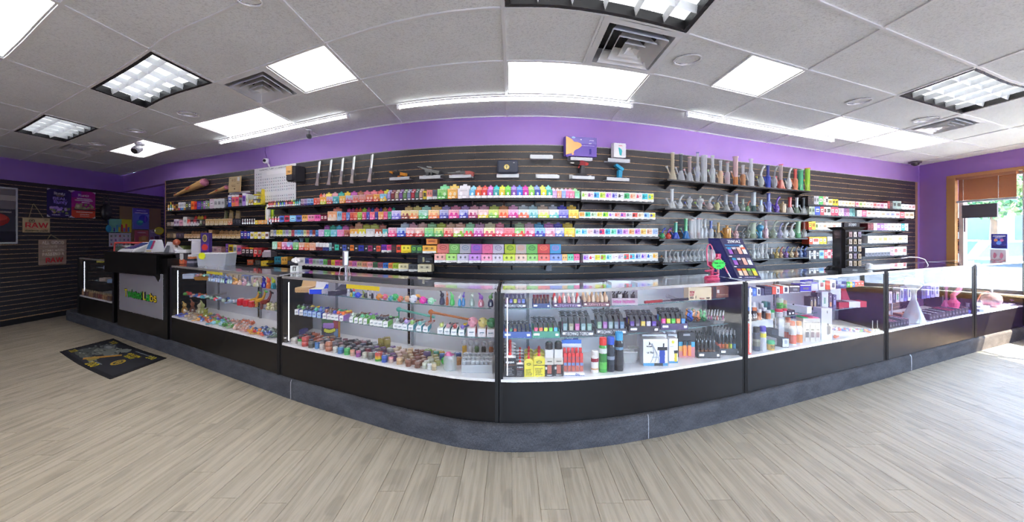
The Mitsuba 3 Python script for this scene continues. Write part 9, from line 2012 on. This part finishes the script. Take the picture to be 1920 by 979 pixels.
for j in range(4):
 for i in range(11):
  for q in range(3):
   xx = x0 + .035 + (x1 - x0 - .07) * i / 10; mb.box(xx - .011, xx + .011, p[1] + .008 + .06 * q, p[1] + .06 + .06 * q, p[2] + .004 + .038 * j, p[2] + .038 + .038 * j, '3a58a8' if j == 0 and i in (6, 10) else rb_.choice(['c8ccc8', 'd4d0cc', 'b8bcc0', 'dcdcd8', 'c0b8b8']))
part(k, 'packs', mb, kind='stuff')
k = thing('star_sign', 'neon yellow starburst price sign taped to the clear bin', 'sign'); mb = MB(); star(mb, np.array([x0 + 12 * s, p[1] - .012, p[2] + Hb * .82]), X3, N3, 7.2 * s, 5.4 * s, 14, 'e8f01c'); part(k, 'star', mb)
k = thing('label_printer', 'white lidded dispenser with red packs inside, left on the pipe case', 'dispenser'); p = tpos(340, .36); s = p[1] / 800
part(k, 'body', MB().box(p[0] - 10 * s, p[0] + 10 * s, p[1], p[1] + .14, p[2], p[2] + 21 * s, '3a3436').fquad(p[0] - 3 * s, p[0] + 4 * s, p[2] + 8 * s, p[2] + 20 * s, p[1] - .001, 'dcdcdc')); part(k, 'lid', MB().hexa([(p[0] - 12 * s, p[1] - .01, p[2] + 21 * s), (p[0] + 10 * s, p[1] - .01, p[2] + 21 * s), (p[0] + 10 * s, p[1] + .15, p[2] + 21 * s), (p[0] - 12 * s, p[1] + .15, p[2] + 21 * s), (p[0] - 8 * s, p[1], p[2] + 27 * s), (p[0] + 8 * s, p[1], p[2] + 27 * s), (p[0] + 8 * s, p[1] + .13, p[2] + 27 * s), (p[0] - 8 * s, p[1] + .13, p[2] + 27 * s)], 'e8e8ea')); part(k, 'spout', MB().ball(p + [-11 * s, 0, 26 * s], 3 * s, 'ecebee', 1))
for i in range(5): part(k, 'pack', MB().box(p[0] + (-9 + 4 * i) * s, p[0] + (-5.5 + 4 * i) * s, p[1] - .012, p[1] - .001, p[2] + .002, p[2] + (7 + 2 * (i % 2)) * s, rb_.choice(['b0483a', 'd8704a', '8a3a34', 'e0805a'])))
for i in range(5):
 k = thing('stacked_pack', ('lowest', 'second', 'third', 'fourth', 'topmost')[i] + ' flat pack of the small dark stack beside the clear bin', 'pack', 'stack of packs beside the clear bin'); p = tpos(358, .3); s = p[1] / 800
 put(k, MB().box(p[0] - 8 * s + .004 * i, p[0] + 6 * s - .004 * i, p[1], p[1] + .12, p[2] + 4 * s * i + .0005, p[2] + 4 * s * (i + 1), ['34343c', '8a8a98', '2a2a34', 'c87a50', 'e4e4e6'][i]))
k = thing('white_appliance', 'white rounded appliance behind the clear bin', 'appliance'); p = tpos(366, .56); s = p[1] / 800; v, f = rbox(p + np.array([-9 * s, .05, 0]), X3, N3, 19 * s, .05, 44 * s, .02); part(k, 'body', MB().add(v, f[:, ::-1], 'e4e4e8'), 'gloss'); part(k, 'top', MB().box(p[0] - 13 * s, p[0] + 10 * s, p[1] + .0, p[1] + .05, p[2] + 44 * s, p[2] + 47 * s, 'ecebee'), 'gloss')
k = thing('purple_carton', 'tall purple carton with a round emblem standing behind the clear bin', 'carton'); p = tpos(384, .57); s = p[1] / 800; part(k, 'box', MB().box(p[0] - 7.5 * s, p[0] + 7.5 * s, p[1], p[1] + .06, p[2], p[2] + 60 * s, '3a2864').fquad(p[0] - 7.5 * s, p[0] + 7.5 * s, p[2] + 26 * s, p[2] + 40 * s, p[1] - .0006, '5a2c80').fdisc(p[0], p[2] + 33 * s, 6 * s, 6 * s, p[1] - .001, 'c83830', 12)); part(k, 'emblem', MB().fdisc(p[0], p[2] + 50 * s, 4.5 * s, 7 * s, p[1] - .001, 'b8a060', 14).fdisc(p[0], p[2] + 50 * s, 3 * s, 5 * s, p[1] - .0014, '6a5a3a', 14))
k = thing('orange_ball', 'orange brown ball standing among the goods behind the till', 'ball'); p = tpos(331, .6); s = p[1] / 800; part(k, 'ball', MB().ball(p + [0, 0, 38 * s], 6 * s, 'b0583a', 2), 'gloss', smooth=True); part(k, 'stand', MB().lathe([(5 * s, 0), (2 * s, 6 * s), (2 * s, 33 * s), (4 * s, 34 * s)], '4a3428', 10, p))
k = thing('white_gift_box', 'small white box with black lettering and a white bow on the counter edge', 'box'); p = tpos(552, .46); s = p[1] / 800; part(k, 'box', MB().box(p[0] - 8 * s, p[0] + 8 * s, p[1], p[1] + .07, p[2], p[2] + 12 * s, 'dce0de').fquad(p[0] - 3 * s, p[0] - 1.6 * s, p[2] + 2 * s, p[2] + 10 * s, p[1] - .001, '222').fquad(p[0] + 1 * s, p[0] + 2.4 * s, p[2] + 2 * s, p[2] + 10 * s, p[1] - .001, '222').fquad(p[0] - 3 * s, p[0] + 4 * s, p[2] + 9 * s, p[2] + 10.4 * s, p[1] - .001, '222'))
mb = MB()
for x, z_ in ((-4, 22), (0, 24), (4, 22), (1, 20)): mb.ball(p + [x * s, .03, z_ * s], 4.2 * s, 'eceae4', 1)
part(k, 'bow', mb); part(k, 'ribbon', MB().box(p[0] - .008, p[0] + .012, p[1] + .02, p[1] + .05, p[2] + 12 * s, p[2] + 19 * s, '222226'))
# till top
ztop = 1.2505
def tl(x, y): return np.array([x, y, ztop])
k = thing('tablet_stand', 'white tablet stand with its screen tilted back, left on the till counter', 'tablet'); p = tl(-5.35, 6.02)
part(k, 'wedge', MB().hexa([(p[0] - .22, p[1], ztop), (p[0] + .12, p[1] - .14, ztop), (p[0] + .22, p[1] + .12, ztop), (p[0] - .08, p[1] + .24, ztop), (p[0] - .20, p[1] + .02, ztop + .03), (p[0] + .11, p[1] - .12, ztop + .03), (p[0] + .20, p[1] + .11, ztop + .13), (p[0] - .05, p[1] + .23, ztop + .13)], 'e2e2e6')); q = [np.array(v) for v in ((p[0] - .16, p[1] + .025, ztop + .042), (p[0] + .09, p[1] - .085, ztop + .042), (p[0] + .165, p[1] + .085, ztop + .122), (p[0] - .045, p[1] + .195, ztop + .122))]
part(k, 'screen', MB().add(q, [(0, 1, 2, 3)], '34406e'), 'gloss')
k = thing('card_terminal', 'upright white card terminal with a blue and red screen on the till counter', 'card terminal'); p = tl(-4.93, 5.86)
part(k, 'body', MB().hexa([(p[0] - .07, p[1] - .06, ztop), (p[0] + .07, p[1] - .1, ztop), (p[0] + .12, p[1] + .06, ztop), (p[0] - .03, p[1] + .1, ztop), (p[0] - .05, p[1] + .01, ztop + .17), (p[0] + .08, p[1] - .03, ztop + .17), (p[0] + .1, p[1] + .03, ztop + .17), (p[0] - .03, p[1] + .06, ztop + .17)], 'e8e8ec'))
def sp(a, b):
 lo = np.array([p[0] - .07, p[1] - .06, ztop]) * (1 - a) + np.array([p[0] + .07, p[1] - .1, ztop]) * a; hi = np.array([p[0] - .05, p[1] + .01, ztop + .17]) * (1 - a) + np.array([p[0] + .08, p[1] - .03, ztop + .17]) * a
 return lo + (hi - lo) * b + np.array([-.001, -.004, .001])
part(k, 'screen', MB().add([sp(.12, .25), sp(.6, .25), sp(.6, .92), sp(.12, .92)], [(0, 1, 2, 3)], '4a88b8').add([sp(.6, .25), sp(.88, .25), sp(.88, .92), sp(.6, .92)], [(0, 1, 2, 3)], 'b03a68'), 'gloss'); part(k, 'key_strip', MB().add([sp(.2, .06), sp(.85, .06), sp(.85, .14), sp(.2, .14)], [(0, 1, 2, 3)], 'd8c878'))
k = thing('receipt_machine', 'white sloping receipt machine at the right of the till top', 'machine'); p = tl(-4.72, 5.92); part(k, 'body', MB().hexa([(p[0] - .08, p[1] - .05, ztop), (p[0] + .22, p[1] - .22, ztop), (p[0] + .26, p[1] - .06, ztop), (p[0] - .04, p[1] + .12, ztop), (p[0] - .08, p[1] + .02, ztop + .14), (p[0] + .02, p[1] - .04, ztop + .14), (p[0] + .04, p[1] + .0, ztop + .13), (p[0] - .04, p[1] + .06, ztop + .13)], 'e0e0e4')); part(k, 'keypad', MB().hexa([(p[0] - .01, p[1] - .13, ztop), (p[0] + .05, p[1] - .165, ztop), (p[0] + .06, p[1] - .13, ztop), (p[0] + .01, p[1] - .1, ztop), (p[0] + .01, p[1] - .1, ztop + .09), (p[0] + .05, p[1] - .13, ztop + .09), (p[0] + .06, p[1] - .11, ztop + .09), (p[0] + .02, p[1] - .08, ztop + .09)], '55565c'))
k = thing('red_basket', 'red wire basket of small goods at the left end of the till top', 'basket'); p = tl(-5.62, 6.28); part(k, 'frame', MB().tube([p + [-.16, -.08, 0], p + [-.15, -.08, .12], p + [.15, -.12, .12], p + [.2, .02, .12], p + [-.12, .06, .12], p + [-.15, -.08, .12]], .012, 'c8504a', 7)); part(k, 'panel', MB().hexa([tuple(p + [-.15, -.075, 0]), tuple(p + [.15, -.115, 0]), tuple(p + [.2, .02, 0]), tuple(p + [-.12, .06, 0]), tuple(p + [-.15, -.075, .05]), tuple(p + [.15, -.115, .05]), tuple(p + [.2, .02, .05]), tuple(p + [-.12, .06, .05])], '5a6a60'))
mb = MB();
for i in range(14): mb.ball(p + [-.12 + .02 * i, -.06 + .05 * (i % 2), .06], .025, rb_.choice(['8a9a80', '3a4a40', 'b8c0b8', '6a4a50']), 0)
part(k, 'contents', mb, kind='stuff')
k = thing('yellow_ring', 'yellow ring shaped clock at the left end of the third left shelf', 'clock'); o = on_left(298, 433, XL + .16); part(k, 'rim', MB().lathe([(.085, 0), (.088, .03), (.065, .034), (.062, .01)], 'd8cc28', 20, o, (.75, -.66, 0)), 'gloss'); part(k, 'face', MB().lathe([(.064, .006), (.064, .012)], 'b8b04a', 16, o, (.75, -.66, 0))); part(k, 'hanger', MB().tube([o, o - [.17, 0, 0]], .012, '333', 6))
finish_labels()
